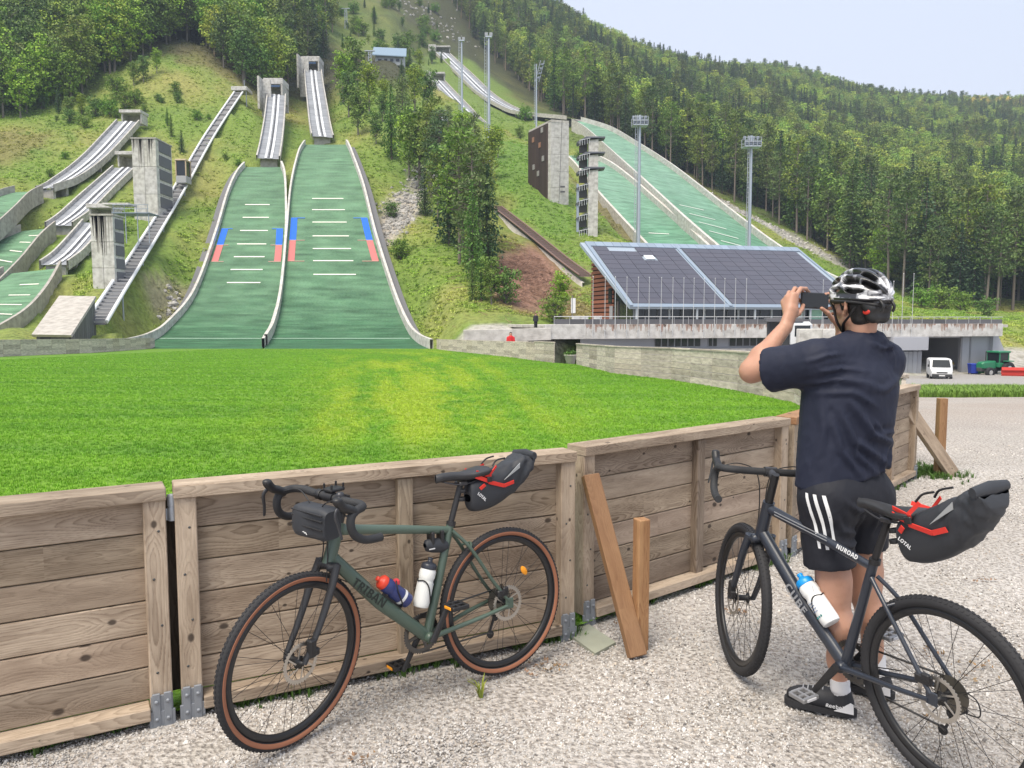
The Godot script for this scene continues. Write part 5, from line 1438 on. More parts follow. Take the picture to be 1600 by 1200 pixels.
	part(o, "shell", "any_gloss", Color(0.70, 0.72, 0.74), Vector3(0, 0.9, 0), Vector3(1.5, 1.9, 1.6), 0.22)
	part(o, "window", "dark_glass", Color.WHITE, Vector3(0.05, 1.15, 0.42), Vector3(1.1, 0.85, 0.8), 0.03)
	part(o, "bumper", "any", Color(0.1, 0.1, 0.11), Vector3(0, 0.0, 0), Vector3(1.56, 0.25, 1.66), 0.06)
	o = thing("machine_shed", "dark open shed with machinery beside the cable car cabin", "shed", "", Vector3(20.711, -0.658, -59), Basis(Vector3.UP, -0.25))
	part(o, "roof", "any", Color(0.12, 0.12, 0.13), Vector3(0, 2.35, 0), Vector3(2.6, 0.3, 3.0), 0.03)
	part(o, "wall", "any", Color(0.12, 0.12, 0.125), Vector3(0, 1.0, -0.8), Vector3(2.2, 2.4, 0.2), 0.02)
	for s in [-1.0, 1.0]:
		part(o, "post", "any", Color(0.05, 0.05, 0.055), Vector3(s, 1.0, 0.8), Vector3(0.2, 2.5, 0.2), 0.02)
	part(o, "machine", "any", Color(0.06, 0.065, 0.07), Vector3(0, 0.6, 0), Vector3(1.5, 1.4, 1.2), 0.1)
	o = thing("concrete_block", "pale concrete block wall in front of the terrace, behind the man's shoulder", "wall", "", Vector3(23.286, -0.399, -56))
	for k in 3:
		part(o, "block", "concrete", Color(1.1, 1.08, 1.05) * rng.randf_range(0.9, 1.05), Vector3(-1.7 + k * 1.7, 0.6, 0), Vector3(1.67, 1.7, 0.6), 0.04)
# ---------------------------------------------------------------- vehicles in the yard
func wheel_at(o: Node3D, p: Vector3, r: float, w: float, rim: Color, called := "wheel") -> void:
	var n := Node3D.new(); n.name = called; o.add_child(n, true); n.position = p
	var t := Transform3D(Basis(Vector3.FORWARD, PI / 2), Vector3.ZERO)
	var mb := MB.new(); mb.col = Color(0.02, 0.02, 0.022)
	mb.lathe(t, [[r * 0.55, -w * 0.5], [r * 0.92, -w * 0.5], [r, -w * 0.35], [r, w * 0.35], [r * 0.92, w * 0.5], [r * 0.55, w * 0.5]], 24)
	obj("tyre", mb, mats["rubber"], n)
	mb = MB.new(); mb.col = rim
	mb.lathe(t, [[0.0, -w * 0.42], [r * 0.3, -w * 0.45], [r * 0.56, -w * 0.4], [r * 0.56, w * 0.4], [r * 0.3, w * 0.45], [0.0, w * 0.42]], 18)
	obj("rim", mb, mats["any_gloss"], n)
func hull(o: Node3D, called: String, m: String, c: Color, rings: Array) -> MeshInstance3D:   # each ring: list of points, lofted and closed
	var mb := MB.new(); mb.col = c
	var k: int = rings[0].size()
	for j in rings.size() - 1:
		for i in k:
			mb.quad(rings[j][i], rings[j][(i + 1) % k], rings[j + 1][(i + 1) % k], rings[j + 1][i])
	for f in [0, rings.size() - 1]:
		for i in range(1, k - 1):
			if f == 0:
				mb.tri(rings[0][0], rings[0][i + 1], rings[0][i])
			else:
				mb.tri(rings[f][0], rings[f][i], rings[f][i + 1])
	return obj(called, mb, mats[m], o)
func ring(x: float, y0: float, y1: float, z0: float, z1: float, c := 0.08) -> Array:    # rectangle with cut corners in the y-z plane
	return [Vector3(x, y0, z0 + c), Vector3(x, y0 + c, z0), Vector3(x, y1 - c, z0), Vector3(x, y1, z0 + c), Vector3(x, y1, z1 - c), Vector3(x, y1 - c, z1), Vector3(x, y0 + c, z1), Vector3(x, y0, z1 - c)]
func vehicles() -> void:
	var p := Vector3(41.739, -4.047, -75)
	var o := thing("van", "small white delivery van parked in front of the open garage", "van", "", p, Basis(Vector3.UP, -1.98))
	# local x = forward
	var white := Color(0.72, 0.73, 0.74)
	hull(o, "body", "any_gloss", white, [ring(-2.4, 0.35, 1.75, -0.85, 0.85, 0.15), ring(-2.3, 0.3, 1.98, -0.93, 0.93, 0.15), ring(0.9, 0.3, 2.02, -0.93, 0.93, 0.15), ring(1.15, 0.3, 1.75, -0.94, 0.94, 0.12), ring(1.75, 0.3, 1.16, -0.94, 0.94, 0.1), ring(2.35, 0.32, 0.98, -0.88, 0.88, 0.1), ring(2.48, 0.38, 0.85, -0.8, 0.8, 0.1)])
	obj("windscreen", slab([Vector3(1.72, 1.24, 0.78), Vector3(1.72, 1.24, -0.78), Vector3(1.08, 1.86, -0.70), Vector3(1.08, 1.86, 0.70)], Vector3(0.05, 0.05, 0), 1.0, Color.WHITE), mats["dark_glass"], o)
	for s in [-1.0, 1.0]:
		part(o, "side_window", "dark_glass", Color.WHITE, Vector3(0.55, 1.5, s * 0.935), Vector3(0.9, 0.5, 0.03), 0.0)
		part(o, "headlight", "chrome", Color.WHITE, Vector3(2.36, 0.80, s * 0.66), Vector3(0.16, 0.2, 0.3), 0.04)
		part(o, "mirror", "any", Color(0.05, 0.05, 0.05), Vector3(1.25, 1.35, s * 1.05), Vector3(0.1, 0.26, 0.16), 0.03)
		for x in [-1.5, 1.6]:
			wheel_at(o, Vector3(x, 0.33, s * 0.84), 0.33, 0.2, Color(0.35, 0.35, 0.36))
			o.get_child(-1).rotation.y = PI / 2
	part(o, "bumper", "any", Color(0.045, 0.045, 0.05), Vector3(2.42, 0.48, 0), Vector3(0.22, 0.30, 1.7), 0.05)
	part(o, "grille", "any", Color(0.06, 0.06, 0.065), Vector3(2.44, 0.76, 0), Vector3(0.12, 0.14, 0.9), 0.02)
	part(o, "number_plate", "any", Color(0.7, 0.7, 0.7), Vector3(2.54, 0.48, 0), Vector3(0.02, 0.11, 0.5), 0.0)
	# tractor
	p = Vector3(51.439, -4.377, -82)
	o = thing("tractor", "green tractor with black tyres in the yard at the right edge", "tractor", "", p, Basis(Vector3.UP, PI + 0.35))
	var green := Color(0.025, 0.20, 0.10)
	hull(o, "bonnet", "any_gloss", green, [ring(0.3, 0.9, 1.75, -0.45, 0.45, 0.1), ring(1.9, 0.9, 1.65, -0.40, 0.40, 0.1), ring(2.15, 0.95, 1.5, -0.34, 0.34, 0.1)])
	part(o, "chassis", "any", Color(0.06, 0.06, 0.065), Vector3(0.6, 0.85, 0), Vector3(3.2, 0.4, 0.6), 0.05)
	part(o, "cab_glass", "dark_glass", Color.WHITE, Vector3(-0.55, 2.05, 0), Vector3(1.4, 1.1, 1.4), 0.05)
	part(o, "cab_lower", "any_gloss", green, Vector3(-0.55, 1.3, 0), Vector3(1.5, 0.5, 1.5), 0.06)
	part(o, "cab_roof", "any_gloss", green, Vector3(-0.55, 2.68, 0), Vector3(1.7, 0.2, 1.65), 0.06)
	for s in [-1.0, 1.0]:
		for x in [-1.2, 0.1]:
			part(o, "cab_post", "any_gloss", green, Vector3(x, 2.05, s * 0.7), Vector3(0.1, 1.2, 0.1), 0.01)
		wheel_at(o, Vector3(-0.9, 0.82, s * 0.95), 0.82, 0.45, Color(0.45, 0.46, 0.46))
		o.get_child(-1).rotation.y = PI / 2
		wheel_at(o, Vector3(1.6, 0.55, s * 0.85), 0.55, 0.35, Color(0.45, 0.46, 0.46))
		o.get_child(-1).rotation.y = PI / 2
		part(o, "mudguard", "any_gloss", green, Vector3(-0.9, 1.72, s * 0.95), Vector3(1.1, 0.1, 0.5), 0.03)
		part(o, "tail_light", "any", Color(0.65, 0.06, 0.03), Vector3(-1.35, 1.35, s * 0.6), Vector3(0.06, 0.2, 0.16), 0.01)
	part(o, "exhaust", "any", Color(0.05, 0.05, 0.05), Vector3(0.7, 2.2, 0.42), Vector3(0.1, 1.1, 0.1), 0.03)
	o = thing("snow_blade", "red steel snow blade lying beside the green tractor at the right edge", "blade", "", Vector3(52.065, -4.221, -79), Basis(Vector3.UP, -0.25))
	for k in 3:
		part(o, "blade_plate", "any", Color(0.55, 0.045, 0.035), Vector3(0, 0.22 + k * 0.33, -0.10 + 0.12 * absf(k - 1.0)), Vector3(3.0, 0.35, 0.08), 0.02, Basis(Vector3.RIGHT, (k - 1) * -0.35))
	for x in [-1.2, 0.0, 1.2]:
		part(o, "blade_rib", "any", Color(0.4, 0.03, 0.03), Vector3(x, 0.5, -0.3), Vector3(0.1, 0.9, 0.4), 0.02)
	for q in [[1522, Color(0.02, 0.05, 0.35), "blue lidded rubbish bin beside the tractor"], [1532, Color(0.03, 0.20, 0.08), "green lidded rubbish bin, right next to the blue bin"]]:
		o = thing("rubbish_bin", q[2], "bin", "", Vector3(82.0 * (q[0] - 800) / 1202.0, -4.06, -82.0))
		hull(o, "body", "any", q[1], [[Vector3(-0.35, 0.1, -0.3), Vector3(0.35, 0.1, -0.3), Vector3(0.35, 0.1, 0.3), Vector3(-0.35, 0.1, 0.3)], [Vector3(-0.42, 1.0, -0.38), Vector3(0.42, 1.0, -0.38), Vector3(0.42, 1.0, 0.38), Vector3(-0.42, 1.0, 0.38)]])
		part(o, "lid", "any", q[1] * 1.2, Vector3(0, 1.06, 0), Vector3(0.92, 0.12, 0.84), 0.04)
		for s in [-0.28, 0.28]:
			wheel_at(o, Vector3(s, 0.1, -0.3), 0.1, 0.06, Color(0.1, 0.1, 0.1))
	o = thing("yellow_machine", "small yellow machine standing inside the dark garage", "machine", "", Vector3(49.828, -4.026, -86))
	part(o, "body", "any", Color(0.60, 0.42, 0.03), Vector3(0, 0.75, 0), Vector3(1.7, 0.7, 1.2), 0.12)
	part(o, "hood", "any", Color(0.55, 0.38, 0.03), Vector3(0.3, 1.25, 0), Vector3(0.9, 0.4, 1.0), 0.1)
	for s in [-0.6, 0.6]:
		wheel_at(o, Vector3(s, 0.3, 0.6), 0.3, 0.18, Color(0.3, 0.3, 0.3))
		o.get_child(-1).rotation.y = PI / 2

# ---------------------------------------------------------------- trees
const ORD := ["first", "second", "third", "fourth", "fifth", "sixth", "seventh", "eighth", "ninth", "tenth", "eleventh", "twelfth", "thirteenth", "fourteenth", "fifteenth", "sixteenth", "seventeenth", "eighteenth", "nineteenth", "twentieth", "twenty first", "twenty second", "twenty third", "twenty fourth", "twenty fifth", "twenty sixth", "twenty seventh", "twenty eighth", "twenty ninth", "thirtieth"]
func leaf(mb: MB, p: Vector3, dir: Vector3, l: float, w: float, up: Vector3) -> void:
	var s := dir.cross(up).normalized() * w
	mb.quad(p - dir * l * 0.4, p + s, p + dir * l * 0.6, p - s)
func rv() -> Vector3:
	return Vector3(rng.randfn(), rng.randfn(), rng.randfn()).normalized()
func shade(c: Color, v: float) -> Color:
	var e := rng.randf_range(1.0 - v, 1.0 + v)
	return Color(c.r * e * rng.randf_range(0.9, 1.1), c.g * e, c.b * e * rng.randf_range(0.85, 1.15))
func spruce(h: float, c: Color, bare: float, spread: float, dense: float, fine_: float) -> Array:
	var tr := MB.new(); tr.col = Color(0.13, 0.105, 0.085)
	tr.tube(PackedVector3Array([Vector3(0, -1.5, 0), Vector3(0, h * 0.3, 0), Vector3(0.1, h * 0.7, 0), Vector3(0, h, 0)]), [h * 0.014, h * 0.011, h * 0.006, 0.02], 6, false)
	var cr := MB.new()
	var y := h * bare
	while y < h * 0.985:
		var t := (y / h - bare) / (1.0 - bare)
		var r := spread * pow(1.0 - t, 0.75) * minf(1.0, 0.45 + t * 3.0) * rng.randf_range(0.8, 1.15) + 0.12
		var m := int(rng.randf_range(5.0, 8.0) * dense)
		var a0 := rng.randf() * TAU
		for k in m:
			var a := a0 + TAU * k / m + rng.randf_range(-0.3, 0.3)
			var rr := r * rng.randf_range(0.65, 1.15)
			var d := Vector3(cos(a), 0, sin(a))
			var droop := rng.randf_range(0.15, 0.42) * rr
			var nn := maxi(2, int(rr * 2.3 * fine_))
			cr.col = shade(c, 0.25)
			for q in nn:
				var f := (q + 0.6) / nn
				var p := d * rr * f + Vector3(0, y - droop * f * f + 0.12 * rr * f, 0) + rv() * 0.12
				var dir := (d + rv() * 0.55 + Vector3(0, -0.25, 0)).normalized()
				leaf(cr, p, dir, 0.85 / fine_ * (0.5 + 0.6 * rr / spread), 0.26 / fine_ * (0.6 + 0.5 * rr / spread), (Vector3.UP + rv() * 0.8).normalized())
				if q % 2 == 0:
					leaf(cr, p + Vector3(0, -0.15, 0), (Vector3.DOWN + d * 0.6 + rv() * 0.4).normalized(), 0.6 / fine_, 0.2 / fine_, d.cross(Vector3.UP))
		y += h * 0.030 * rng.randf_range(0.8, 1.2) / sqrt(fine_)
	return [tr, cr]
func pine(h: float, c: Color, bare: float, spread: float, clumps: int, per: int, size: float) -> Array:
	var tr := MB.new(); tr.col = Color(0.20, 0.165, 0.14)
	var bend := Vector3(rng.randf_range(-0.5, 0.5), 0, rng.randf_range(-0.5, 0.5))
	tr.tube(PackedVector3Array([Vector3(0, -1.5, 0), Vector3(0, h * 0.3, 0) + bend * 0.4, Vector3(0, h * 0.7, 0) + bend, Vector3(0, h * 0.96, 0) + bend * 0.7]), [h * 0.013, h * 0.0105, h * 0.007, 0.03], 6, false)
	var cr := MB.new()
	for k in clumps:
		var t := pow(rng.randf(), 0.8)
		var y := h * lerpf(bare, 0.98, t)
		var r := spread * (0.35 + 0.65 * sin(PI * clampf(0.18 + t * 0.80, 0.0, 1.0))) * sqrt(rng.randf_range(0.12, 1.0))
		var a := rng.randf() * TAU
		var p := Vector3(cos(a) * r, y, sin(a) * r) + bend * 0.8
		var s := size * rng.randf_range(0.7, 1.3)
		tr.rod(Vector3(0, y - r * 0.25, 0) + bend * 0.7, p, 0.05, 0.02, 4)
		cr.col = shade(c, 0.28)
		for q in per:
			var d := rv()
			leaf(cr, p + d * Vector3(1.2, 0.55, 1.2) * s * rng.randf_range(0.4, 1.0), (d + Vector3(0, 0.4, 0)).normalized(), 0.62 * s, 0.15 * s, rv())
	return [tr, cr]
func broadleaf(h: float, c: Color, bare: float, spread: float, clumps: int, per: int, size: float) -> Array:
	var tr := MB.new(); tr.col = Color(0.17, 0.15, 0.13)
	tr.tube(PackedVector3Array([Vector3(0, -1.0, 0), Vector3(0.1, h * 0.25, 0), Vector3(-0.1, h * 0.55, 0.1), Vector3(0.1, h * 0.85, 0)]), [h * 0.017, h * 0.013, h * 0.008, 0.03], 6, false)
	var cr := MB.new()
	for k in clumps:
		var d := rv()
		var rad := pow(rng.randf(), 0.45)
		var lob := 0.8 + 0.35 * sin(d.x * 5.0 + h) * sin(d.z * 4.0 + d.y * 3.0)
		var cy := h * (bare + 1.0) * 0.5; var ry := h * (1.0 - bare) * 0.5
		var p := Vector3(d.x * spread * rad * lob, cy + d.y * ry * rad * (0.85 + 0.15 * lob), d.z * spread * rad * lob)
		var s := size * rng.randf_range(0.7, 1.35)
		if k % 3 == 0:
			tr.rod(Vector3(0, maxf(p.y - Vector2(p.x, p.z).length() * 0.9, h * 0.12), 0), p, 0.07, 0.02, 4)
		cr.col = shade(c, 0.24)
		for q in per:
			var e := rv()
			leaf(cr, p + e * s * Vector3(1.15, 0.7, 1.15) * rng.randf_range(0.35, 1.0), rv(), 0.42 * s, 0.24 * s, (e + Vector3.UP * 0.6 + rv() * 0.6).normalized())
	return [tr, cr]
func forest_areas() -> Array:
	var conv := func(a: Array) -> PackedVector2Array:
		var o := PackedVector2Array()
		for p in a:
			o.append(Vector2(p.x, p.z))
		return o
	return [
		conv.call([Vector3(-60.075, 205.242, -500), Vector3(-36.489, 180.599, -455), Vector3(-17.94, 140.815, -405), Vector3(0, 109.58, -360), Vector3(12.562, 85.562, -310), Vector3(18.629, 75.484, -287), Vector3(31.742, 68.12, -279), Vector3(43.659, 58.251, -268), Vector3(60.087, 42.808, -245), Vector3(72.832, 30.359, -222), Vector3(83.066, 13.248, -190), Vector3(89.849, 4.996, -167), Vector3(111.944, 5.771, -165), Vector3(156.995, 5.771, -165), Vector3(613.379, 83.192, -500), Vector3(1129.399, 264.309, -930), Vector3(602.346, 264.309, -930), Vector3(183.972, 246.142, -760), Vector3(38.178, 268.019, -680), Vector3(-74.247, 277.923, -620)]),
		conv.call([Vector3(-156.293, 37.633, -148), Vector3(-120.469, 44.376, -165), Vector3(-112.245, 46.993, -173), Vector3(-105.599, 48.335, -176), Vector3(-102.407, 55.387, -184), Vector3(-95.193, 59.527, -190), Vector3(-90.49, 67.565, -199), Vector3(-90.51, 74.536, -214), Vector3(-84.092, 73.863, -213), Vector3(-74.589, 65.076, -203), Vector3(-65.844, 57.346, -196), Vector3(-61.247, 59.335, -210), Vector3(-63.48, 73.578, -238), Vector3(-62.454, 84.675, -258), Vector3(-69.805, 113.491, -310), Vector3(-107.777, 202.182, -450), Vector3(-467.036, 202.182, -450)])]
func spawn_tree(parts: Array, called: String, label: String, cat: String, group: String, p: Vector3, s: float, turn: float, cm: Material) -> void:
	var o := thing(called, label, cat, group, p, Basis(Vector3.UP, turn).scaled(Vector3(s, s * 1.0, s)))
	obj("trunk", parts[0], mats["bark"], o)
	obj("crown", parts[1], cm, o)
func trees() -> void:
	rng.seed = 4242
	mat("bark", 1, 1, 1, 0.9, 0.0, true)
	var leafmats := []
	for q in [[1.08, 1.06, 1.0], [1.16, 1.14, 0.85], [0.92, 0.98, 1.0], [1.12, 1.2, 0.85]]:
		var m := mat("foliage_%d" % leafmats.size(), q[0], q[1], q[2], 0.7, 0.0, true)
		m.albedo_color = Color(q[0], q[1], q[2])
		m.backlight_enabled = true; m.backlight = Color(0.24, 0.32, 0.08)
		leafmats.append(m)
	var dark := Color(0.072, 0.120, 0.047); var mid := Color(0.108, 0.160, 0.047); var bright := Color(0.200, 0.280, 0.044); var olive := Color(0.130, 0.180, 0.042)
	var kinds := []     # [trunk, crown, both, height, type]
	for k in 3:
		kinds.append(["spruce", spruce(22.0, dark, 0.06, 3.7, 1.2, 1.0), 22.0])
	for k in 3:
		kinds.append(["pine", pine(22.0, mid if k else olive, 0.34, 3.1, 92, 16, 1.0), 22.0])
	for k in 4:
		kinds.append(["broadleaf", broadleaf(17.0, [bright, bright, olive, Color(0.130, 0.215, 0.038)][k], 0.12, 4.6, 150, 15, 1.05), 17.0])
	for q in kinds:
		var both := MB.new()
		for e in 2:
			var src: MB = q[1][e]
			var off := both.v.size()
			both.v.append_array(src.v); both.n.append_array(src.n); both.u.append_array(src.u); both.c.append_array(src.c)
			for i in src.ix:
				both.ix.append(i + off)
		q.append([q[1][0].mesh(), q[1][1].mesh()])
		q.append(both.mesh())
	# candidates over the wooded slopes
	var cand := []
	var fn := noise(88, 0.012, 2)
	var areas := forest_areas()
	for ai in areas.size():
		var ar: PackedVector2Array = areas[ai]
		var d := 150.0
		while d < 960.0:
			var st := lerpf(4.4, 7.0, clampf((d - 200.0) / 600.0, 0.0, 1.0))
			var x := -0.86 * d
			while x < 0.86 * d:
				var p := Vector2(x + rng.randf_range(-0.45, 0.45) * st, -d + rng.randf_range(-0.45, 0.45) * st)
				x += st
				if not Geometry2D.is_point_in_polygon(p, ar):
					continue
				var rim := not Geometry2D.is_point_in_polygon(p + Vector2(0, 11.0), ar)
				var mix := fn.get_noise_2d(p.x, p.y) * 1.6 + rng.randf_range(-0.5, 0.5)
				var kind := 0
				if rim and ai == 0:
					kind = 3 + rng.randi() % 3 if rng.randf() < 0.75 else rng.randi() % 3
				elif mix > (-0.42 if ai == 0 else -0.34):
					kind = 6 + rng.randi() % 4
				elif mix > -0.62:
					kind = 3 + rng.randi() % 3
				else:
					kind = rng.randi() % 3
				var big := rng.randf_range(0.66, 1.18) * lerpf(1.08, 0.72, clampf((d - 200.0) / 500.0, 0.0, 1.0))
				var pos := on_ground(p.x, p.y)
				cand.append([big * kinds[kind][2] / d * (1.0 if absf(p.x / p.y) < 0.70 else 0.1), kind, pos, big, rng.randf() * TAU, rim, ai])
			d += st
	cand.sort_custom(func(a, b): return a[0] > b[0])
	var left := {"spruce": 200, "pine": 230, "broadleaf": 260}
	var rest := {}
	for c in cand:
		var k: Array = kinds[c[1]]
		if left[k[0]] > 0:
			left[k[0]] -= 1
			var side := "forest on the right mountainside" if c[6] == 0 else "forest above the left slope"
			if c[5] and c[6] == 0:
				side = "front rank of the right forest"
			var lab: String = {"spruce": "dark pointed spruce in the ", "pine": "tall bare trunked pine in the ", "broadleaf": "bright green beech in the "}[k[0]] + side
			spawn_tree(k[3], {"spruce": "spruce_tree", "pine": "pine_tree", "broadleaf": "beech_tree"}[k[0]], lab, "tree", lab.replace("dark pointed ", "").replace("tall bare trunked ", "").replace("bright green ", "") + " group", c[2], c[3], c[4], leafmats[rng.randi() % 4])
		else:
			if not rest.has(c[1]):
				rest[c[1]] = []
			rest[c[1]].append(c)
	var wood := Node3D.new()
	wood.name = "distant_forest"; add_child(wood)
	wood.set_meta("kind", "stuff"); tag(wood, "dense mixed forest of spruce and beech covering the mountainsides", "forest")
	for k in rest:
		var xf := []; var cs := []
		for c in rest[k]:
			xf.append(Transform3D(Basis(Vector3.UP, c[4]).scaled(Vector3(c[3] * rng.randf_range(0.9, 1.2), c[3], c[3] * rng.randf_range(0.9, 1.2))), c[2]))
			var e := rng.randf_range(0.75, 1.25) * (1.0 if k < 6 else rng.randf_range(0.9, 1.6))
			var w := rng.randf_range(-0.12, 0.16)
			var cc := Color(e * (1.0 + w), e, e * (1.0 - w))
			if c[2].distance_to(Vector3(478, c[2].y, -760)) < 42.0:     # a grey-brown dead stand near the ridge
				cc = Color(2.2, 1.35, 1.9) * e
			cs.append(cc)
		multi("tree_mass", kinds[k][4], leafmats[0], xf, cs, wood)
	# trees and shrubs standing singly on the open slope: [foot, top height, type]
	var near_kinds := {
		"pine": [pine(14.0, Color(0.115, 0.172, 0.058), 0.16, 2.3, 105, 22, 0.62), pine(14.0, Color(0.140, 0.190, 0.060), 0.34, 2.2, 90, 22, 0.6)],
		"spruce": [spruce(14.0, Color(0.082, 0.138, 0.050), 0.04, 2.5, 1.2, 1.7), spruce(14.0, Color(0.088, 0.150, 0.052), 0.06, 2.2, 1.2, 1.7)],
		"broadleaf": [broadleaf(10.0, Color(0.135, 0.215, 0.036), 0.10, 2.4, 125, 18, 0.62), broadleaf(10.0, Color(0.175, 0.245, 0.040), 0.14, 2.2, 115, 18, 0.6)],
		"shrub": [broadleaf(4.0, Color(0.14, 0.23, 0.036), 0.0, 2.0, 90, 18, 0.45), broadleaf(4.0, Color(0.105, 0.18, 0.034), 0.0, 2.2, 90, 18, 0.45)]}
	var solo := [
		[Vector3(-33.183, 40.546, -170), 12.0, "broadleaf"], [Vector3(-32.952, 47.045, -182), 13.0, "broadleaf"], [Vector3(-38.296, 48.086, -185), 12.0, "broadleaf"], [Vector3(-43.816, 59.579, -205), 15.0, "broadleaf"], [Vector3(-42.164, 60.991, -210), 15.0, "broadleaf"], [Vector3(-30.827, 50.843, -190), 9.0, "broadleaf"], [Vector3(-27.974, 35.88, -162), 7.5, "broadleaf"], [Vector3(-23.924, 31.872, -156), 14.0, "spruce"], [Vector3(-22.457, 34.993, -164), 15.0, "pine"], [Vector3(-25.189, 51.234, -204), 13.0, "broadleaf"], [Vector3(-22.717, 54.857, -212), 12.0, "broadleaf"],
		[Vector3(-19.604, 28.309, -150), 13.0, "broadleaf"], [Vector3(-17.314, 25.489, -146), 16.0, "broadleaf"], [Vector3(-14.877, 23.466, -142), 17.0, "pine"], [Vector3(-12.523, 21.885, -139), 17.0, "pine"], [Vector3(-10.555, 20.489, -137), 15.0, "pine"], [Vector3(-14.838, 18.543, -133), 10.0, "spruce"], [Vector3(-12.009, 15.308, -126), 13.0, "pine"], [Vector3(-9.523, 11.181, -118), 17.0, "spruce"], [Vector3(-7.511, 7.897, -111), 19.0, "pine"], [Vector3(-5.888, 6.491, -108), 17.0, "pine"], [Vector3(-4.779, 10.263, -116), 16.0, "pine"], [Vector3(-3.39, 6.491, -108), 15.0, "spruce"], [Vector3(-5.284, 4.238, -103), 13.0, "spruce"], [Vector3(-7.579, 11.373, -118), 20.0, "pine"], [Vector3(-5.342, 14.794, -125), 15.0, "pine"], [Vector3(-10.43, 16.034, -127), 14.0, "broadleaf"],
		[Vector3(-10.817, 34.581, -170), 12.0, "broadleaf"], [Vector3(-8.043, 34.581, -170), 12.0, "pine"], [Vector3(-4.235, 30.438, -162), 12.0, "broadleaf"], [Vector3(-5.296, 23.522, -147), 12.0, "pine"], [Vector3(-3.228, 38.242, -180), 8.0, "broadleaf"], [Vector3(-14.987, 40.523, -184), 10.0, "pine"], [Vector3(-18.584, 40.523, -184), 8.0, "broadleaf"], [Vector3(-29.228, 43.506, -178), 7.0, "broadleaf"],
		[Vector3(-3.816, 3.116, -96), 7.4, "spruce"], [Vector3(-2.518, 2.788, -95), 6.6, "broadleaf"], [Vector3(-4.929, 2.958, -96), 5.2, "spruce"], [Vector3(-0.795, 3.432, -96), 4.6, "shrub"], [Vector3(5.794, 2.298, -92), 6.2, "broadleaf"], [Vector3(4.977, 2.141, -91), 3.8, "shrub"], [Vector3(-16.768, 10.909, -117), 4.0, "shrub"], [Vector3(-20.351, 18.95, -132), 3.2, "shrub"], [Vector3(-23.174, 41.384, -178), 5.0, "shrub"],
		[Vector3(-36.758, 96.702, -285), 9.0, "spruce"], [Vector3(-35.041, 104.044, -300), 9.0, "broadleaf"], [Vector3(-43.019, 103.81, -300), 7.0, "spruce"], [Vector3(-61.784, 115.853, -320), 8.0, "broadleaf"], [Vector3(-58.768, 125.631, -340), 8.0, "spruce"], [Vector3(-39.064, 122.507, -335), 8.0, "spruce"], [Vector3(-33.196, 118.136, -330), 8.0, "broadleaf"], [Vector3(-29.103, 73.616, -240), 7.0, "shrub"], [Vector3(-30.91, 64.729, -222), 9.0, "spruce"],
		[Vector3(-67.95, 37.075, -157), 4.6, "spruce"], [Vector3(-63.465, 33.558, -151), 4.8, "spruce"], [Vector3(-71.261, 40.63, -163), 4.0, "spruce"], [Vector3(-95.498, 44.324, -170), 6.0, "broadleaf"], [Vector3(-94.349, 45.624, -173), 5.5, "broadleaf"], [Vector3(-90.23, 44.575, -171), 4.6, "shrub"], [Vector3(-86.168, 43.805, -169), 4.4, "shrub"], [Vector3(-84.312, 45.37, -172), 4.2, "shrub"], [Vector3(-82.999, 46.704, -174), 4.0, "shrub"], [Vector3(-85.656, 53.649, -184), 7.0, "broadleaf"], [Vector3(-83.806, 56.263, -187), 6.0, "broadleaf"], [Vector3(-87.903, 53.359, -184), 6.0, "broadleaf"], [Vector3(-91.122, 51.649, -182), 5.0, "shrub"], [Vector3(-101.128, 46.386, -176), 5.5, "spruce"], [Vector3(-107.781, 48.774, -182), 8.0, "spruce"], [Vector3(-76.508, 52.52, -180), 3.0, "shrub"], [Vector3(-89.082, 39.566, -164), 3.4, "shrub"], [Vector3(-94.197, 41.824, -168), 3.6, "shrub"],
		[Vector3(4.19, 65.371, -258), 6.0, "shrub"], [Vector3(2.099, 50.148, -215), 4.0, "shrub"], [Vector3(18.315, 45.146, -214), 3.5, "shrub"], [Vector3(190.898, 115.834, -470), 3.0, "shrub"], [Vector3(79.548, 2.681, -150), 5.0, "shrub"], [Vector3(85.474, 3.216, -154), 6.0, "shrub"], [Vector3(87.006, 2.681, -150), 5.0, "shrub"], [Vector3(85.893, 1.69, -140), 4.0, "shrub"], [Vector3(86.78, 4.067, -160), 6.0, "spruce"]]
	for k in 108:      # scattered scrub of the clearing and of the left meadow
		var c := Vector3(rng.randf_range(-0.215, -0.085), 0, -rng.randf_range(235.0, 420.0))
		if k > 88:
			c = Vector3(rng.randf_range(-0.62, -0.34), 0, -rng.randf_range(125.0, 180.0))
		elif c.z > -325.0:
			c.x = minf(c.x, -0.135)
		c.x *= -c.z
		if not covered(c.x, -c.z) and not (c.z > -285.0 and absf(c.x / c.z - 0.158) < 0.04 and k <= 88):
			solo.append([c, rng.randf_range(2.5, 7.5) if k <= 88 else rng.randf_range(1.2, 2.6), ["shrub", "shrub", "broadleaf", "spruce"][k % 4] if k <= 88 else "shrub"])
	for k in near_kinds:
		for q in near_kinds[k]:
			q[0] = q[0].mesh(); q[1] = q[1].mesh()
	var hh := {"pine": 14.0, "spruce": 14.0, "broadleaf": 10.0, "shrub": 4.0}
	var lines := {}
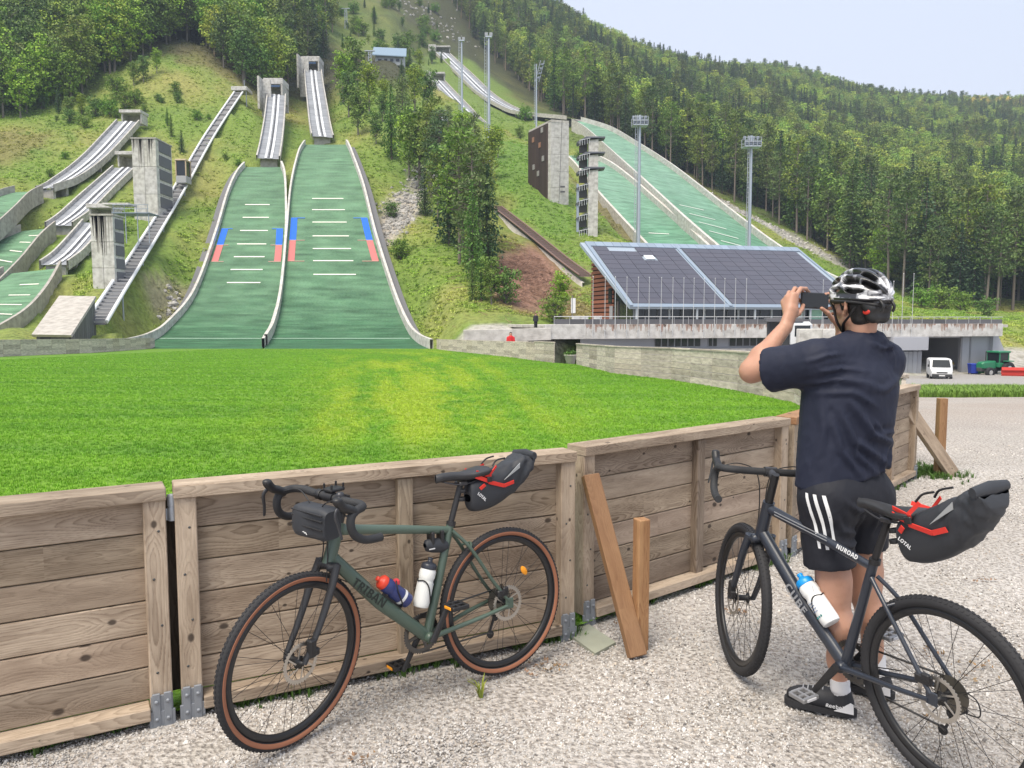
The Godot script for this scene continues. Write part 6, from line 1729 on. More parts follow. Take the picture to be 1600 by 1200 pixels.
	for i in solo.size():
		var q: Array = solo[i]
		var place := "in the clump right of the middle hill"
		if q[0].x < -45.0 and q[0].z > -200.0:
			place = "on the slope above the left towers"
		elif q[0].z < -228.0:
			place = "near the blue roofed hut"
		elif q[0].x > 30.0:
			place = "below the right forest"
		elif q[0].z < -158.0:
			place = "beside the inrun of the middle hill"
		elif q[0].z > -98.5:
			place = "at the foot of the brown slope"
		var lab: String = {"pine": "dark ragged pine ", "spruce": "dense dark young spruce ", "broadleaf": "light green leafy tree ", "shrub": "low green shrub "}[q[2]] + place
		q.append(lab)
		if not lines.has(lab):
			lines[lab] = []
		lines[lab].append(q)
	for lab in lines:
		lines[lab].sort_custom(func(a, b): return a[0].x / -a[0].z < b[0].x / -b[0].z)
		for k in lines[lab].size():
			lines[lab][k].append(lab if lines[lab].size() == 1 or k >= ORD.size() else lab + (", leftmost" if k == 0 else ", " + ORD[k] + " from left"))
	for i in solo.size():
		var q: Array = solo[i]
		var p: Vector3 = on_ground(q[0].x, q[0].z)
		var s: float = q[1] / hh[q[2]] * rng.randf_range(0.94, 1.06)
		var lab: String = q[4]
		spawn_tree(near_kinds[q[2]][i % 2], {"pine": "pine_tree", "spruce": "spruce_tree", "broadleaf": "leafy_tree", "shrub": "green_shrub"}[q[2]], lab, "shrub" if q[2] == "shrub" else "tree", q[3].replace("dark ragged ", "").replace("light green leafy ", "").replace("low green ", "").replace("dense dark young ", "") + " group", p, s, rng.randf() * TAU, leafmats[i % 4])
	# rough meadow grass and herbs on the open slopes
	var tf := MB.new()
	for k in 16:
		var a := rng.randf() * TAU
		var b := Vector3(cos(a), 0, sin(a)) * rng.randf() * 0.45
		tf.col = Color(1, 1, 1) * rng.randf_range(0.75, 1.25)
		leaf(tf, b + Vector3(0, 0.09, 0), (Vector3.UP + rv() * 0.9).normalized(), 0.28, 0.06, rv())
	var xf := []; var cs := []
	var n1 := noise(5, 0.03, 4); var n2 := noise(6, 0.11, 3)
	for k in 70000:
		var d := 84.0 + 190.0 * pow(rng.randf(), 1.4)
		var x := rng.randf_range(-0.74, 0.74) * d
		var g := soil(x, -d, n1, n2)
		if g.g < g.r * 0.80 or g.r > 0.30 or (g.g < 0.075 and rng.randf() < 0.7):
			continue
		if x > -12.0 and d < 92.0:
			continue
		var y := ground_y(x, -d)
		if covered(x, d):
			continue
		var s := rng.randf_range(0.5, 1.3)
		xf.append(Transform3D(Basis(Vector3.UP, rng.randf() * TAU).scaled(Vector3(s * 1.3, s, s * 1.3)), Vector3(x, y - 0.05, -d)))
		var e := rng.randf_range(0.75, 1.45)
		cs.append(Color(g.r * e * 1.3, g.g * e * 1.38, g.b * e * 1.3))
	tag(multi("meadow_grass", tf, leafmats[0], xf, cs), "rough yellow green meadow grass growing over the open slopes", "grass")
func covered(x: float, d: float) -> bool:
	for r in corridors:
		for k in range(0, r.size() - 1, 2):
			var a: Vector3 = r[k][0]; var b: Vector3 = r[k][1]
			if absf(-d - (a.z + b.z) * 0.5) < 9.0:
				var ab := Vector2(b.x - a.x, b.z - a.z)
				var q := clampf((Vector2(x - a.x, -d - a.z)).dot(ab) / ab.length_squared(), 0.0, 1.0)
				if Vector2(a.x + ab.x * q, a.z + ab.y * q).distance_to(Vector2(x, -d)) < 2.2:
					return true
	return false

# ---------------------------------------------------------------- bicycles (x forward, y up, z to the rider's right; origin under the rear hub)
func circle(r: float, m: int, sx := 1.0) -> Array:
	var o := []
	for k in m:
		var a := -TAU * k / m
		o.append([cos(a) * r, sin(a) * r * sx])
	return o
func sub(o: Node3D, called: String, at := Vector3.ZERO) -> Node3D:
	var n := Node3D.new(); n.name = called; o.add_child(n, true); n.position = at
	return n
func V(x: float, y: float, z := 0.0) -> Vector3:
	return Vector3(x, y, z)
func bike_wheel(o: Node3D, called: String, c: Vector3, R: float, tw: float, wall: Color, front: bool, reflector: bool, xf: Transform3D) -> void:
	var w := sub(o, called)
	w.transform = xf * Transform3D(Basis(), c)
	var tr := tw * 0.5
	var mb := MB.new()
	mb.torus(Transform3D(), R - tr, circle(tr, 14), 96)
	obj("tyre", mb, mats["rubber"], w)
	mb = MB.new()
	for k in 110:
		for s in [-1, 0, 1]:
			var a := TAU * (k + (0.5 if s == 0 else 0.0)) / 110.0
			var th: float = s * 0.75
			var rad := R - tr + cos(th) * (tr + 0.0005)
			var nrm := Vector3(cos(a) * cos(th), sin(a) * cos(th), sin(th))
			var tang := Vector3(-sin(a), cos(a), 0)
			mb.box(Transform3D(Basis(tang, nrm, tang.cross(nrm)), Vector3(cos(a) * rad, sin(a) * rad, sin(th) * (tr + 0.0005))), Vector3(0.009, 0.003, 0.007), 0.0)
	obj("tread_knobs", mb, mats["rubber"], w).set_meta("kind", "stuff")
	if wall.r > 0.05:
		for s in [-1.0, 1.0]:
			mb = MB.new(); mb.col = wall
			var pr := [[-tr * 0.72, s * (tr * 0.70 + 0.001)], [-tr * 0.4, s * (tr * 0.93 + 0.0012)], [0.0, s * (tr + 0.0012)], [tr * 0.16, s * (tr * 0.99 + 0.0012)], [tr * 0.14, s * tr * 0.9], [-tr * 0.5, s * tr * 0.8]]
			if s > 0.0:
				pr.reverse()
			mb.torus(Transform3D(), R - tr, pr, 96)
			obj("sidewall", mb, mats["tan_wall"], w)
	mb = MB.new()
	var ri := R - tw - 0.022
	mb.torus(Transform3D(), ri, [[0.028, -0.010], [0.014, -0.0125], [0.0, -0.009], [-0.004, 0.0], [0.0, 0.009], [0.014, 0.0125], [0.028, 0.010]], 96)
	obj("rim", mb, mats["rim_black"], w)
	mb = MB.new()
	mb.lathe(Transform3D(Basis(Vector3.RIGHT, PI / 2), Vector3.ZERO), [[0.0, -0.055], [0.009, -0.055], [0.009, -0.036], [0.026, -0.034], [0.026, -0.030], [0.014, -0.024], [0.014, 0.024], [0.026, 0.030], [0.026, 0.034], [0.009, 0.036], [0.009, 0.055], [0.0, 0.055]], 20)
	obj("hub", mb, mats["black_plastic"], w)
	var sp := []
	for s in [-1.0, 1.0]:
		for q in [-1.0, 1.0]:
			var m := MB.new()
			m.rod(Vector3(0.024, 0, s * 0.031), Vector3(cos(q * 0.62), sin(q * 0.62), 0) * (ri + 0.002), 0.0011, -1.0, 5)
			sp.append(m.mesh())
	for k in 28:
		var sn := obj("spoke", sp[k % 4], mats["spoke_steel"], w)
		sn.rotation.z = TAU * k / 28.0
	# brake rotor on the left, with arms
	mb = MB.new()
	var rr := 0.080
	mb.torus(Transform3D(Basis(), Vector3(0, 0, -0.040)), rr - 0.007, [[0.007, 0.0008], [0.007, -0.0008], [-0.006, -0.0008], [-0.006, 0.0008]], 48)
	for k in 6:
		var a := TAU * k / 6.0
		mb.bar(Vector3(cos(a) * 0.022, sin(a) * 0.022, -0.040), Vector3(cos(a + 0.5) * (rr - 0.012), sin(a + 0.5) * (rr - 0.012), -0.040), 0.0015, 0.006, 0.0, Vector3(0, 0, 1))
	for k in 40:
		var a := TAU * k / 40.0
		mb.bx(Vector3(cos(a) * (rr + 0.001), sin(a) * (rr + 0.001), -0.040), Vector3(0.007, 0.007, 0.0015), 0.0)
	obj("brake_rotor", mb, mats["rotor_steel"], w)
	if reflector:
		mb = MB.new(); mb.col = Color(0.95, 0.36, 0.02)
		var g := Transform3D(Basis(Vector3(0, 0, 1), 0.45), Vector3(cos(2.5), sin(2.5), 0) * -0.0)
		var cc := Vector3(-0.125, 0.125, -0.012)
		mb.lathe(Transform3D(Basis(Vector3(0, 0, 1), -0.6) * Basis(Vector3.RIGHT, PI / 2), cc), [[0.0, -0.004], [0.026, -0.003], [0.026, 0.003], [0.0, 0.004]], 18, 0.55)
		obj("reflector", mb, mats["any_gloss"], w)
	if not front:
		for k in 9:
			mb = MB.new()
			mb.lathe(Transform3D(Basis(Vector3.RIGHT, PI / 2), Vector3(0, 0, 0.040 + 0.0042 * -k * -1.0 - 0.012)), [[0.0, -0.001], [0.066 - k * 0.0055, -0.001], [0.066 - k * 0.0055, 0.001], [0.0, 0.001]], 30)
			obj("sprocket", mb, mats["cassette"], w)
func make_bike(label: String, rear: Vector3, front: Vector3, lean: float, steer: float, st: Dictionary) -> Node3D:
	var f := (front - rear).normalized(); var rt := f.cross(Vector3.UP).normalized()
	var b := Basis(f, lean * 1.0) * Basis(f, Vector3.UP, rt)
	var o := thing("bicycle", label, "bicycle", "", rear, b)
	var L := rear.distance_to(front)
	var R: float = st.R
	var ax := V(-0.317, 0.948); var fa := V(L, R)
	var p0 := fa - V(0.948, 0.317) * 0.05
	var SX := Transform3D(Basis(ax, steer), p0 - Basis(ax, steer) * p0)
	var bb := V(st.bbx, 0.285); var sc := bb + V(-0.288, 0.958) * 0.50
	var ct := p0 + ax * 0.385; var ht: Vector3 = ct + ax * st.head
	var ra := V(0, R)
	var fm: Material = mats[st.paint]
	bike_wheel(o, "rear_wheel", ra, R, st.tw, st.wall, false, st.tan, Transform3D())
	bike_wheel(o, "front_wheel", fa, R, st.tw, st.wall, true, false, SX)
	# frame
	var fr := sub(o, "frame")
	var tubes := {
		"head_tube": [PackedVector3Array([ct, ht]), [0.028, 0.026], 1.0],
		"down_tube": [PackedVector3Array([ct + ax * 0.03, ct.lerp(bb, 0.5) + V(0, -0.004), bb + V(0.005, 0.005)]), [st.dt * 0.94, st.dt, st.dt * 0.9], 0.86],
		"top_tube": [PackedVector3Array([ht - ax * 0.03, ht.lerp(sc, 0.5) + V(0, -0.026 - st.sag), sc + V(0, -0.025 - st.sag)]), [0.023, 0.020, 0.017], 0.85],
		"seat_tube": [PackedVector3Array([bb, sc + V(-0.003, 0.01)]), [0.021, 0.018], 1.0]}
	for k in tubes:
		var mb := MB.new()
		mb.tube(tubes[k][0], tubes[k][1], 18, true, tubes[k][2], V(0, 0, 1))
		obj(k, mb, fm, fr)
	var sh := MB.new()
	sh.lathe(Transform3D(Basis(Vector3.RIGHT, PI / 2), bb), [[0.0, -0.036], [0.024, -0.036], [0.024, 0.036], [0.0, 0.036]], 20)
	obj("bottom_bracket", sh, fm, fr)
	for s in [-1.0, 1.0]:
		var z: float = s * 0.066
		var mb := MB.new()
		mb.tube(catmull([sc + V(0.0, -0.025 - st.drop, s * 0.016), sc.lerp(ra, 0.28) + V(0.0, -st.drop * 0.7, s * 0.042), sc.lerp(ra, 0.65) + V(0, -0.01, s * 0.056), ra + V(0.014, 0.02, z)], 6), 0.0085, 10)
		obj("seat_stay", mb, fm, fr)
		mb = MB.new()
		mb.tube(catmull([bb + V(-0.01, 0, s * 0.028), bb.lerp(ra, 0.3) + V(0, -0.004, s * 0.036), bb.lerp(ra, 0.6) + V(0, -0.002, s * 0.056), ra + V(0.02, -0.004, z)], 6), [0.013, 0.013, 0.0125, 0.012, 0.012, 0.0115, 0.011, 0.011, 0.011, 0.0105, 0.0105, 0.010, 0.010, 0.010, 0.0095, 0.0095, 0.009, 0.009, 0.009].slice(0, 19), 10)
		obj("chain_stay", mb, fm, fr)
		mb = MB.new()
		mb.bx(ra + V(0.008, 0.006, z), Vector3(0.045, 0.05, 0.008), 0.003)
		obj("dropout", mb, fm, fr)
	var br := MB.new()
	br.tube(catmull([sc.lerp(ra, 0.28) + V(0, -st.drop * 0.7, -0.042), sc.lerp(ra, 0.27) + V(-0.03, -st.drop * 0.7 + 0.01, 0), sc.lerp(ra, 0.28) + V(0, -st.drop * 0.7, 0.042)], 6), 0.006, 8)
	obj("stay_bridge", br, fm, fr)
	# fork
	var fk := sub(o, "fork"); fk.transform = SX
	var fkm: Material = mats[st.fork]
	var mb := MB.new()
	mb.tube(PackedVector3Array([ct + ax * 0.005 + V(0, 0, -0.058), ct + ax * -0.012 + V(0.004, 0, -0.035), ct + ax * 0.002, ct + ax * -0.012 + V(0.004, 0, 0.035), ct + ax * 0.005 + V(0, 0, 0.058)]), [0.014, 0.021, 0.026, 0.021, 0.014], 12)
	obj("crown", mb, fkm, fk)
	for s in [-1.0, 1.0]:
		mb = MB.new()
		mb.tube(catmull([ct + V(0, 0.008, s * 0.05), ct.lerp(fa, 0.25) + V(-0.004, 0, s * 0.060), ct.lerp(fa, 0.65) + V(-0.012, 0, s * 0.060), fa + V(-0.004, -0.002, s * 0.056)], 5), [0.021, 0.0205, 0.02, 0.0195, 0.019, 0.0185, 0.018, 0.0175, 0.017, 0.016, 0.0155, 0.015, 0.0145, 0.014, 0.0135, 0.013].slice(0, 16), 12, true, 0.72, V(1, 0, 0))
		obj("fork_leg", mb, fkm, fk)
	mb = MB.new()
	mb.bx(fa + V(-0.035, 0.055, -0.062), Vector3(0.035, 0.075, 0.03), 0.006); mb.bx(fa + V(-0.055, 0.035, -0.062), Vector3(0.03, 0.03, 0.026), 0.005)
	obj("front_caliper", mb, mats["black_plastic"], fk)
	mb = MB.new()
	mb.bx(ra + V(0.045, 0.062, -0.058), Vector3(0.06, 0.035, 0.03), 0.006); mb.bx(ra + V(0.03, 0.075, -0.066), Vector3(0.03, 0.03, 0.02), 0.005)
	obj("rear_caliper", mb, mats["black_plastic"], o)
	# stem, bar, levers
	var ck := sub(o, "cockpit"); ck.transform = SX
	var bc: Vector3 = ht + ax * st.spacer + V(0.948, 0.317) * st.reach
	mb = MB.new()
	mb.rod(ht, ht + ax * (st.spacer + 0.022), 0.0185, 0.0175, 14)
	obj("steerer_spacers", mb, mats["black_plastic"], ck)
	mb = MB.new()
	mb.tube(PackedVector3Array([ht + ax * st.spacer, bc]), [0.021, 0.0195], 12); mb.rod(bc + V(0, 0, -0.027), bc + V(0, 0, 0.027), 0.0225, -1.0, 14)
	obj("stem", mb, mats[st.stem], ck)
	var half := [V(0, 0, 0), V(0, 0, 0.10), V(-0.004, 0.002, 0.165), V(0.016, 0.001, 0.205), V(0.055, -0.003, 0.215), V(0.083, -0.02, 0.218), V(0.090, -0.055, 0.221), V(0.072, -0.095, 0.226), V(0.030, -0.120, 0.231), V(-0.02, -0.127, 0.236), V(-0.055, -0.127, 0.240)]
	for s in [-1.0, 1.0]:
		var hp := []
		for q in half:
			hp.append(bc + V(q.x, q.y, q.z * s))
		mb = MB.new()
		mb.tube(catmull(hp, 5), st.tape, 12)
		obj("drop_bar", mb, mats["bar_tape"], ck)
		mb = MB.new()
		mb.tube(catmull([bc + V(0.058, -0.012, s * 0.214), bc + V(0.088, 0.006, s * 0.213), bc + V(0.120, 0.020, s * 0.211), bc + V(0.145, 0.046, s * 0.209), bc + V(0.150, 0.062, s * 0.208)], 4), [0.017, 0.0185, 0.019, 0.0185, 0.018, 0.018, 0.0175, 0.0175, 0.0175, 0.018, 0.0185, 0.019, 0.019, 0.0185, 0.0175, 0.014, 0.006], 12)
		obj("brake_hood", mb, mats["black_plastic"], ck)
		mb = MB.new()
		mb.tube(catmull([bc + V(0.135, 0.028, s * 0.211), bc + V(0.160, 0.0, s * 0.214), bc + V(0.150, -0.05, s * 0.222), bc + V(0.142, -0.095, s * 0.232)], 5), [0.011, 0.0105, 0.010, 0.0095, 0.009, 0.0085, 0.008, 0.008, 0.0075, 0.0075, 0.007, 0.007, 0.007, 0.007, 0.0065, 0.005], 8, true, 0.5, V(0, 0, 1))
		obj("brake_lever", mb, mats["lever_metal"], ck)
		mb = MB.new()
		mb.tube(catmull([bc + V(0.075, 0.0, s * 0.20), bc + V(0.06, 0.02, s * 0.12), bc + V(0.07, -0.03, s * 0.03), ct + ax * 0.09 + V(0.045, 0, s * 0.012), ct + V(0.035, -0.06, s * 0.03)], 6), 0.0026, 6)
		obj("cable", mb, mats["black_plastic"], ck)
	# saddle and post
	var st_top: Vector3 = bb + V(-0.288, 0.958) * st.saddle
	mb = MB.new()
	mb.rod(sc + V(0.003, -0.01), st_top + V(0, -0.035), 0.0138, -1.0, 14)
	obj("seat_post", mb, mats["black_plastic"], o)
	mb = MB.new(); mb.rod(sc + V(-0.002, -0.006), sc + V(-0.006, 0.014), 0.0215, -1.0, 14)
	obj("seat_clamp", mb, mats["black_plastic"], o)
	var g := PackedVector3Array()
	for q in [[0.135, 0.004, 0.0], [0.134, 0.012, -0.002], [0.10, 0.020, 0.003], [0.05, 0.024, 0.002], [0.0, 0.033, -0.002], [-0.04, 0.052, 0.0], [-0.08, 0.067, 0.006], [-0.115, 0.071, 0.010], [-0.135, 0.06, 0.010], [-0.14, 0.02, 0.006]]:
		for k in 14:
			var a := TAU * k / 14
			var up := sin(a)
			g.append(st_top + V(q[0], q[2] + (up * 0.016 if up > 0.0 else up * (0.020 + q[1] * 0.2)), cos(a) * q[1]))
	mb = MB.new(); mb.grid(g, 14, 10, true, 1.0, 1.0, true)
	obj("saddle", mb, mats["saddle_skin"], o)
	mb = MB.new()
	for s in [-1.0, 1.0]:
		mb.tube(catmull([st_top + V(0.10, -0.022, s * 0.012), st_top + V(0.03, -0.040, s * 0.021), st_top + V(-0.04, -0.040, s * 0.021), st_top + V(-0.11, -0.015, s * 0.03)], 4), 0.0035, 6)
	mb.bx(st_top + V(0, -0.04), Vector3(0.045, 0.02, 0.05), 0.004)
	obj("saddle_rails", mb, mats["lever_metal"], o)
	# drivetrain
	var cd := Vector2(cos(st.crank), sin(st.crank))
	mb = MB.new()
	mb.torus(Transform3D(Basis(), bb + V(0, 0, 0.045)), 0.078, [[0.010, 0.0015], [0.010, -0.0015], [-0.010, -0.0015], [-0.010, 0.0015]], 48)
	for k in 4:
		var a: float = st.crank + PI / 4 + TAU * k / 4.0
		mb.bar(bb + V(0, 0, 0.045), bb + V(cos(a) * 0.07, sin(a) * 0.07, 0.045), 0.006, 0.016, 0.002, V(0, 0, 1))
	for k in 44:
		var a := TAU * k / 44.0
		mb.bx(bb + V(cos(a) * 0.089, sin(a) * 0.089, 0.045), Vector3(0.006, 0.006, 0.002), 0.0)
	obj("chainring", mb, mats["chain_steel"], o)
	for s in [-1.0, 1.0]:
		var dr: Vector3 = V(cd.x, cd.y) * (-s)
		var tip: Vector3 = bb + dr * 0.170 + V(0, 0, s * 0.075)
		mb = MB.new()
		mb.tube(PackedVector3Array([bb + V(0, 0, s * 0.058) - dr * 0.012, bb + dr * 0.05 + V(0, 0, s * 0.064), tip, tip + dr * 0.012]), [0.018, 0.016, 0.0125, 0.010], 10, true, 0.6, V(0, 0, 1))
		obj("crank_arm", mb, mats["black_plastic"], o)
		var pd := sub(o, "pedal", tip + V(0, 0, s * 0.055))
		mb = MB.new()
		for q in [-0.035, 0.035]:
			mb.bx(V(q, 0, 0), Vector3(0.014, 0.020, 0.085), 0.003)
		for q in [-0.038, 0.0, 0.038]:
			mb.bx(V(0, 0, q), Vector3(0.085, 0.018, 0.010), 0.003)
		mb.rod(V(0, 0, -s * 0.055), V(0, 0, s * 0.03), 0.007)
		obj("pedal_body", mb, mats[st.pedal], pd)
		for q in [-1.0, 1.0]:
			mb = MB.new(); mb.col = Color(0.85, 0.33, 0.02) if st.tan else Color(0.5, 0.5, 0.52)
			mb.bx(V(q * 0.0445, 0, 0), Vector3(0.005, 0.013, 0.05), 0.002)
			obj("pedal_reflector", mb, mats["any_gloss"], pd)
	mb = MB.new()
	mb.rod(bb + V(0, 0.087, 0.045), ra + V(0, 0.05, 0.044), 0.0042, -1.0, 6)
	mb.tube(PackedVector3Array([bb + V(0, -0.087, 0.045), ra + V(0.06, -0.155, 0.046), ra + V(0.035, -0.165, 0.046)]), 0.0042, 6)
	obj("chain", mb, mats["chain_steel"], o)
	mb = MB.new()
	mb.tube(PackedVector3Array([ra + V(0, -0.02, 0.06), ra + V(-0.015, -0.07, 0.075), ra + V(0.01, -0.09, 0.07)]), [0.012, 0.016, 0.012], 8)
	mb.tube(PackedVector3Array([ra + V(0.01, -0.085, 0.058), ra + V(0.045, -0.165, 0.058)]), [0.010, 0.009], 8, true, 0.5)
	for q in [[0.012, -0.088], [0.045, -0.165]]:
		mb.lathe(Transform3D(Basis(Vector3.RIGHT, PI / 2), ra + V(q[0], q[1], 0.046)), [[0.0, -0.002], [0.019, -0.002], [0.019, 0.002], [0.0, 0.002]], 16)
	obj("derailleur", mb, mats["black_plastic"], o)
	mb = MB.new()
	mb.tube(catmull([ra + V(0.0, 0.02, 0.05), ra + V(-0.07, 0.0, 0.06), ra + V(-0.08, -0.06, 0.065), ra + V(-0.02, -0.075, 0.07)], 6), 0.0025, 6)
	obj("derailleur_cable", mb, mats["black_plastic"], o)
	mb = MB.new()
	mb.tube(catmull([ct + V(-0.02, -0.06, 0.03), ct.lerp(bb, 0.5) + V(-0.018, 0.012, 0.018), bb + V(0.02, 0.03, 0.02), bb.lerp(ra, 0.5) + V(0, 0.02, 0.05)], 6), 0.0022, 6)
	obj("frame_cable", mb, mats["black_plastic"], o)
	st.merge({"o": o, "bb": bb, "sc": sc, "ct": ct, "ht": ht, "bc": bc, "top": st_top, "SX": SX, "ra": ra}, true)
	return o
func lettering(o: Node3D, s: String, a: Vector3, dir: Vector3, out: Vector3, size: float, m: Material, called := "lettering", bold := true) -> void:
	var t := obj(called, text_mesh(s, size, 0.0006, bold), m, o)
	var x := dir.normalized(); var z := out.normalized(); var y := z.cross(x).normalized()
	t.transform = Transform3D(Basis(x, y, x.cross(y)), a)
func carried(called: String, label: String, cat: String, bike: Node3D) -> Node3D:
	var o := thing(called, label, cat)
	o.transform = bike.transform
	return o
func bottle(o: Node3D, base: Vector3, axis: Vector3, body: Color, cap: Color, s: float, cage: bool) -> void:
	var y := axis.normalized(); var x := y.cross(V(0, 0, 1)).normalized()
	var t := Transform3D(Basis(x, y, x.cross(y)).scaled(Vector3.ONE * s), base)
	t.basis = Basis(x, y, x.cross(y)) * s
	var mb := MB.new(); mb.col = body
	mb.lathe(t, [[0.0, 0.0], [0.030, 0.0], [0.0345, 0.004], [0.0362, 0.02], [0.0362, 0.105], [0.0325, 0.112], [0.0325, 0.122], [0.0362, 0.130], [0.0362, 0.155], [0.030, 0.168], [0.030, 0.17]], 26)
	obj("bottle_body", mb, mats["bottle_plastic"], o)
	mb = MB.new(); mb.col = cap
	mb.lathe(t, [[0.0325, 0.165], [0.0345, 0.167], [0.0345, 0.182], [0.028, 0.190], [0.012, 0.196], [0.010, 0.205], [0.012, 0.207], [0.011, 0.214], [0.0, 0.215]], 24)
	obj("bottle_cap", mb, mats["any_gloss"], o)
func cage(o: Node3D, base: Vector3, axis: Vector3, away: Vector3) -> void:
	var y := axis.normalized(); var z := V(0, 0, 1); var x := away.normalized()
	var mb := MB.new()
	for s in [-1.0, 1.0]:
		mb.tube(catmull([base + y * 0.02 - x * 0.040, base + y * 0.035 + z * s * 0.030 - x * 0.026, base + y * 0.095 + z * s * 0.040 + x * 0.004, base + y * 0.118 + z * s * 0.030 + x * 0.028, base + y * 0.112 + x * 0.0405], 5), 0.003, 6)
	mb.bar(base - x * 0.039 + y * 0.01, base - x * 0.039 + y * 0.13, 0.006, 0.014, 0.001, z)
	obj("bottle_cage", mb, mats["black_plastic"], o)
func tail_bag(label: String, st: Dictionary, bike: Node3D, k: float, roll: float) -> void:
	var o := carried("saddle_bag", label, "bag", bike)
	var c: Vector3 = st.top
	o.transform = o.transform * Transform3D(Basis(Vector3.BACK, -roll), c - Basis(Vector3.BACK, -roll) * c)
	var rg := [[-0.035, -0.115, 0.020, 0.028], [-0.042, -0.105, 0.072, 0.040], [-0.075, -0.098, 0.088, 0.050], [-0.13, -0.088, 0.096, 0.058], [-0.20, -0.066, 0.098, 0.064], [-0.27, -0.038, 0.092, 0.068], [-0.335, -0.006, 0.080, 0.071], [-0.38, 0.022, 0.062, 0.074], [-0.41, 0.040, 0.040, 0.076], [-0.418, 0.048, 0.012, 0.074]]
	var g := PackedVector3Array()
	var nz := noise(9 + int(k * 10.0), 9.0, 3)
	var segs := 40
	var kk := catmull(rg.map(func(q): return Vector3(q[0], q[1], q[2])), 7); var kw := catmull(rg.map(func(q): return Vector3(q[3], 0, 0)), 7)
	for j in kk.size():
		var t := float(j) / (kk.size() - 1)
		var tilt := Vector2(cos(0.55 * t), sin(0.55 * t))
		for i in segs:
			var a := TAU * i / segs
			var sy := signf(sin(a)) * pow(absf(sin(a)), 0.75); var sz := signf(cos(a)) * pow(absf(cos(a)), 0.75)
			var hh := kk[j].z * k * (0.80 if sy > 0.0 else 1.05)
			var p := c + V(kk[j].x * k, kk[j].y * k - 0.005, 0) + V(tilt.y * sy * hh * 0.75, tilt.x * sy * hh, sz * kw[j].x * k)
			var cr := nz.get_noise_3d(p.x * 1.2, p.y * 2.0, p.z) * 0.012 * smoothstep(0.35, 0.8, t) + nz.get_noise_3d(p.x * 3.0, p.y * 4.0, p.z * 3.0) * 0.003 * smoothstep(0.3, 0.6, t) + 0.005 * smoothstep(0.45, 0.7, t) * sin(p.x * 95.0 + p.y * 60.0 + 2.0 * nz.get_noise_2d(p.y * 3.0, p.z * 3.0))
			g.append(p + V(0, sy, sz).normalized() * cr)
	var mb := MB.new(); mb.grid(g, segs, kk.size(), true, 1.0, 1.0, true)
	obj("bag_body", mb, mats["bag_fabric"], o)
	# rolled closure and straps
	var e := kk.size() - 1
	mb = MB.new()
	mb.tube(PackedVector3Array([c + V(-0.405, 0.058, -0.088) * k, c + V(-0.412, 0.062, 0.0) * k, c + V(-0.405, 0.058, 0.088) * k]), [0.014, 0.019, 0.014], 10, true, 1.3)
	obj("roll_top", mb, mats["bag_fabric"], o)
	var red := Color(0.70, 0.040, 0.030)
	for s in [-1.0, 1.0]:
		for q in [[V(-0.055, -0.010, 0.052), V(-0.135, -0.045, 0.0635), 0.020], [V(-0.060, 0.012, 0.05), V(-0.14, -0.02, 0.064), 0.016], [V(-0.125, -0.046, 0.066), V(-0.215, -0.075, 0.071), 0.019], [V(-0.215, -0.075, 0.071), V(-0.275, -0.062, 0.074), 0.019], [V(-0.13, -0.012, 0.066), V(-0.18, 0.028, 0.056), 0.014], [V(-0.10, -0.055, 0.067), V(-0.075, -0.075, 0.058), 0.017]]:
			mb = MB.new(); mb.col = red
			var a: Vector3 = q[0]; var b: Vector3 = q[1]; a.z *= s; b.z *= s
			mb.bar(c + a * k, c + b * k, q[2] * k, 0.003, 0.0, V(0, 0.9, 0.2 * s))
			obj("red_strap", mb, mats["any"], o)
		mb = MB.new()
		mb.bx(c + V(-0.128, -0.032, s * 0.069) * k, Vector3(0.03, 0.026, 0.010) * k, 0.003)
		obj("strap_clip", mb, mats["black_plastic"], o)
		mb = MB.new()
		mb.tube(catmull([c + V(-0.16, 0.03, s * 0.05) * k, c + V(-0.19, 0.055, s * 0.045) * k, c + V(-0.24, 0.062, s * 0.05) * k], 4), 0.0045 * k, 6)
		obj("buckle", mb, mats["black_plastic"], o)
		mb = MB.new(); mb.col = Color(0.32, 0.33, 0.34)
		mb.prism(PackedVector2Array([Vector2(-0.215, -0.045) * k, Vector2(-0.315, 0.005) * k, Vector2(-0.318, 0.03) * k]), Transform3D(Basis(), c), s * 0.0735 * k - 0.002, s * 0.0735 * k + 0.002)
		obj("reflective_patch", mb, mats["any_gloss"], o)
	lettering(o, "LOTAL", c + V(-0.085, -0.115, -0.0575) * k, V(-0.75, -0.66), V(-0.1, 0, -1), 0.014, mats["white_print"])
	mb = MB.new()
	for q in [V(-0.036, -0.06), V(-0.028, -0.10)]:
		mb.torus(Transform3D(Basis(Vector3.RIGHT, PI / 2), c + q * k + V(0.03, -0.02)), 0.017, [[0.004, 0.008], [0.004, -0.008], [-0.002, -0.008], [-0.002, 0.008]], 18)
	obj("post_strap", mb, mats["black_plastic"], o)
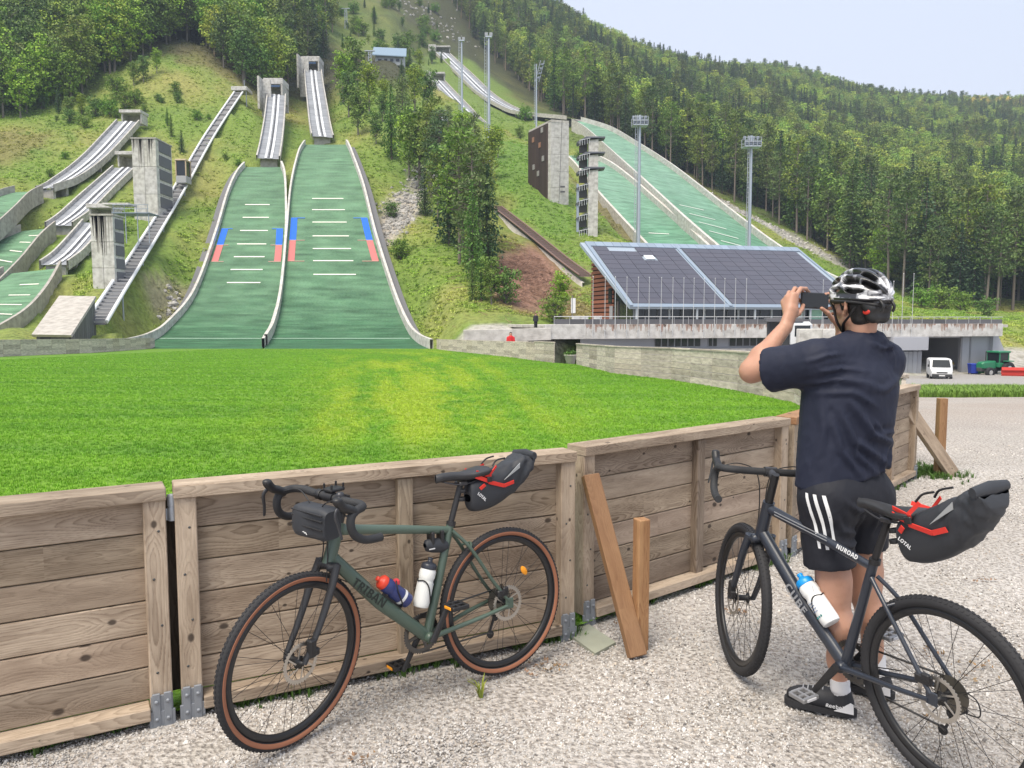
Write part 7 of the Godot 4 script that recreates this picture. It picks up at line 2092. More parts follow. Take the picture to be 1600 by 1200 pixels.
func bikes() -> void:
	rng.seed = 8
	var m := mat("green_paint", 0.068, 0.104, 0.080, 0.38); m.clearcoat_enabled = true; m.clearcoat = 0.25; m.clearcoat_roughness = 0.25
	m = mat("grey_paint", 0.024, 0.030, 0.044, 0.36); m.clearcoat_enabled = true; m.clearcoat = 0.3; m.clearcoat_roughness = 0.25
	mat("fork_black", 0.020, 0.021, 0.025, 0.45); mat("rim_black", 0.018, 0.018, 0.02, 0.4); mat("spoke_steel", 0.03, 0.03, 0.033, 0.35, 0.6)
	mat("rotor_steel", 0.55, 0.52, 0.48, 0.35, 0.9); mat("cassette", 0.16, 0.15, 0.13, 0.4, 0.8); mat("chain_steel", 0.12, 0.115, 0.11, 0.42, 0.8)
	mat("lever_metal", 0.06, 0.06, 0.065, 0.35, 0.5); mat("tan_wall", 1, 1, 1, 0.8, 0.0, true); mat("bottle_plastic", 1, 1, 1, 0.42, 0.0, true)
	m = mat("bar_tape", 0.024, 0.025, 0.028, 0.7); m.normal_enabled = true; m.normal_texture = noise_tex(91, 256, 0.05, 3, [], FastNoiseLite.TYPE_SIMPLEX_SMOOTH, 5.0); m.normal_scale = 0.4; m.uv1_scale = Vector3(2, 30, 1)
	m = mat("bag_fabric", 0.026, 0.029, 0.036, 0.62); m.rim_enabled = true; m.rim = 0.25; m.rim_tint = 0.6
	mat("saddle_skin", 0.030, 0.031, 0.035, 0.5); mat("white_print", 0.72, 0.73, 0.74, 0.5); mat("grey_print", 0.30, 0.31, 0.33, 0.4); mat("dark_print", 0.012, 0.018, 0.016, 0.4)
	mat("silver", 0.30, 0.30, 0.31, 0.42, 0.6)
	var s1 := {"R": 0.35, "tw": 0.040, "wall": Color(0.30, 0.125, 0.068), "tan": true, "bbx": 0.424, "head": 0.170, "paint": "green_paint", "dt": 0.030, "sag": 0.0, "drop": 0.0, "fork": "fork_black", "stem": "black_plastic", "spacer": 0.095, "tape": 0.0165, "saddle": 0.73, "crank": 2.05, "reach": 0.085, "pedal": "black_plastic"}
	var b1 := make_bike("green gravel bike with tan tyre walls leaning against the fence", Vector3(-0.034, 0, -3.572), Vector3(-0.863, 0, -2.94), deg_to_rad(3.0), deg_to_rad(18.0), s1)
	var lm: Vector3 = s1.ct.lerp(s1.bb, 0.37)
	lettering(b1, "TRIBAN", lm + V(0, 0, -0.0268), s1.bb - s1.ct, V(0, 0, -1), 0.038, mats["dark_print"])
	tail_bag("dark tail bag with red straps under the saddle of the green bike", s1, b1, 0.92, 0.0)
	# handlebar bag, turned with the bar
	var o := carried("handlebar_bag", "black zipped handlebar bag on the front of the green bike", "bag", b1)
	o.transform = o.transform * s1.SX
	var c: Vector3 = s1.bc + V(0.068, -0.085)
	var mb := MB.new()
	var g := PackedVector3Array()
	for j in 9:
		var z := -0.095 + 0.19 * j / 8.0
		var e := 1.0 if j > 0 and j < 8 else 0.86
		for k in 24:
			var a := TAU * k / 24
			var sy := signf(sin(a)) * pow(absf(sin(a)), 0.5); var sx := signf(cos(a)) * pow(absf(cos(a)), 0.5)
			g.append(c + V(sx * 0.050 * e, sy * 0.066 * e, z) + V(0.006 * sin(z * 30.0), 0.0, 0.0))
	mb.grid(g, 24, 9, true)
	for e in [0, 8]:
		for k in range(1, 23):
			if e == 0:
				mb.tri(g[0], g[k + 1], g[k])
			else:
				mb.tri(g[e * 24], g[e * 24 + k], g[e * 24 + k + 1])
	obj("bag_body", mb, mats["bag_fabric"], o)
	for y in [-0.012, 0.022, 0.045]:
		mb = MB.new()
		mb.rod(c + V(0.0505, y, -0.09), c + V(0.0505, y, 0.09), 0.0035, -1.0, 6)
		obj("zip", mb, mats["black_plastic"], o)
	mb = MB.new(); mb.col = Color(0.7, 0.7, 0.7)
	for k in 3:
		mb.bar(c + V(0.0515, -0.045 + 0.004 * k, -0.005 + 0.012 * k), c + V(0.0515, -0.036 + 0.002 * k, 0.004 + 0.012 * k), 0.0015, 0.003, 0.0, V(1, 0, 0))
	obj("white_logo", mb, mats["white_print"], o)
	for z in [-0.06, 0.06]:
		mb = MB.new()
		mb.torus(Transform3D(Basis(), s1.bc + V(0, 0, z)), 0.019, [[0.003, 0.012], [0.003, -0.012], [-0.002, -0.012], [-0.002, 0.012]], 18)
		obj("strap", mb, mats["black_plastic"], o)
	o = carried("phone_mount", "black phone holder clipped on the stem of the green bike", "phone holder", b1)
	o.transform = o.transform * s1.SX
	mb = MB.new(); mb.bx(s1.bc + V(-0.02, 0.029), Vector3(0.075, 0.014, 0.055), 0.004)
	obj("cradle", mb, mats["black_plastic"], o)
	for q in [[-0.05, -0.022], [-0.05, 0.022], [0.012, -0.022], [0.012, 0.022]]:
		mb = MB.new(); mb.bx(s1.bc + V(q[0], 0.043, q[1]), Vector3(0.008, 0.024, 0.008), 0.002); obj("claw", mb, mats["black_plastic"], o)
	o = carried("bicycle_bell", "round black bell on the bar of the green bike", "bell", b1)
	o.transform = o.transform * s1.SX
	mb = MB.new(); mb.torus(Transform3D(Basis(Vector3.UP, 0.3), s1.bc + V(-0.02, -0.03, -0.085)), 0.036, circle(0.004, 8), 28); obj("ring", mb, mats["black_plastic"], o)
	mb = MB.new(); mb.lathe(Transform3D(Basis(), s1.bc + V(0.0, 0.01, -0.06)), [[0.018, 0.0], [0.018, 0.012], [0.012, 0.020], [0.0, 0.022]], 16); obj("dome", mb, mats["lever_metal"], o)
	# bottles
	var sd: Vector3 = (s1.sc - s1.bb).normalized(); var fw := V(sd.y, -sd.x)
	o = carried("water_bottle", "white water bottle with black cap on the seat tube of the green bike", "bottle", b1)
	bottle(o, s1.bb + sd * 0.125 + fw * 0.066, sd, Color(0.70, 0.71, 0.69), Color(0.03, 0.035, 0.045), 1.02, true)
	cage(b1, s1.bb + sd * 0.125 + fw * 0.066, sd, fw)
	var dd: Vector3 = (s1.ct - s1.bb).normalized(); var upn := V(-dd.y, dd.x)
	o = carried("tool_flask", "dark blue and red flask strapped in the down tube cage of the green bike", "bottle", b1)
	bottle(o, s1.bb + dd * 0.185 + upn * 0.070, dd, Color(0.035, 0.045, 0.16), Color(0.72, 0.06, 0.03), 0.92, true)
	mb = MB.new(); mb.col = Color(0.72, 0.72, 0.72)
	var yb := dd; var xb := yb.cross(V(0, 0, 1)).normalized()
	mb.lathe(Transform3D(Basis(xb, yb, xb.cross(yb)), s1.bb + dd * 0.222 + upn * 0.070), [[0.0345, 0.0], [0.0352, 0.0], [0.0352, 0.014], [0.0345, 0.014]], 24)
	obj("white_band", mb, mats["any"], o)
	mb = MB.new(); mb.col = Color(0.6, 0.05, 0.06)
	mb.bx(s1.bb + dd * 0.29 + upn * 0.104, Vector3(0.03, 0.03, 0.03), 0.008); obj("red_pouch", mb, mats["any"], o)
	cage(b1, s1.bb + dd * 0.185 + upn * 0.070, dd, upn)
	o = carried("frame_pouch", "small black pouch strapped under the top tube of the green bike", "bag", b1)
	mb = MB.new()
	var q0: Vector3 = s1.sc + V(0.055, -0.085)
	g = PackedVector3Array()
	for q in [[-0.035, 0.012, 0.016], [-0.03, 0.026, 0.022], [0.0, 0.034, 0.027], [0.045, 0.033, 0.027], [0.075, 0.026, 0.022], [0.082, 0.01, 0.014]]:
		for k in 16:
			var a := TAU * k / 16
			g.append(q0 + V(q[0], q[0] * 0.15 + sin(a) * q[1], cos(a) * q[2]))
	mb.grid(g, 16, 6, true, 1.0, 1.0); obj("pouch_body", mb, mats["bag_fabric"], o)
	for x in [0.0, 0.05]:
		mb = MB.new(); mb.bx(q0 + V(x, 0.035), Vector3(0.016, 0.07, 0.05), 0.003); obj("strap", mb, mats["black_plastic"], o)
	mb = MB.new(); mb.col = Color(0.6, 0.6, 0.6); mb.bx(q0 + V(0.06, -0.002, -0.026), Vector3(0.03, 0.005, 0.002), 0.0); obj("reflective_tab", mb, mats["any"], o)
	# second bike
	var s2 := {"R": 0.356, "tw": 0.044, "wall": Color(0.01, 0.01, 0.01), "tan": false, "bbx": 0.44, "head": 0.185, "paint": "grey_paint", "dt": 0.031, "sag": 0.0, "drop": 0.035, "fork": "grey_paint", "stem": "lever_metal", "spacer": 0.12, "tape": 0.0165, "saddle": 0.735, "crank": -2.35, "reach": 0.06, "pedal": "silver"}
	s2.crank = -0.95
	var b2 := make_bike("dark grey gravel bike standing beside the man, rear wheel nearest the viewer", Vector3(1.569, 0, -2.65), Vector3(1.107, 0, -3.619), deg_to_rad(-4.0), deg_to_rad(-25.0), s2)
	lettering(b2, "CUBE", s2.ct.lerp(s2.bb, 0.50) + V(0, 0.0, -0.0275), s2.bb - s2.ct, V(0, 0, -1), 0.040, mats["grey_print"])
	lettering(b2, "NUROAD", s2.ht.lerp(s2.sc, 0.80) + V(0, -0.01, -0.0195), s2.sc - s2.ht, V(0, 0.25, -1), 0.018, mats["white_print"])
	mb = MB.new()
	for q in [0.012, -0.001]:
		mb.bar(s2.ht.lerp(s2.sc, 0.10) + V(0, q - 0.028, -0.0235), s2.ht.lerp(s2.sc, 0.62) + V(0, q - 0.012, -0.0205), 0.004, 0.001, 0.0, V(0, 1, 0))
	obj("pale_stripe", mb, mats["grey_print"], b2)
	tail_bag("large dark tail bag with red straps on the grey bike, nearest the viewer", s2, b2, 1.0, 0.24)
	dd = (s2.ct - s2.bb).normalized(); upn = V(-dd.y, dd.x)
	o = carried("water_bottle", "white water bottle with blue cap on the grey bike", "bottle", b2)
	bottle(o, s2.bb + dd * 0.15 + upn * 0.073, dd, Color(0.74, 0.75, 0.75), Color(0.01, 0.27, 0.68), 1.1, true)
	var bp: Vector3 = s2.bb + dd * 0.215 + upn * 0.073
	for k in 4:
		mb = MB.new(); mb.bar(bp + dd * 0.012 * k + upn * -0.012 + V(0, 0, -0.0405), bp + dd * 0.012 * k + upn * 0.014 + V(0, 0, -0.0405), 0.003, 0.0008, 0.0, V(0, 0, 1))
		obj("printed_line", mb, mats["blue_print"] if mats.has("blue_print") else mat("blue_print", 0.02, 0.16, 0.45, 0.5), o)
	for k in 3:
		mb = MB.new(); mb.col = Color(0.05, 0.25, 0.25); mb.bx(bp - dd * 0.025 + upn * (-0.012 + 0.013 * k) + V(0, 0, -0.0400), Vector3(0.008, 0.008, 0.0015), 0.0)
		obj("printed_dot", mb, mats["any"], o)
	cage(b2, s2.bb + dd * 0.15 + upn * 0.073, dd, upn)

# ---------------------------------------------------------------- the man taking a picture
# bone: [a, b, ra, rb, {k, ax, q, cut: [point, normal]}]
func sdf_mesh(bones: Array, cell: float, kk: float, into: MB = null, cuts := []) -> MB:
	var lo := Vector3.ONE * 1e9; var hi := Vector3.ONE * -1e9
	for b in bones:
		var r := maxf(b[2], b[3]) + kk + cell * 2.0
		lo = lo.min(b[0].min(b[1]) - Vector3.ONE * r); hi = hi.max(b[0].max(b[1]) + Vector3.ONE * r)
	var nx := int((hi.x - lo.x) / cell) + 2; var ny := int((hi.y - lo.y) / cell) + 2; var nz := int((hi.z - lo.z) / cell) + 2
	var f := PackedFloat32Array(); f.resize(nx * ny * nz); f.fill(9.0)
	for b in bones:
		var a: Vector3 = b[0]; var e: Vector3 = b[1]; var ra: float = b[2]; var rb: float = b[3]
		var op: Dictionary = b[4] if b.size() > 4 else {}
		var k: float = op.get("k", kk)
		var ax: Vector3 = op.get("ax", Vector3.ZERO); var q: float = op.get("q", 1.0) - 1.0
		var cut: Array = op.get("cut", [])
		var r := maxf(ra, rb) + k + cell * 3.0
		var i0 := ((a.min(e) - Vector3.ONE * r - lo) / cell).floor(); var i1 := ((a.max(e) + Vector3.ONE * r - lo) / cell).ceil()
		var d := e - a; var dd := maxf(d.length_squared(), 1e-8)
		for z in range(maxi(0, int(i0.z)), mini(nz, int(i1.z) + 1)):
			for y in range(maxi(0, int(i0.y)), mini(ny, int(i1.y) + 1)):
				var row := (z * ny + y) * nx
				for x in range(maxi(0, int(i0.x)), mini(nx, int(i1.x) + 1)):
					var p := lo + Vector3(x, y, z) * cell - a
					if q != 0.0:
						p += ax * (p.dot(ax) * q)
					var t := clampf(p.dot(d) / dd, 0.0, 1.0)
					var s := (p - d * t).length() - lerpf(ra, rb, t)
					if cut:
						s = maxf(s, (lo + Vector3(x, y, z) * cell - cut[0]).dot(cut[1]))
					var o := f[row + x]
					var h := maxf(k - absf(o - s), 0.0) / k
					f[row + x] = minf(o, s) - h * h * k * 0.25
	for c in cuts:
		for z in nz:
			for y in ny:
				for x in nx:
					var i := (z * ny + y) * nx + x
					if f[i] < cell * 3.0:
						f[i] = maxf(f[i], (lo + Vector3(x, y, z) * cell - c[0]).dot(c[1]))
	var mb := into if into else MB.new()
	var s0 := mb.v.size(); var s1 := mb.ix.size()
	var id := PackedInt32Array(); id.resize(nx * ny * nz); id.fill(-1)
	var off := [0, 1, nx, nx + 1, nx * ny, nx * ny + 1, nx * ny + nx, nx * ny + nx + 1]
	var cp := [Vector3(0, 0, 0), Vector3(1, 0, 0), Vector3(0, 1, 0), Vector3(1, 1, 0), Vector3(0, 0, 1), Vector3(1, 0, 1), Vector3(0, 1, 1), Vector3(1, 1, 1)]
	var ed := [[0, 1], [2, 3], [4, 5], [6, 7], [0, 2], [1, 3], [4, 6], [5, 7], [0, 4], [1, 5], [2, 6], [3, 7]]
	for z in nz - 1:
		for y in ny - 1:
			for x in nx - 1:
				var i := (z * ny + y) * nx + x
				if absf(f[i]) > cell * 2.5:
					continue
				var m := 0
				for c in 8:
					if f[i + off[c]] < 0.0:
						m |= 1 << c
				if m == 0 or m == 255:
					continue
				var p := Vector3.ZERO; var n := 0
				for e in ed:
					var a: int = e[0]; var b: int = e[1]
					if ((m >> a) & 1) != ((m >> b) & 1):
						var fa := f[i + off[a]]; var fb := f[i + off[b]]
						p += cp[a].lerp(cp[b], fa / (fa - fb)); n += 1
				id[i] = mb.pt(lo + (Vector3(x, y, z) + p / n) * cell, Vector3.ZERO, Vector2.ZERO)
	for z in range(1, nz - 1):
		for y in range(1, ny - 1):
			for x in range(1, nx - 1):
				var i := (z * ny + y) * nx + x
				if absf(f[i]) > cell * 2.5:
					continue
				var inside := f[i] < 0.0
				for axis in 3:
					var st: int = [1, nx, nx * ny][axis]; var u: int = [nx, nx * ny, 1][axis]; var w: int = [nx * ny, 1, nx][axis]
					if inside != (f[i + st] < 0.0):
						var a := id[i - u - w]; var b := id[i - w]; var c := id[i]; var d := id[i - u]
						if a < 0 or b < 0 or c < 0 or d < 0:
							continue
						if inside:
							mb.t3(a, b, c); mb.t3(a, c, d)
						else:
							mb.t3(a, c, b); mb.t3(a, d, c)
	mb.smooth(s0, s1)
	return mb
func renormal(mb: MB) -> void:
	for k in mb.n.size():
		mb.n[k] = Vector3.ZERO
	mb.smooth(0, 0)
func seg_dist(p: Vector2, a: Vector2, b: Vector2) -> Vector2:     # (distance, place along)
	var d := b - a
	var t := clampf((p - a).dot(d) / d.length_squared(), 0.0, 1.0)
	return Vector2((a + d * t).distance_to(p), t)
func creases(mb: MB, centre: Vector3, right: Vector3, back: Vector3, lines: Array, skip := 0.0) -> void:
	for k in mb.v.size():
		var p := mb.v[k]; var nn := mb.n[k]
		var q := Vector2((p - centre).dot(right), p.y)
		var s := 0.0
		for l in lines:
			if l[5] != 0 and signf((p - centre).dot(back)) != l[5]:
				continue
			var a: Vector2 = l[0]; var b: Vector2 = l[1]; var c: Vector2 = l[2]
			var e := seg_dist(q, a, b); var g := seg_dist(q, b, c)
			var dist := minf(e.x, g.x)
			var t := e.y * 0.5 if e.x < g.x else 0.5 + g.y * 0.5
			if dist < l[4] * 3.0:
				var x: float = dist / l[4]
				var side := signf((b - a).cross(q - a))
				s += l[3] * 1.6 * sin(PI * clampf(t * 0.9 + 0.05, 0.0, 1.0)) * (exp(-x * x) - 0.55 * exp(-(x - 1.4) * (x - 1.4)) * (1.0 if side > 0.0 else 0.6))
		mb.v[k] = p + nn * (s + fine.get_noise_3d(p.x * 420.0, p.y * 300.0, p.z * 420.0) * 0.0035)
	renormal(mb)
func finger(bones: Array, js: Array, r: float) -> void:
	for k in js.size() - 1:
		bones.append([js[k], js[k + 1], r * (1.0 - 0.10 * k), r * (0.92 - 0.10 * k), {"k": 0.004}])
func person() -> void:
	var skin := mat("skin", 0.45, 0.245, 0.168, 0.5); skin.subsurf_scatter_enabled = true; skin.subsurf_scatter_strength = 0.08
	skin.albedo_texture = noise_tex(301, 256, 0.02, 4, [[0.0, 0.88, 0.84, 0.82], [0.5, 1.0, 1.0, 1.0], [1.0, 1.08, 1.02, 1.0]])
	skin.uv1_triplanar = true; skin.uv1_scale = Vector3.ONE * 3.0
	var shirt_m := mat("shirt_knit", 0.0062, 0.0098, 0.0285, 0.75); shirt_m.rim_enabled = true; shirt_m.rim = 0.06; shirt_m.rim_tint = 0.5
	var short_m := mat("shorts_knit", 0.0062, 0.0075, 0.0145, 0.75); short_m.rim_enabled = true; short_m.rim = 0.05; short_m.rim_tint = 0.5
	var F := Vector3(-0.259, 0, -0.966); var Lf := Vector3(-0.966, 0, 0.259); var U := Vector3.UP
	var man := thing("person", "man in dark blue shirt, black shorts and camouflage helmet photographing with a phone", "person")
	# joints
	var neck := Vector3(1.496, 1.609, -3.28); var sl := Vector3(1.258, 1.525, -3.2); var sr := Vector3(1.614, 1.513, -3.33)
	var el := Vector3(1.06, 1.464, -3.4); var wl := Vector3(1.24, 1.655, -3.5)
	var er := Vector3(1.667, 1.419, -3.62); var wr := Vector3(1.573, 1.617, -3.67)
	var hl := Vector3(1.339, 0.944, -3.22); var hr := Vector3(1.524, 0.928, -3.29)
	var kl := Vector3(1.375, 0.533, -3.2); var kr := Vector3(1.568, 0.529, -3.33)
	var al := Vector3(1.405, 0.126, -3.18); var ar := Vector3(1.642, 0.097, -3.36)
	var hc := Vector3(1.473, 1.761, -3.29)
	var chest := (sl + sr) * 0.5 + Vector3(0, -0.12, 0); var pelvis := (hl + hr) * 0.5
	var body := [
		[neck + Vector3(0, -0.03, 0), hc + F * -0.005 + U * -0.05, 0.062, 0.056], [neck + Vector3(0, -0.07, 0), chest, 0.066, 0.095, {"ax": F, "q": 1.25}],
		[sl.lerp(neck, 0.2) + Vector3(0, -0.03, 0), sr.lerp(neck, 0.2) + Vector3(0, -0.03, 0), 0.045, 0.045], [chest, pelvis, 0.10, 0.11, {"ax": F, "q": 1.2}],
		[sl, el, 0.056, 0.047], [el, el.lerp(wl, 0.3), 0.046, 0.050], [el.lerp(wl, 0.3), wl, 0.050, 0.030, {"ax": Lf, "q": 1.05}],
		[sr, er, 0.056, 0.047], [er, er.lerp(wr, 0.3), 0.046, 0.050], [er.lerp(wr, 0.3), wr, 0.050, 0.031],
		[hl, kl, 0.088, 0.066], [kl + Vector3(0, 0.05, 0), kl + Vector3(0, -0.06, 0), 0.065, 0.057], [kl + Vector3(0, -0.05, 0), kl.lerp(al, 0.34) - F * 0.022, 0.053, 0.061], [kl.lerp(al, 0.34) - F * 0.022, kl.lerp(al, 0.72), 0.061, 0.041], [kl.lerp(al, 0.72), al, 0.040, 0.034],
		[hr, kr, 0.088, 0.066], [kr + Vector3(0, 0.05, 0), kr + Vector3(0, -0.06, 0), 0.065, 0.057], [kr + Vector3(0, -0.05, 0), kr.lerp(ar, 0.34) - F * 0.022, 0.053, 0.061], [kr.lerp(ar, 0.34) - F * 0.022, kr.lerp(ar, 0.72), 0.061, 0.041], [kr.lerp(ar, 0.72), ar, 0.040, 0.034]]
	var sk := sdf_mesh(body, 0.0125, 0.035)
	# head: its own axes, looking at the phone
	var hF := Vector3(-0.36, -0.05, -0.93).normalized(); var hL := U.cross(hF).normalized(); var hU := hF.cross(hL)
	var h := func(a: float, b: float, c: float) -> Vector3: return hc + hF * a + hL * b + hU * c
	var head := [
		[h.call(-0.030, 0, 0.030), h.call(0.030, 0, 0.036), 0.084, 0.080, {"ax": hL, "q": 1.10}], [h.call(0.040, 0, 0.0), h.call(0.044, 0, -0.060), 0.062, 0.050],
		[h.call(0.062, 0, -0.085), h.call(0.070, 0, -0.100), 0.032, 0.026], [h.call(0.0, 0.050, -0.062), h.call(0.058, 0.018, -0.096), 0.024, 0.022], [h.call(0.0, -0.050, -0.062), h.call(0.058, -0.018, -0.096), 0.024, 0.022],
		[h.call(0.092, 0, 0.004), h.call(0.116, 0, -0.036), 0.010, 0.014, {"k": 0.012}], [h.call(0.108, 0.010, -0.040), h.call(0.108, -0.010, -0.040), 0.010, 0.010, {"k": 0.008}], [h.call(0.080, 0.036, 0.014), h.call(0.080, -0.036, 0.014), 0.020, 0.020, {"k": 0.02}],
		[h.call(0.090, 0.018, -0.068), h.call(0.090, -0.018, -0.068), 0.010, 0.010, {"k": 0.010}], [h.call(0.088, 0.015, -0.080), h.call(0.088, -0.015, -0.080), 0.010, 0.010, {"k": 0.008}],
		[h.call(0.060, 0.044, -0.026), h.call(0.040, 0.056, -0.028), 0.022, 0.020], [h.call(0.060, -0.044, -0.026), h.call(0.040, -0.056, -0.028), 0.022, 0.020],
		[h.call(-0.030, 0, -0.02), h.call(-0.02, 0, -0.11), 0.060, 0.058, {"k": 0.03}]]
	for s in [-1.0, 1.0]:
		# ears: rim, lobe and a hollow between
		var er_ := []
		for q in [[0.008, 0.074, -0.006], [0.004, 0.086, 0.016], [-0.014, 0.094, 0.022], [-0.029, 0.096, 0.002], [-0.024, 0.092, -0.026], [-0.008, 0.084, -0.046], [0.002, 0.078, -0.044]]:
			er_.append(h.call(q[0], q[1] * s, q[2]))
		for k in er_.size() - 1:
			head.append([er_[k], er_[k + 1], 0.0065, 0.0065, {"k": 0.006}])
		head.append([h.call(-0.014, 0.078 * s, 0.004), h.call(-0.010, 0.077 * s, -0.030), 0.010, 0.009, {"k": 0.010}])
	sdf_mesh(head, 0.0045, 0.020, sk)
	# hands round the phone
	var hb := [[wl.lerp(el, 0.22), wl, 0.033, 0.030], [wl, Vector3(1.273, 1.731, -3.525), 0.031, 0.032, {"ax": F, "q": 1.3}], [Vector3(1.273, 1.731, -3.525), Vector3(1.288, 1.795, -3.54), 0.032, 0.024, {"ax": F, "q": 1.35}], [Vector3(1.265, 1.731, -3.535), Vector3(1.257, 1.772, -3.565), 0.026, 0.019], [Vector3(1.269, 1.725, -3.53), Vector3(1.269, 1.79, -3.552), 0.026, 0.021]]
	finger(hb, [Vector3(1.297, 1.798, -3.54), Vector3(1.331, 1.834, -3.572), Vector3(1.367, 1.835, -3.604), Vector3(1.393, 1.819, -3.632)], 0.0110)
	finger(hb, [Vector3(1.279, 1.798, -3.555), Vector3(1.312, 1.835, -3.592), Vector3(1.357, 1.825, -3.632), Vector3(1.389, 1.798, -3.65)], 0.0112)
	finger(hb, [Vector3(1.265, 1.787, -3.565), Vector3(1.293, 1.818, -3.612), Vector3(1.34, 1.798, -3.65), Vector3(1.375, 1.768, -3.66)], 0.0108)
	finger(hb, [Vector3(1.253, 1.767, -3.572), Vector3(1.281, 1.791, -3.618), Vector3(1.322, 1.765, -3.648), Vector3(1.356, 1.738, -3.656)], 0.0098)
	finger(hb, [Vector3(1.276, 1.702, -3.515), Vector3(1.31, 1.719, -3.53), Vector3(1.335, 1.74, -3.56), Vector3(1.353, 1.758, -3.592)], 0.0125)
	sdf_mesh(hb, 0.0038, 0.010, sk)
	hb = [[wr.lerp(er, 0.2), wr, 0.034, 0.031], [wr, Vector3(1.559, 1.69, -3.672), 0.026, 0.027], [Vector3(1.559, 1.69, -3.672), Vector3(1.546, 1.738, -3.668), 0.026, 0.018], [Vector3(1.569, 1.675, -3.68), Vector3(1.57, 1.708, -3.685), 0.023, 0.016]]
	finger(hb, [Vector3(1.541, 1.753, -3.664), Vector3(1.523, 1.799, -3.668), Vector3(1.499, 1.813, -3.655), Vector3(1.472, 1.81, -3.64)], 0.0110)
	finger(hb, [Vector3(1.554, 1.738, -3.672), Vector3(1.542, 1.775, -3.69), Vector3(1.516, 1.778, -3.686), Vector3(1.486, 1.772, -3.672)], 0.0112)
	finger(hb, [Vector3(1.564, 1.717, -3.68), Vector3(1.553, 1.745, -3.698), Vector3(1.526, 1.748, -3.694), Vector3(1.496, 1.742, -3.68)], 0.0108)
	finger(hb, [Vector3(1.57, 1.696, -3.685), Vector3(1.562, 1.718, -3.704), Vector3(1.539, 1.721, -3.7), Vector3(1.512, 1.717, -3.686)], 0.0098)
	finger(hb, [Vector3(1.547, 1.66, -3.65), Vector3(1.51, 1.69, -3.628), Vector3(1.473, 1.723, -3.606), Vector3(1.443, 1.743, -3.6)], 0.0128)
	sdf_mesh(hb, 0.0038, 0.010, sk)
	obj("body", sk, skin, man)
	# shirt
	var hem := pelvis + Vector3(0, 0.03, 0)
	var sd := (el - sl).normalized(); var sdr := (er - sr).normalized()
	var sh := [
		[sl.lerp(neck, 0.12) + Vector3(0, -0.015, 0), sr.lerp(neck, 0.12) + Vector3(0, -0.015, 0), 0.072, 0.072], [neck + Vector3(0, -0.045, 0), chest + Vector3(0, 0.04, 0), 0.088, 0.13, {"ax": F, "q": 1.1}], [sl + Vector3(0, -0.006, 0), neck + Lf * 0.02 + Vector3(0, -0.022, 0), 0.066, 0.070], [sr + Vector3(0, -0.006, 0), neck - Lf * 0.02 + Vector3(0, -0.022, 0), 0.066, 0.070],
		[chest + Lf * 0.090, pelvis + Lf * 0.118 + Vector3(0, -0.05, 0), 0.118, 0.112, {"k": 0.06}], [chest - Lf * 0.100, pelvis - Lf * 0.060 + Vector3(0, -0.05, 0), 0.118, 0.105, {"k": 0.06}],
		[chest, pelvis + Vector3(0, -0.05, 0), 0.135, 0.115, {"k": 0.05}],
		[sl, sl + sd * 0.26, 0.078, 0.092, {"cut": [sl + sd * 0.205, sd], "k": 0.05}], [sl + Vector3(0, -0.03, 0), sl + sd * 0.2 + Vector3(0, -0.045, 0), 0.06, 0.062, {"cut": [sl + sd * 0.20, sd], "k": 0.04}],
		[sr, sr + sdr * 0.22, 0.070, 0.078, {"cut": [sr + sdr * 0.19, sdr], "k": 0.05}]]
	var hn := (Vector3(0, -1, 0) + Lf * -0.26 + F * 0.05).normalized()
	var sm := sdf_mesh(sh, 0.0095, 0.045, null, [[Vector3(1.323, 0.998, -3.2), hn], [neck + Vector3(0, 0.036, 0) - F * 0.02, (U - F * 0.18).normalized()]])
	var C := chest; var Rt := -Lf; var B := -F
	var y := func(py: float) -> float: return 1.69 - (py - 500.0) / 1202.0 * 3.15
	var g := func(px: float, py: float) -> Vector2: return Vector2((px - 1322.0) / 1202.0 * 3.2 * 1.03, y.call(py))
	creases(sm, C, Rt, B, [
		[g.call(1275, 640), g.call(1300, 690), g.call(1372, 735), 0.010, 0.016, 1.0], [g.call(1285, 620), g.call(1330, 680), g.call(1385, 700), 0.012, 0.018, 1.0], [g.call(1262, 650), g.call(1278, 705), g.call(1318, 752), 0.008, 0.013, 1.0], [g.call(1280, 655), g.call(1305, 712), g.call(1345, 748), 0.008, 0.012, 1.0],
		[g.call(1320, 650), g.call(1350, 678), g.call(1388, 682), 0.008, 0.012, 1.0], [g.call(1368, 700), g.call(1352, 725), g.call(1362, 755), 0.007, 0.012, 1.0], [g.call(1380, 705), g.call(1372, 730), g.call(1376, 750), 0.007, 0.010, 1.0], [g.call(1252, 600), g.call(1256, 670), g.call(1248, 730), 0.006, 0.014, 1.0],
		[g.call(1360, 530), g.call(1376, 550), g.call(1378, 575), 0.009, 0.011, 1.0], [g.call(1330, 535), g.call(1355, 545), g.call(1392, 540), 0.006, 0.010, 1.0], [g.call(1240, 580), g.call(1275, 575), g.call(1320, 580), 0.007, 0.010, 1.0], [g.call(1232, 600), g.call(1270, 592), g.call(1330, 600), 0.007, 0.011, 1.0], [g.call(1225, 565), g.call(1250, 555), g.call(1285, 552), 0.006, 0.009, 0], [g.call(1245, 615), g.call(1290, 612), g.call(1340, 640), 0.007, 0.012, 1.0], [g.call(1300, 600), g.call(1345, 610), g.call(1395, 590), 0.005, 0.016, 1.0]])
	obj("shirt", sm, shirt_m, man)
	# shorts
	var hlc := Vector3(1.343, 0.647, -3.2); var hrc := Vector3(1.548, 0.698, -3.3)
	var dl := (kl - hl).normalized(); var dr := (kr - hr).normalized()
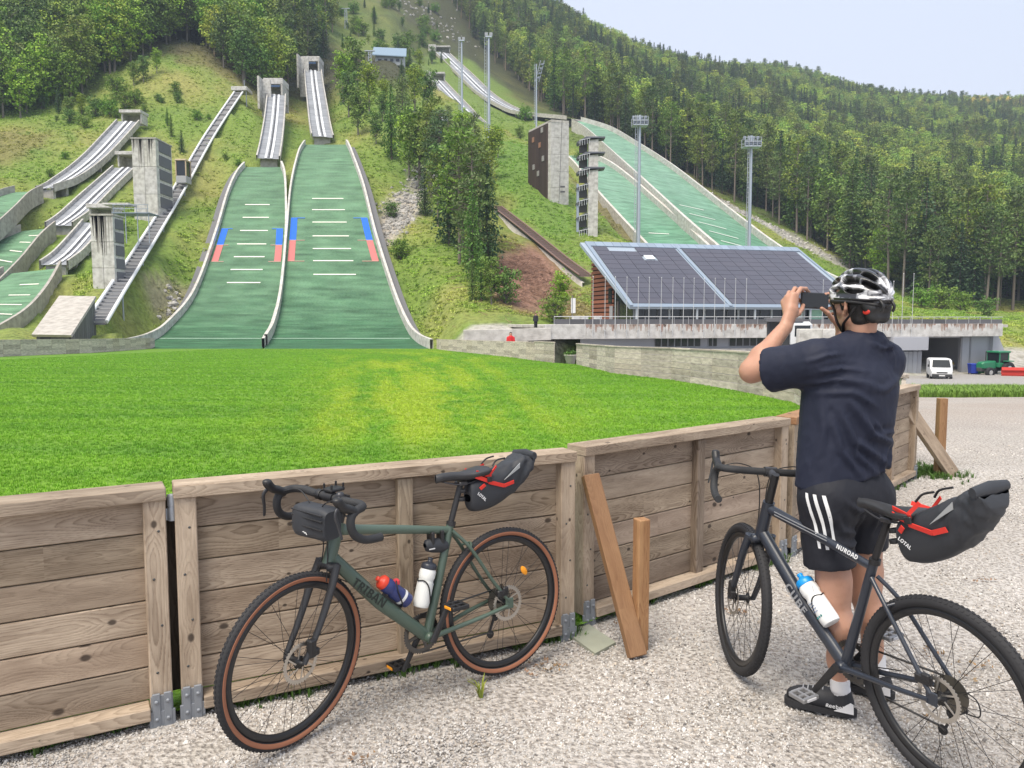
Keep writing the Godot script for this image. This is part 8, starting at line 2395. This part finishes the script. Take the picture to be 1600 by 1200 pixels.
	var so := [
		[pelvis + Lf * 0.06 + Vector3(0, 0.06, 0), pelvis - Lf * 0.06 + Vector3(0, 0.06, 0), 0.115, 0.112], [hl + Lf * 0.012 - F * 0.03, hr - Lf * 0.01 - F * 0.03, 0.105, 0.10],
		[hl + Lf * 0.012, hl + dl * 0.46 + Lf * 0.012, 0.108, 0.104, {"cut": [hlc, dl], "k": 0.05}], [hr - Lf * 0.004, hr + dr * 0.40 - Lf * 0.0, 0.104, 0.092, {"cut": [hrc, dr], "k": 0.05}]]
	var sm2 := sdf_mesh(so, 0.0095, 0.04)
	creases(sm2, C, Rt, B, [[g.call(1262, 800), g.call(1280, 830), g.call(1328, 845), 0.007, 0.014, 0], [g.call(1275, 780), g.call(1305, 800), g.call(1335, 800), 0.007, 0.013, 0], [g.call(1270, 850), g.call(1300, 858), g.call(1330, 850), 0.005, 0.012, 0], [g.call(1345, 800), g.call(1352, 830), g.call(1348, 850), 0.006, 0.010, 0], [g.call(1318, 800), g.call(1326, 840), g.call(1324, 880), 0.006, 0.010, 0], [g.call(1256, 790), g.call(1262, 830), g.call(1256, 870), 0.006, 0.012, 0]])
	obj("shorts", sm2, short_m, man)
	# white stripes and hem emblem, laid on the cloth
	var tm := sm2.mesh().generate_triangle_mesh()
	var cast := func(px: Vector3) -> Vector3:      # from outside the thigh towards its axis
		var ax := hl + dl * (px - hl).dot(dl) + Lf * 0.012
		var hit := tm.intersect_ray(ax + (px - ax).normalized() * 0.4, (ax - px).normalized())
		return hit.position + (px - ax).normalized() * 0.003 if hit else px
	var seen := Vector3(-0.40, 0, 0.916)
	for k in 3:
		var pts := PackedVector3Array()
		for j in 15:
			var t := j / 14.0
			var pd := hl + dl * lerpf(-0.03, 0.20, t)
			var an := 0.02 + 0.27 * k + 0.10 * sin(t * 3.0) + 0.25 * t * t
			var dirn := Lf.rotated(U, an + 0.28 * 1.0)
			var w := 0.0065
			var tang := dirn.cross(U).normalized() * w
			pts.append(cast.call(pd + dirn * 0.12 - tang)); pts.append(cast.call(pd + dirn * 0.12 + tang))
		var st := MB.new(); st.grid(pts, 2, 15, false)
		obj("white_stripe", st, mats["white_print"], man)
	for k in 3:
		var base := hl + dl * 0.385
		var dirn := Lf.rotated(U, 0.05 + 0.06 * k)
		var e := MB.new()
		var tang := dirn.cross(U).normalized() * 0.0038
		var hgt := 0.012 + 0.008 * k
		e.quad(cast.call(base + dirn * 0.12 - tang - U * 0.012), cast.call(base + dirn * 0.12 + tang - U * 0.012), cast.call(base + dirn * 0.12 + tang + U * (hgt - 0.012)), cast.call(base + dirn * 0.12 - tang + U * (hgt - 0.006)))
		obj("hem_emblem", e, mats["white_print"], man)
	# socks and shoes
	var black := mat("shoe_mesh", 0.018, 0.019, 0.024, 0.7); var white := mat("sock_white", 0.68, 0.68, 0.70, 0.85)
	var feet := [[al, Vector3(1.443, 0, -3.169), Vector3(1.252, 0, -3.268), false], [ar, Vector3(1.684, 0, -3.326), Vector3(1.548, 0, -3.435), true]]
	for q in feet:
		var a: Vector3 = q[0]; var heel: Vector3 = q[1]; var toe: Vector3 = q[2]
		var fd := (toe - heel).normalized(); var side := fd.cross(U)
		toe = heel + fd * 0.225
		var ankle := Vector3(heel.x, 0.10, heel.z) + fd * 0.035
		var sb := MB.new()
		var top := a + Vector3(0, 0.10 if q[3] else 0.035, 0)
		sb.tube(catmull([ankle + U * -0.03, ankle + U * 0.01, a.lerp(ankle, 0.45), top], 5), 0.0405, 18)
		obj("sock", sb, white, man)
		if q[3]:
			for k in 3:
				var rg := MB.new()
				var c := a + U * (0.075 - 0.022 * k)
				rg.tube(PackedVector3Array([c, c + U * 0.010]), 0.0415, 18, false)
				obj("sock_band", rg, mats["dark_print"], man)
		var up := [[heel + U * 0.055 + fd * 0.02, heel + U * 0.09 + fd * 0.03, 0.040, 0.041], [heel + U * 0.052 + fd * 0.03, heel + U * 0.062 + fd * 0.12, 0.042, 0.042], [heel + U * 0.058 + fd * 0.10, heel + U * 0.046 + fd * 0.19, 0.043, 0.040], [heel + U * 0.046 + fd * 0.18 + side * 0.006, toe + U * 0.044 + side * 0.004, 0.040, 0.030]]
		obj("shoe_upper", sdf_mesh(up, 0.0065, 0.02, null, [[heel + U * 0.024, -U], [heel + U * 0.112, (U - fd * 0.25).normalized()]]), black, man)
		var ol := PackedVector2Array()
		for k in 40:
			var an := TAU * k / 40
			var x := cos(an); var z := sin(an)
			ol.append(Vector2(0.115 + 0.148 * signf(x) * pow(absf(x), 0.8), (0.043 + 0.006 * x) * signf(z) * pow(absf(z), 0.7)))
		var so2 := MB.new()
		so2.prism(ol, Transform3D(Basis(fd, side, U), heel), 0.004, 0.030)
		obj("shoe_sole", so2, mats["rubber"], man)
		for k in 5:
			var lc := MB.new()
			var p := heel + fd * (0.105 + 0.02 * k) + U * (0.108 - 0.0035 * k)
			lc.tube(catmull([p - side * 0.022 - U * 0.007, p + U * 0.001, p + side * 0.022 - U * 0.007], 4), 0.0028, 6)
			obj("lace", lc, mats["grey_print"], man)
		var hp := MB.new()
		hp.prism(PackedVector2Array([Vector2(-0.022, 0.028), Vector2(0.055, 0.028), Vector2(0.03, 0.045), Vector2(-0.008, 0.075), Vector2(-0.020, 0.07)]), Transform3D(Basis(fd, U, fd.cross(U)), heel - side * -0.0 - fd.cross(U) * 0.042), -0.003, 0.002)
		obj("white_heel_patch", hp, white, man)
		var lt := obj("shoe_lettering", text_mesh("Reebok", 0.016, 0.001), white, man)
		lt.transform = Transform3D(Basis(-fd, U, -fd.cross(U)), heel + fd * 0.05 - fd.cross(U) * 0.0455 + U * 0.047)
	# hair below the helmet
	var hair := [[h.call(-0.034, 0, 0.028), h.call(0.01, 0, 0.034), 0.0885, 0.083, {"ax": hL, "q": 1.08}], [h.call(-0.040, 0.022, -0.02), h.call(-0.038, 0.022, -0.058), 0.058, 0.048, {"k": 0.03}], [h.call(-0.040, -0.022, -0.02), h.call(-0.038, -0.022, -0.058), 0.058, 0.048, {"k": 0.03}], [h.call(0.018, 0.072, 0.0), h.call(0.016, 0.071, -0.025), 0.009, 0.006, {"k": 0.01}], [h.call(0.018, -0.072, 0.0), h.call(0.016, -0.071, -0.025), 0.009, 0.006, {"k": 0.01}]]
	var hm := mat("hair", 0.012, 0.010, 0.010, 0.6)
	hm.normal_enabled = true; hm.normal_texture = noise_tex(305, 256, 0.2, 3, [], FastNoiseLite.TYPE_SIMPLEX_SMOOTH, 8.0); hm.uv1_triplanar = true; hm.uv1_scale = Vector3.ONE * 12.0
	obj("hair", sdf_mesh(hair, 0.0055, 0.015, null, [[h.call(0.030, 0, 0.0), (hF * 1.0 - hU * 0.15).normalized()]]), hm, man)
	# helmet
	var hx := func(a: float, b: float, c: float) -> Vector3: return h.call(-0.008, 0, 0.030) + (hF * cos(0.10) + hU * sin(0.10)) * a + hL * b + (hU * cos(0.10) - hF * sin(0.10)) * c
	var vents := [[0.075, 0.0, 0.036, 0.13], [-0.025, 0.0, 0.050, 0.13], [-0.108, 0.0, 0.030, 0.14]]   # place along the helmet, roll angle, half length, half width
	for sg in [-1.0, 1.0]:
		for q in [[0.088, 0.46, 0.030, 0.13], [0.005, 0.50, 0.046, 0.14], [-0.088, 0.48, 0.036, 0.14], [0.066, 0.92, 0.034, 0.13], [-0.022, 0.95, 0.044, 0.15], [-0.108, 0.92, 0.028, 0.14], [0.045, 1.34, 0.036, 0.10], [-0.055, 1.36, 0.040, 0.11]]:
			vents.append([q[0], q[1] * sg, q[2], q[3]])
	var camo := noise(404, 7.0, 2); var camo2 := noise(405, 14.0, 2)
	var hg := PackedVector3Array(); var hcols := PackedColorArray()
	var nu := 220; var nv := 90
	for j in nv:
		var el_ := lerpf(-0.42, PI / 2, pow(float(j) / (nv - 1), 0.9))
		for i in nu:
			var th := TAU * i / nu - PI
			var dirx := cos(th) * cos(el_); var diry := sin(th) * cos(el_); var dirz := sin(el_)
			var low := 0.055 + 0.03 * smoothstep(1.7, 3.0, absf(th))
			var p := Vector3(dirx * (0.138 if dirx > 0.0 else 0.150), diry * 0.104, dirz * (0.118 if dirz > 0.0 else low))
			var dent := 0.0
			var roll_ := atan2(p.y, p.z)
			for w in vents:
				var e: float = pow(absf(p.x - w[0]) / w[2], 2.4) + pow(absf(roll_ - w[1] * (1.0 - absf(p.x - w[0]) * 1.2)) / w[3], 2.4)
				if e < 1.3:
					dent = maxf(dent, 1.0 - smoothstep(0.72, 1.25, e))
			var ridge := 0.0035 * cos(roll_ * 12.6 + PI)
			p += p.normalized() * (ridge - 0.030 * dent)
			hg.append(hx.call(p.x, p.y, p.z))
			var nz := camo.get_noise_3d(p.x, p.y * 1.4, p.z * 1.8) + 0.5 * camo2.get_noise_3d(p.x * 2.0, p.y, p.z * 2.0)
			var cc := Color(0.60, 0.61, 0.64)
			if nz > 0.03:
				cc = Color(0.02, 0.021, 0.025)
			elif nz > -0.14:
				cc = Color(0.20, 0.205, 0.23)
			if dent > 0.3:
				cc = Color(0.012, 0.012, 0.014)
			if el_ < -0.15 and absf(th) > 1.25:
				cc = Color(0.018, 0.018, 0.021)
			hcols.append(cc)
	var hmb := MB.new(); hmb.grid(hg, nu, nv, true, 1.0, 1.0, true)
	hmb.c = hcols
	var hmm := mat("helmet_shell", 1, 1, 1, 0.3, 0.0, true); hmm.clearcoat_enabled = true; hmm.clearcoat = 0.5; hmm.clearcoat_roughness = 0.15
	var helm := sub(man, "helmet")
	obj("shell", hmb, hmm, helm)
	var rim := MB.new()
	var rp := PackedVector3Array()
	for i in 49:
		rp.append(hg[(i * nu / 48) % nu])
	rim.tube(rp, 0.008, 8, false)
	obj("rim", rim, mats["black_plastic"], helm)
	var cradle := [[hx.call(-0.085, 0.055, -0.03), hx.call(-0.105, 0.030, -0.085), 0.020, 0.018], [hx.call(-0.085, -0.055, -0.03), hx.call(-0.105, -0.030, -0.085), 0.020, 0.018], [hx.call(-0.105, 0.03, -0.085), hx.call(-0.105, -0.03, -0.085), 0.022, 0.022], [hx.call(-0.110, 0.035, -0.045), hx.call(-0.110, -0.035, -0.045), 0.022, 0.022]]
	obj("rear_cradle", sdf_mesh(cradle, 0.006, 0.02), mats["black_plastic"], helm)
	var led := MB.new(); led.col = Color(0.62, 0.045, 0.035)
	led.lathe(Transform3D(Basis(-hF, (hL - hF * 0.6).normalized(), hU).orthonormalized(), hx.call(-0.098, 0.058, -0.062)), [[0.0, 0.004], [0.011, 0.003], [0.013, 0.0], [0.013, -0.012]], 18, 1.4)
	obj("tail_light", led, mats["any_gloss"], helm)
	for s in [-0.03, 0.03]:
		var visor := MB.new()
		visor.tube(catmull([hx.call(-0.13, s, -0.01), hx.call(-0.155, s, -0.035), hx.call(-0.150, s, -0.06)], 4), 0.006, 6)
		obj("strap_loop", visor, mats["black_plastic"], helm)
	for s in [-1.0, 1.0]:
		var cs := MB.new()
		var chin: Vector3 = h.call(0.048, 0.036 * s, -0.122)
		cs.tube(catmull([hx.call(0.075, 0.090 * s, -0.03), h.call(0.055, 0.080 * s, -0.02), h.call(0.048, 0.070 * s, -0.075), chin], 6), 0.0075, 8, true, 0.4, hF)
		cs.tube(catmull([hx.call(-0.070, 0.088 * s, -0.045), h.call(-0.040, 0.090 * s, -0.058), h.call(0.005, 0.076 * s, -0.088), chin], 6), 0.0075, 8, true, 0.4, hF)
		cs.tube(catmull([chin, h.call(0.055, 0.018 * s, -0.136), h.call(0.058, 0.0, -0.138)], 4), 0.0085, 8, true, 0.5)
		obj("chin_strap", cs, mats["black_plastic"], helm)
	# sunglasses
	var gl := sub(man, "sunglasses")
	for s in [-1.0, 1.0]:
		var ln := MB.new()
		var lp := PackedVector3Array()
		for j in 6:
			for i in 8:
				var a := -0.05 + 1.05 * i / 7.0
				lp.append(h.call(0.022 + cos(a) * 0.086, s * sin(a) * 0.078, 0.006 - 0.040 * j / 5.0 + 0.006 * i / 7.0))
		ln.grid(lp, 8, 6, false, 1.0, 1.0, s > 0.0)
		obj("lens", ln, mat("blue_lens", 0.02, 0.11, 0.22, 0.12, 0.4), gl)
		var tp := MB.new(); tp.rod(h.call(0.065, s * 0.070, 0.004), h.call(-0.010, s * 0.083, 0.002), 0.003)
		obj("temple", tp, mats["black_plastic"], gl)
	# the phone in his hands
	var A := Vector3(0.955, -0.03, -0.296).normalized(); var N := Vector3(0.296, 0.0, 0.955); var PU := N.cross(A)
	var ph := thing("phone", "black smartphone held up sideways in both hands of the man", "phone", "", Vector3(1.417, 1.78, -3.622), Basis(A, PU, A.cross(PU)))
	var pb := MB.new(); pb.bx(Vector3.ZERO, Vector3(0.156, 0.075, 0.009), 0.004); obj("phone_case", pb, mats["black_plastic"], ph)
	var ps := MB.new(); ps.bx(Vector3(0, 0, 0.0049), Vector3(0.146, 0.067, 0.0008), 0.0); obj("screen", ps, mat("phone_screen", 0.016, 0.018, 0.020, 0.10), ph)
	var pl := MB.new(); pl.bx(Vector3(-0.05, 0.018, -0.0055), Vector3(0.03, 0.03, 0.002), 0.0008); obj("camera_bump", pl, mats["black_plastic"], ph)
	# two small figures by the terrace
	figure(Vector3(-0.09, -0.92, -53.0), "person in a red jacket walking behind the boarded wall", Color(0.62, 0.025, 0.03), Color(0.03, 0.03, 0.04), 1.72)
	figure(Vector3(2.21, 0.976, -72), "person in dark clothes standing at the left end of the terrace", Color(0.02, 0.022, 0.03), Color(0.02, 0.02, 0.025), 1.25)
	figure(Vector3(-38.6, -1.85, -66.0), "person in a yellow jacket by the wedge shaped station, only the shoulders showing", Color(0.55, 0.62, 0.03), Color(0.05, 0.05, 0.06), 1.55)
func figure(p: Vector3, label: String, coat: Color, legs: Color, hgt: float) -> void:
	var o := thing("person", label, "person", "", p)
	var s := hgt / 1.75
	var k := func(x: float, y: float, z: float) -> Vector3: return Vector3(x, y, z) * s
	var b := [[k.call(0, 0.95, 0), k.call(0, 1.45, 0), 0.13, 0.14], [k.call(0, 1.45, 0), k.call(0, 1.62, 0), 0.06, 0.09], [k.call(-0.2, 1.4, 0), k.call(-0.26, 0.9, 0.05), 0.06, 0.045], [k.call(0.2, 1.4, 0), k.call(0.26, 0.9, 0.05), 0.06, 0.045], [k.call(-0.09, 0.95, 0), k.call(-0.1, 0.08, 0.05), 0.09, 0.05], [k.call(0.09, 0.95, 0), k.call(0.12, 0.08, -0.08), 0.09, 0.05], [k.call(0, 1.66, 0), k.call(0, 1.68, 0.01), 0.10, 0.10]]
	var m := sdf_mesh(b, 0.03, 0.05)
	obj("body", m, mats["skin"], o)
	var c := MB.new(); c = sdf_mesh([[k.call(0, 0.85, 0), k.call(0, 1.45, 0), 0.17, 0.16], [k.call(-0.2, 1.42, 0), k.call(-0.27, 0.95, 0.05), 0.085, 0.07], [k.call(0.2, 1.42, 0), k.call(0.27, 0.95, 0.05), 0.085, 0.07]], 0.03, 0.05)
	for i in c.c.size():
		c.c[i] = coat
	obj("jacket", c, mats["any"], o)
	c = sdf_mesh([[k.call(-0.09, 0.92, 0), k.call(-0.1, 0.1, 0.05), 0.11, 0.075], [k.call(0.09, 0.92, 0), k.call(0.12, 0.1, -0.08), 0.11, 0.075]], 0.03, 0.04)
	for i in c.c.size():
		c.c[i] = legs
	obj("trousers", c, mats["any"], o)
	c = sdf_mesh([[k.call(0, 1.70, -0.01), k.call(0, 1.72, -0.01), 0.105, 0.10]], 0.025, 0.03, null, [[k.call(0, 1.66, 0), Vector3.DOWN]])
	for i in c.c.size():
		c.c[i] = Color(0.05, 0.035, 0.025)
	obj("hair", c, mats["any"], o)

# ---------------------------------------------------------------- small things on the ground
func blades(m: int, h0: float, h1: float, spread: float, w: float, c: Color) -> MB:
	var mb := MB.new()
	for k in m:
		var a := rng.randf() * TAU
		var o := Vector3(cos(a), 0, sin(a)) * rng.randf() * spread
		var hgt := rng.randf_range(h0, h1)
		var lean := Vector3(cos(a), 0, sin(a)) * hgt * rng.randf_range(0.1, 0.8)
		var s := Vector3(-sin(a), 0, cos(a)) * w
		mb.col = shade(c, 0.3)
		mb.quad(o - s, o + s, o + s * 0.7 + lean * 0.4 + Vector3(0, hgt * 0.65, 0), o - s * 0.7 + lean * 0.4 + Vector3(0, hgt * 0.65, 0))
		mb.tri(o - s * 0.7 + lean * 0.4 + Vector3(0, hgt * 0.65, 0), o + s * 0.7 + lean * 0.4 + Vector3(0, hgt * 0.65, 0), o + lean + Vector3(0, hgt * 0.9, 0))
	return mb
func small_things() -> void:
	rng.seed = 777
	var gm: Material = mats["grass_blades"]
	var tuft := blades(14, 0.03, 0.085, 0.03, 0.0035, Color(1, 1, 1))
	var xf := []; var cs := []
	for q in [[Vector3(-1.32, 0, -3.246), Vector3(0.31, 0, -4.017), 420, 0.05], [Vector3(0.417, 0, -4.23), Vector3(1.892, 0, -5.358), 300, 0.05], [Vector3(1.974, 0, -5.448), Vector3(4.337, 0, -8.242), 200, 0.06], [Vector3(-1.983, 0, -2.85), Vector3(-1.518, 0, -3.116), 60, 0.03], [Vector3(4.401, 0, -8.312), Vector3(4.777, 0, -8.563), 260, 0.22], [Vector3(0.35, 0, -4.077), Vector3(0.277, 0, -4.034), 60, 0.05]]:
		for k in q[2]:
			var t := rng.randf()
			if sin(t * 17.0 + q[2]) < -0.25 and q[2] != 260:
				continue
			var p: Vector3 = q[0].lerp(q[1], t) + Vector3(rng.randfn() * q[3] * 0.6, 0, -0.04 + rng.randfn() * q[3])
			var s := rng.randf_range(0.5, 1.25)
			xf.append(Transform3D(Basis(Vector3.UP, rng.randf() * TAU).scaled(Vector3(s, s, s)), p + Vector3(0, -0.012, 0)))
			var e := rng.randf_range(0.6, 1.4)
			cs.append(Color(0.075 * e, 0.155 * e, 0.025 * e))
	tag(multi("edge_grass", tuft, gm, xf, cs), "dark green grass sprouting along the foot of the fence", "grass")
	# verge beyond the gravel track
	xf = []; cs = []
	var vt := blades(16, 0.12, 0.34, 0.16, 0.012, Color(1, 1, 1))
	for k in 5200:
		var d := rng.randf_range(26.5, 39.5); var x := rng.randf_range(0.47, 0.72) * d
		xf.append(Transform3D(Basis(Vector3.UP, rng.randf() * TAU).scaled(Vector3.ONE * rng.randf_range(0.5, 1.2)), Vector3(x, yard_y(d) - 0.03, -d)))
		var e := rng.randf_range(0.7, 1.3)
		cs.append(Color(0.15 * e, 0.26 * e, 0.035 * e))
	tag(multi("verge_grass", vt, gm, xf, cs), "strip of long grass between the gravel track and the yard", "grass")
	var o := thing("weed_plant", "small yellow green weed growing in the gravel below the rear wheel", "plant", "", Vector3(-0.139, 0, -3.35) + Vector3(0, -0.01, 0))
	obj("leaves", blades(13, 0.05, 0.12, 0.012, 0.006, Color(0.26, 0.30, 0.04)), gm, o)
	var stem := MB.new(); stem.col = Color(0.24, 0.26, 0.06); stem.tube(catmull([Vector3.ZERO, Vector3(-0.02, 0.05, 0), Vector3(-0.06, 0.08, 0.01)], 4), 0.0025, 5)
	obj("stem", stem, mats["any"], o)
	# sunken footing slab beside the leaning board
	o = thing("footing_slab", "mossy concrete footing slab sunk in the gravel between two fence panels", "slab")
	var sl := slab([Vector3(0.267, -0.012, -4.097), Vector3(0.422, -0.012, -3.775), Vector3(0.545, -0.012, -3.913), Vector3(0.413, -0.012, -4.186)], Vector3(0, 0.017, 0), 1.0, Color(0.52, 0.56, 0.47))
	obj("slab", sl, mats["concrete"], o)
	# stones
	var rk := MB.new()
	var ico := SphereMesh.new(); ico.radius = 1.0; ico.height = 2.0; ico.radial_segments = 9; ico.rings = 5
	var arr := ico.get_mesh_arrays()
	var vv: PackedVector3Array = arr[Mesh.ARRAY_VERTEX]; var ii: PackedInt32Array = arr[Mesh.ARRAY_INDEX]
	var cn := noise(170, 0.9, 2)
	for k in range(0, ii.size(), 3):
		var q := []
		for e in 3:
			var w: Vector3 = vv[ii[k + e]]
			q.append(w * (1.0 + 0.6 * cn.get_noise_3d(w.x, w.y, w.z)) * Vector3(1.0, 0.7, 0.85))
		if (q[1] - q[0]).cross(q[2] - q[0]).length() > 0.001:
			rk.tri(q[0], q[2], q[1])
	var rm := rk.mesh()
	o = thing("boulder", "single pale boulder on the grass left of the middle hills", "boulder", "", on_ground(-45.4, -103.0))
	var st := obj("stone", rm, mat("pale_rock", 0.55, 0.53, 0.49, 0.9), o)
	st.scale = Vector3(0.9, 0.55, 0.6)
	xf = []; cs = []
	for q in [[-19.3, -133.0, 3.0, 10.0, 480, 0.12], [-16.5, -152.0, 2.6, 8.0, 260, 0.1], [70.0, -205.0, 6.0, 22.0, 420, -0.75], [-40.0, -400.0, 22.0, 24.0, 110, 0.0], [-44.0, -104.0, 2.4, 4.0, 90, 0.4]]:
		for k in q[4]:
			var a := Vector2(rng.randfn() * q[2] * 0.55, rng.randfn() * q[3] * 0.55).rotated(q[5])
			var x: float = q[0] + a.x; var z: float = q[1] + a.y
			if covered(x, -z):
				continue
			var s := rng.randf_range(0.1, 0.5) * (1.0 if z > -300.0 else 1.8)
			xf.append(Transform3D(Basis.from_euler(Vector3(rng.randf(), rng.randf() * TAU, rng.randf())) * s, on_ground(x, z)))
			var e := rng.randf_range(0.26, 0.52)
			cs.append(Color(e, e * 0.96, e * 0.9))
	tag(multi("scree", rm, mat("scree_rock", 1, 1, 1, 0.9, 0.0, true), xf, cs), "pale scree stones lying on the bare patches of the slopes", "stones")
	# cut branches on the red-brown slope
	var tw := MB.new(); tw.rod(Vector3(-0.9, 0, 0), Vector3(0.9, 0.1, 0), 0.035, 0.015, 4); tw.rod(Vector3(0.1, 0.02, 0), Vector3(0.5, 0.2, 0.4), 0.02, 0.01, 4)
	xf = []; cs = []
	for k in 1500:
		var x := 2.6 + rng.randfn() * 3.8; var z := -110.0 + rng.randfn() * 8.0
		if covered(x, -z):
			continue
		xf.append(Transform3D(Basis.from_euler(Vector3(rng.randf_range(-0.5, 0.5), rng.randf() * TAU, rng.randf_range(-0.5, 0.5))) * rng.randf_range(0.4, 1.2), on_ground(x, z) + Vector3(0, 0.08, 0)))
		var e := rng.randf_range(0.6, 1.5)
		cs.append(Color(0.26 * e, 0.155 * e, 0.11 * e))
	tag(multi("cut_branches", tw, mats["scree_rock"], xf, cs), "litter of red brown cut branches on the cleared slope", "branches")
	# dry leaf scraps and soil crumbs in the gravel
	var lf := MB.new()
	for k in 3:
		leaf(lf, rv() * 0.012 * Vector3(1, 0.3, 1), rv(), 0.022, 0.006, (Vector3.UP + rv() * 0.5).normalized())
	xf = []; cs = []
	for k in 46:
		var d := rng.randf_range(2.2, 7.5); var cx := rng.randf_range(-0.6, 0.7) * d
		if cx < edge_x(d) + 0.15:
			continue
		for e in rng.randi_range(4, 22):
			var p := Vector3(cx + rng.randfn() * 0.05, yard_y(d) + 0.004, -d + rng.randfn() * 0.04)
			xf.append(Transform3D(Basis.from_euler(Vector3(rng.randf_range(-0.4, 0.4), rng.randf() * TAU, rng.randf_range(-0.4, 0.4))) * rng.randf_range(0.4, 1.1), p))
			cs.append(shade(Color(0.20, 0.13, 0.075), 0.4))
	tag(multi("leaf_litter", lf, mats["scree_rock"], xf, cs), "small brown scraps of dry leaf scattered in the gravel", "litter")
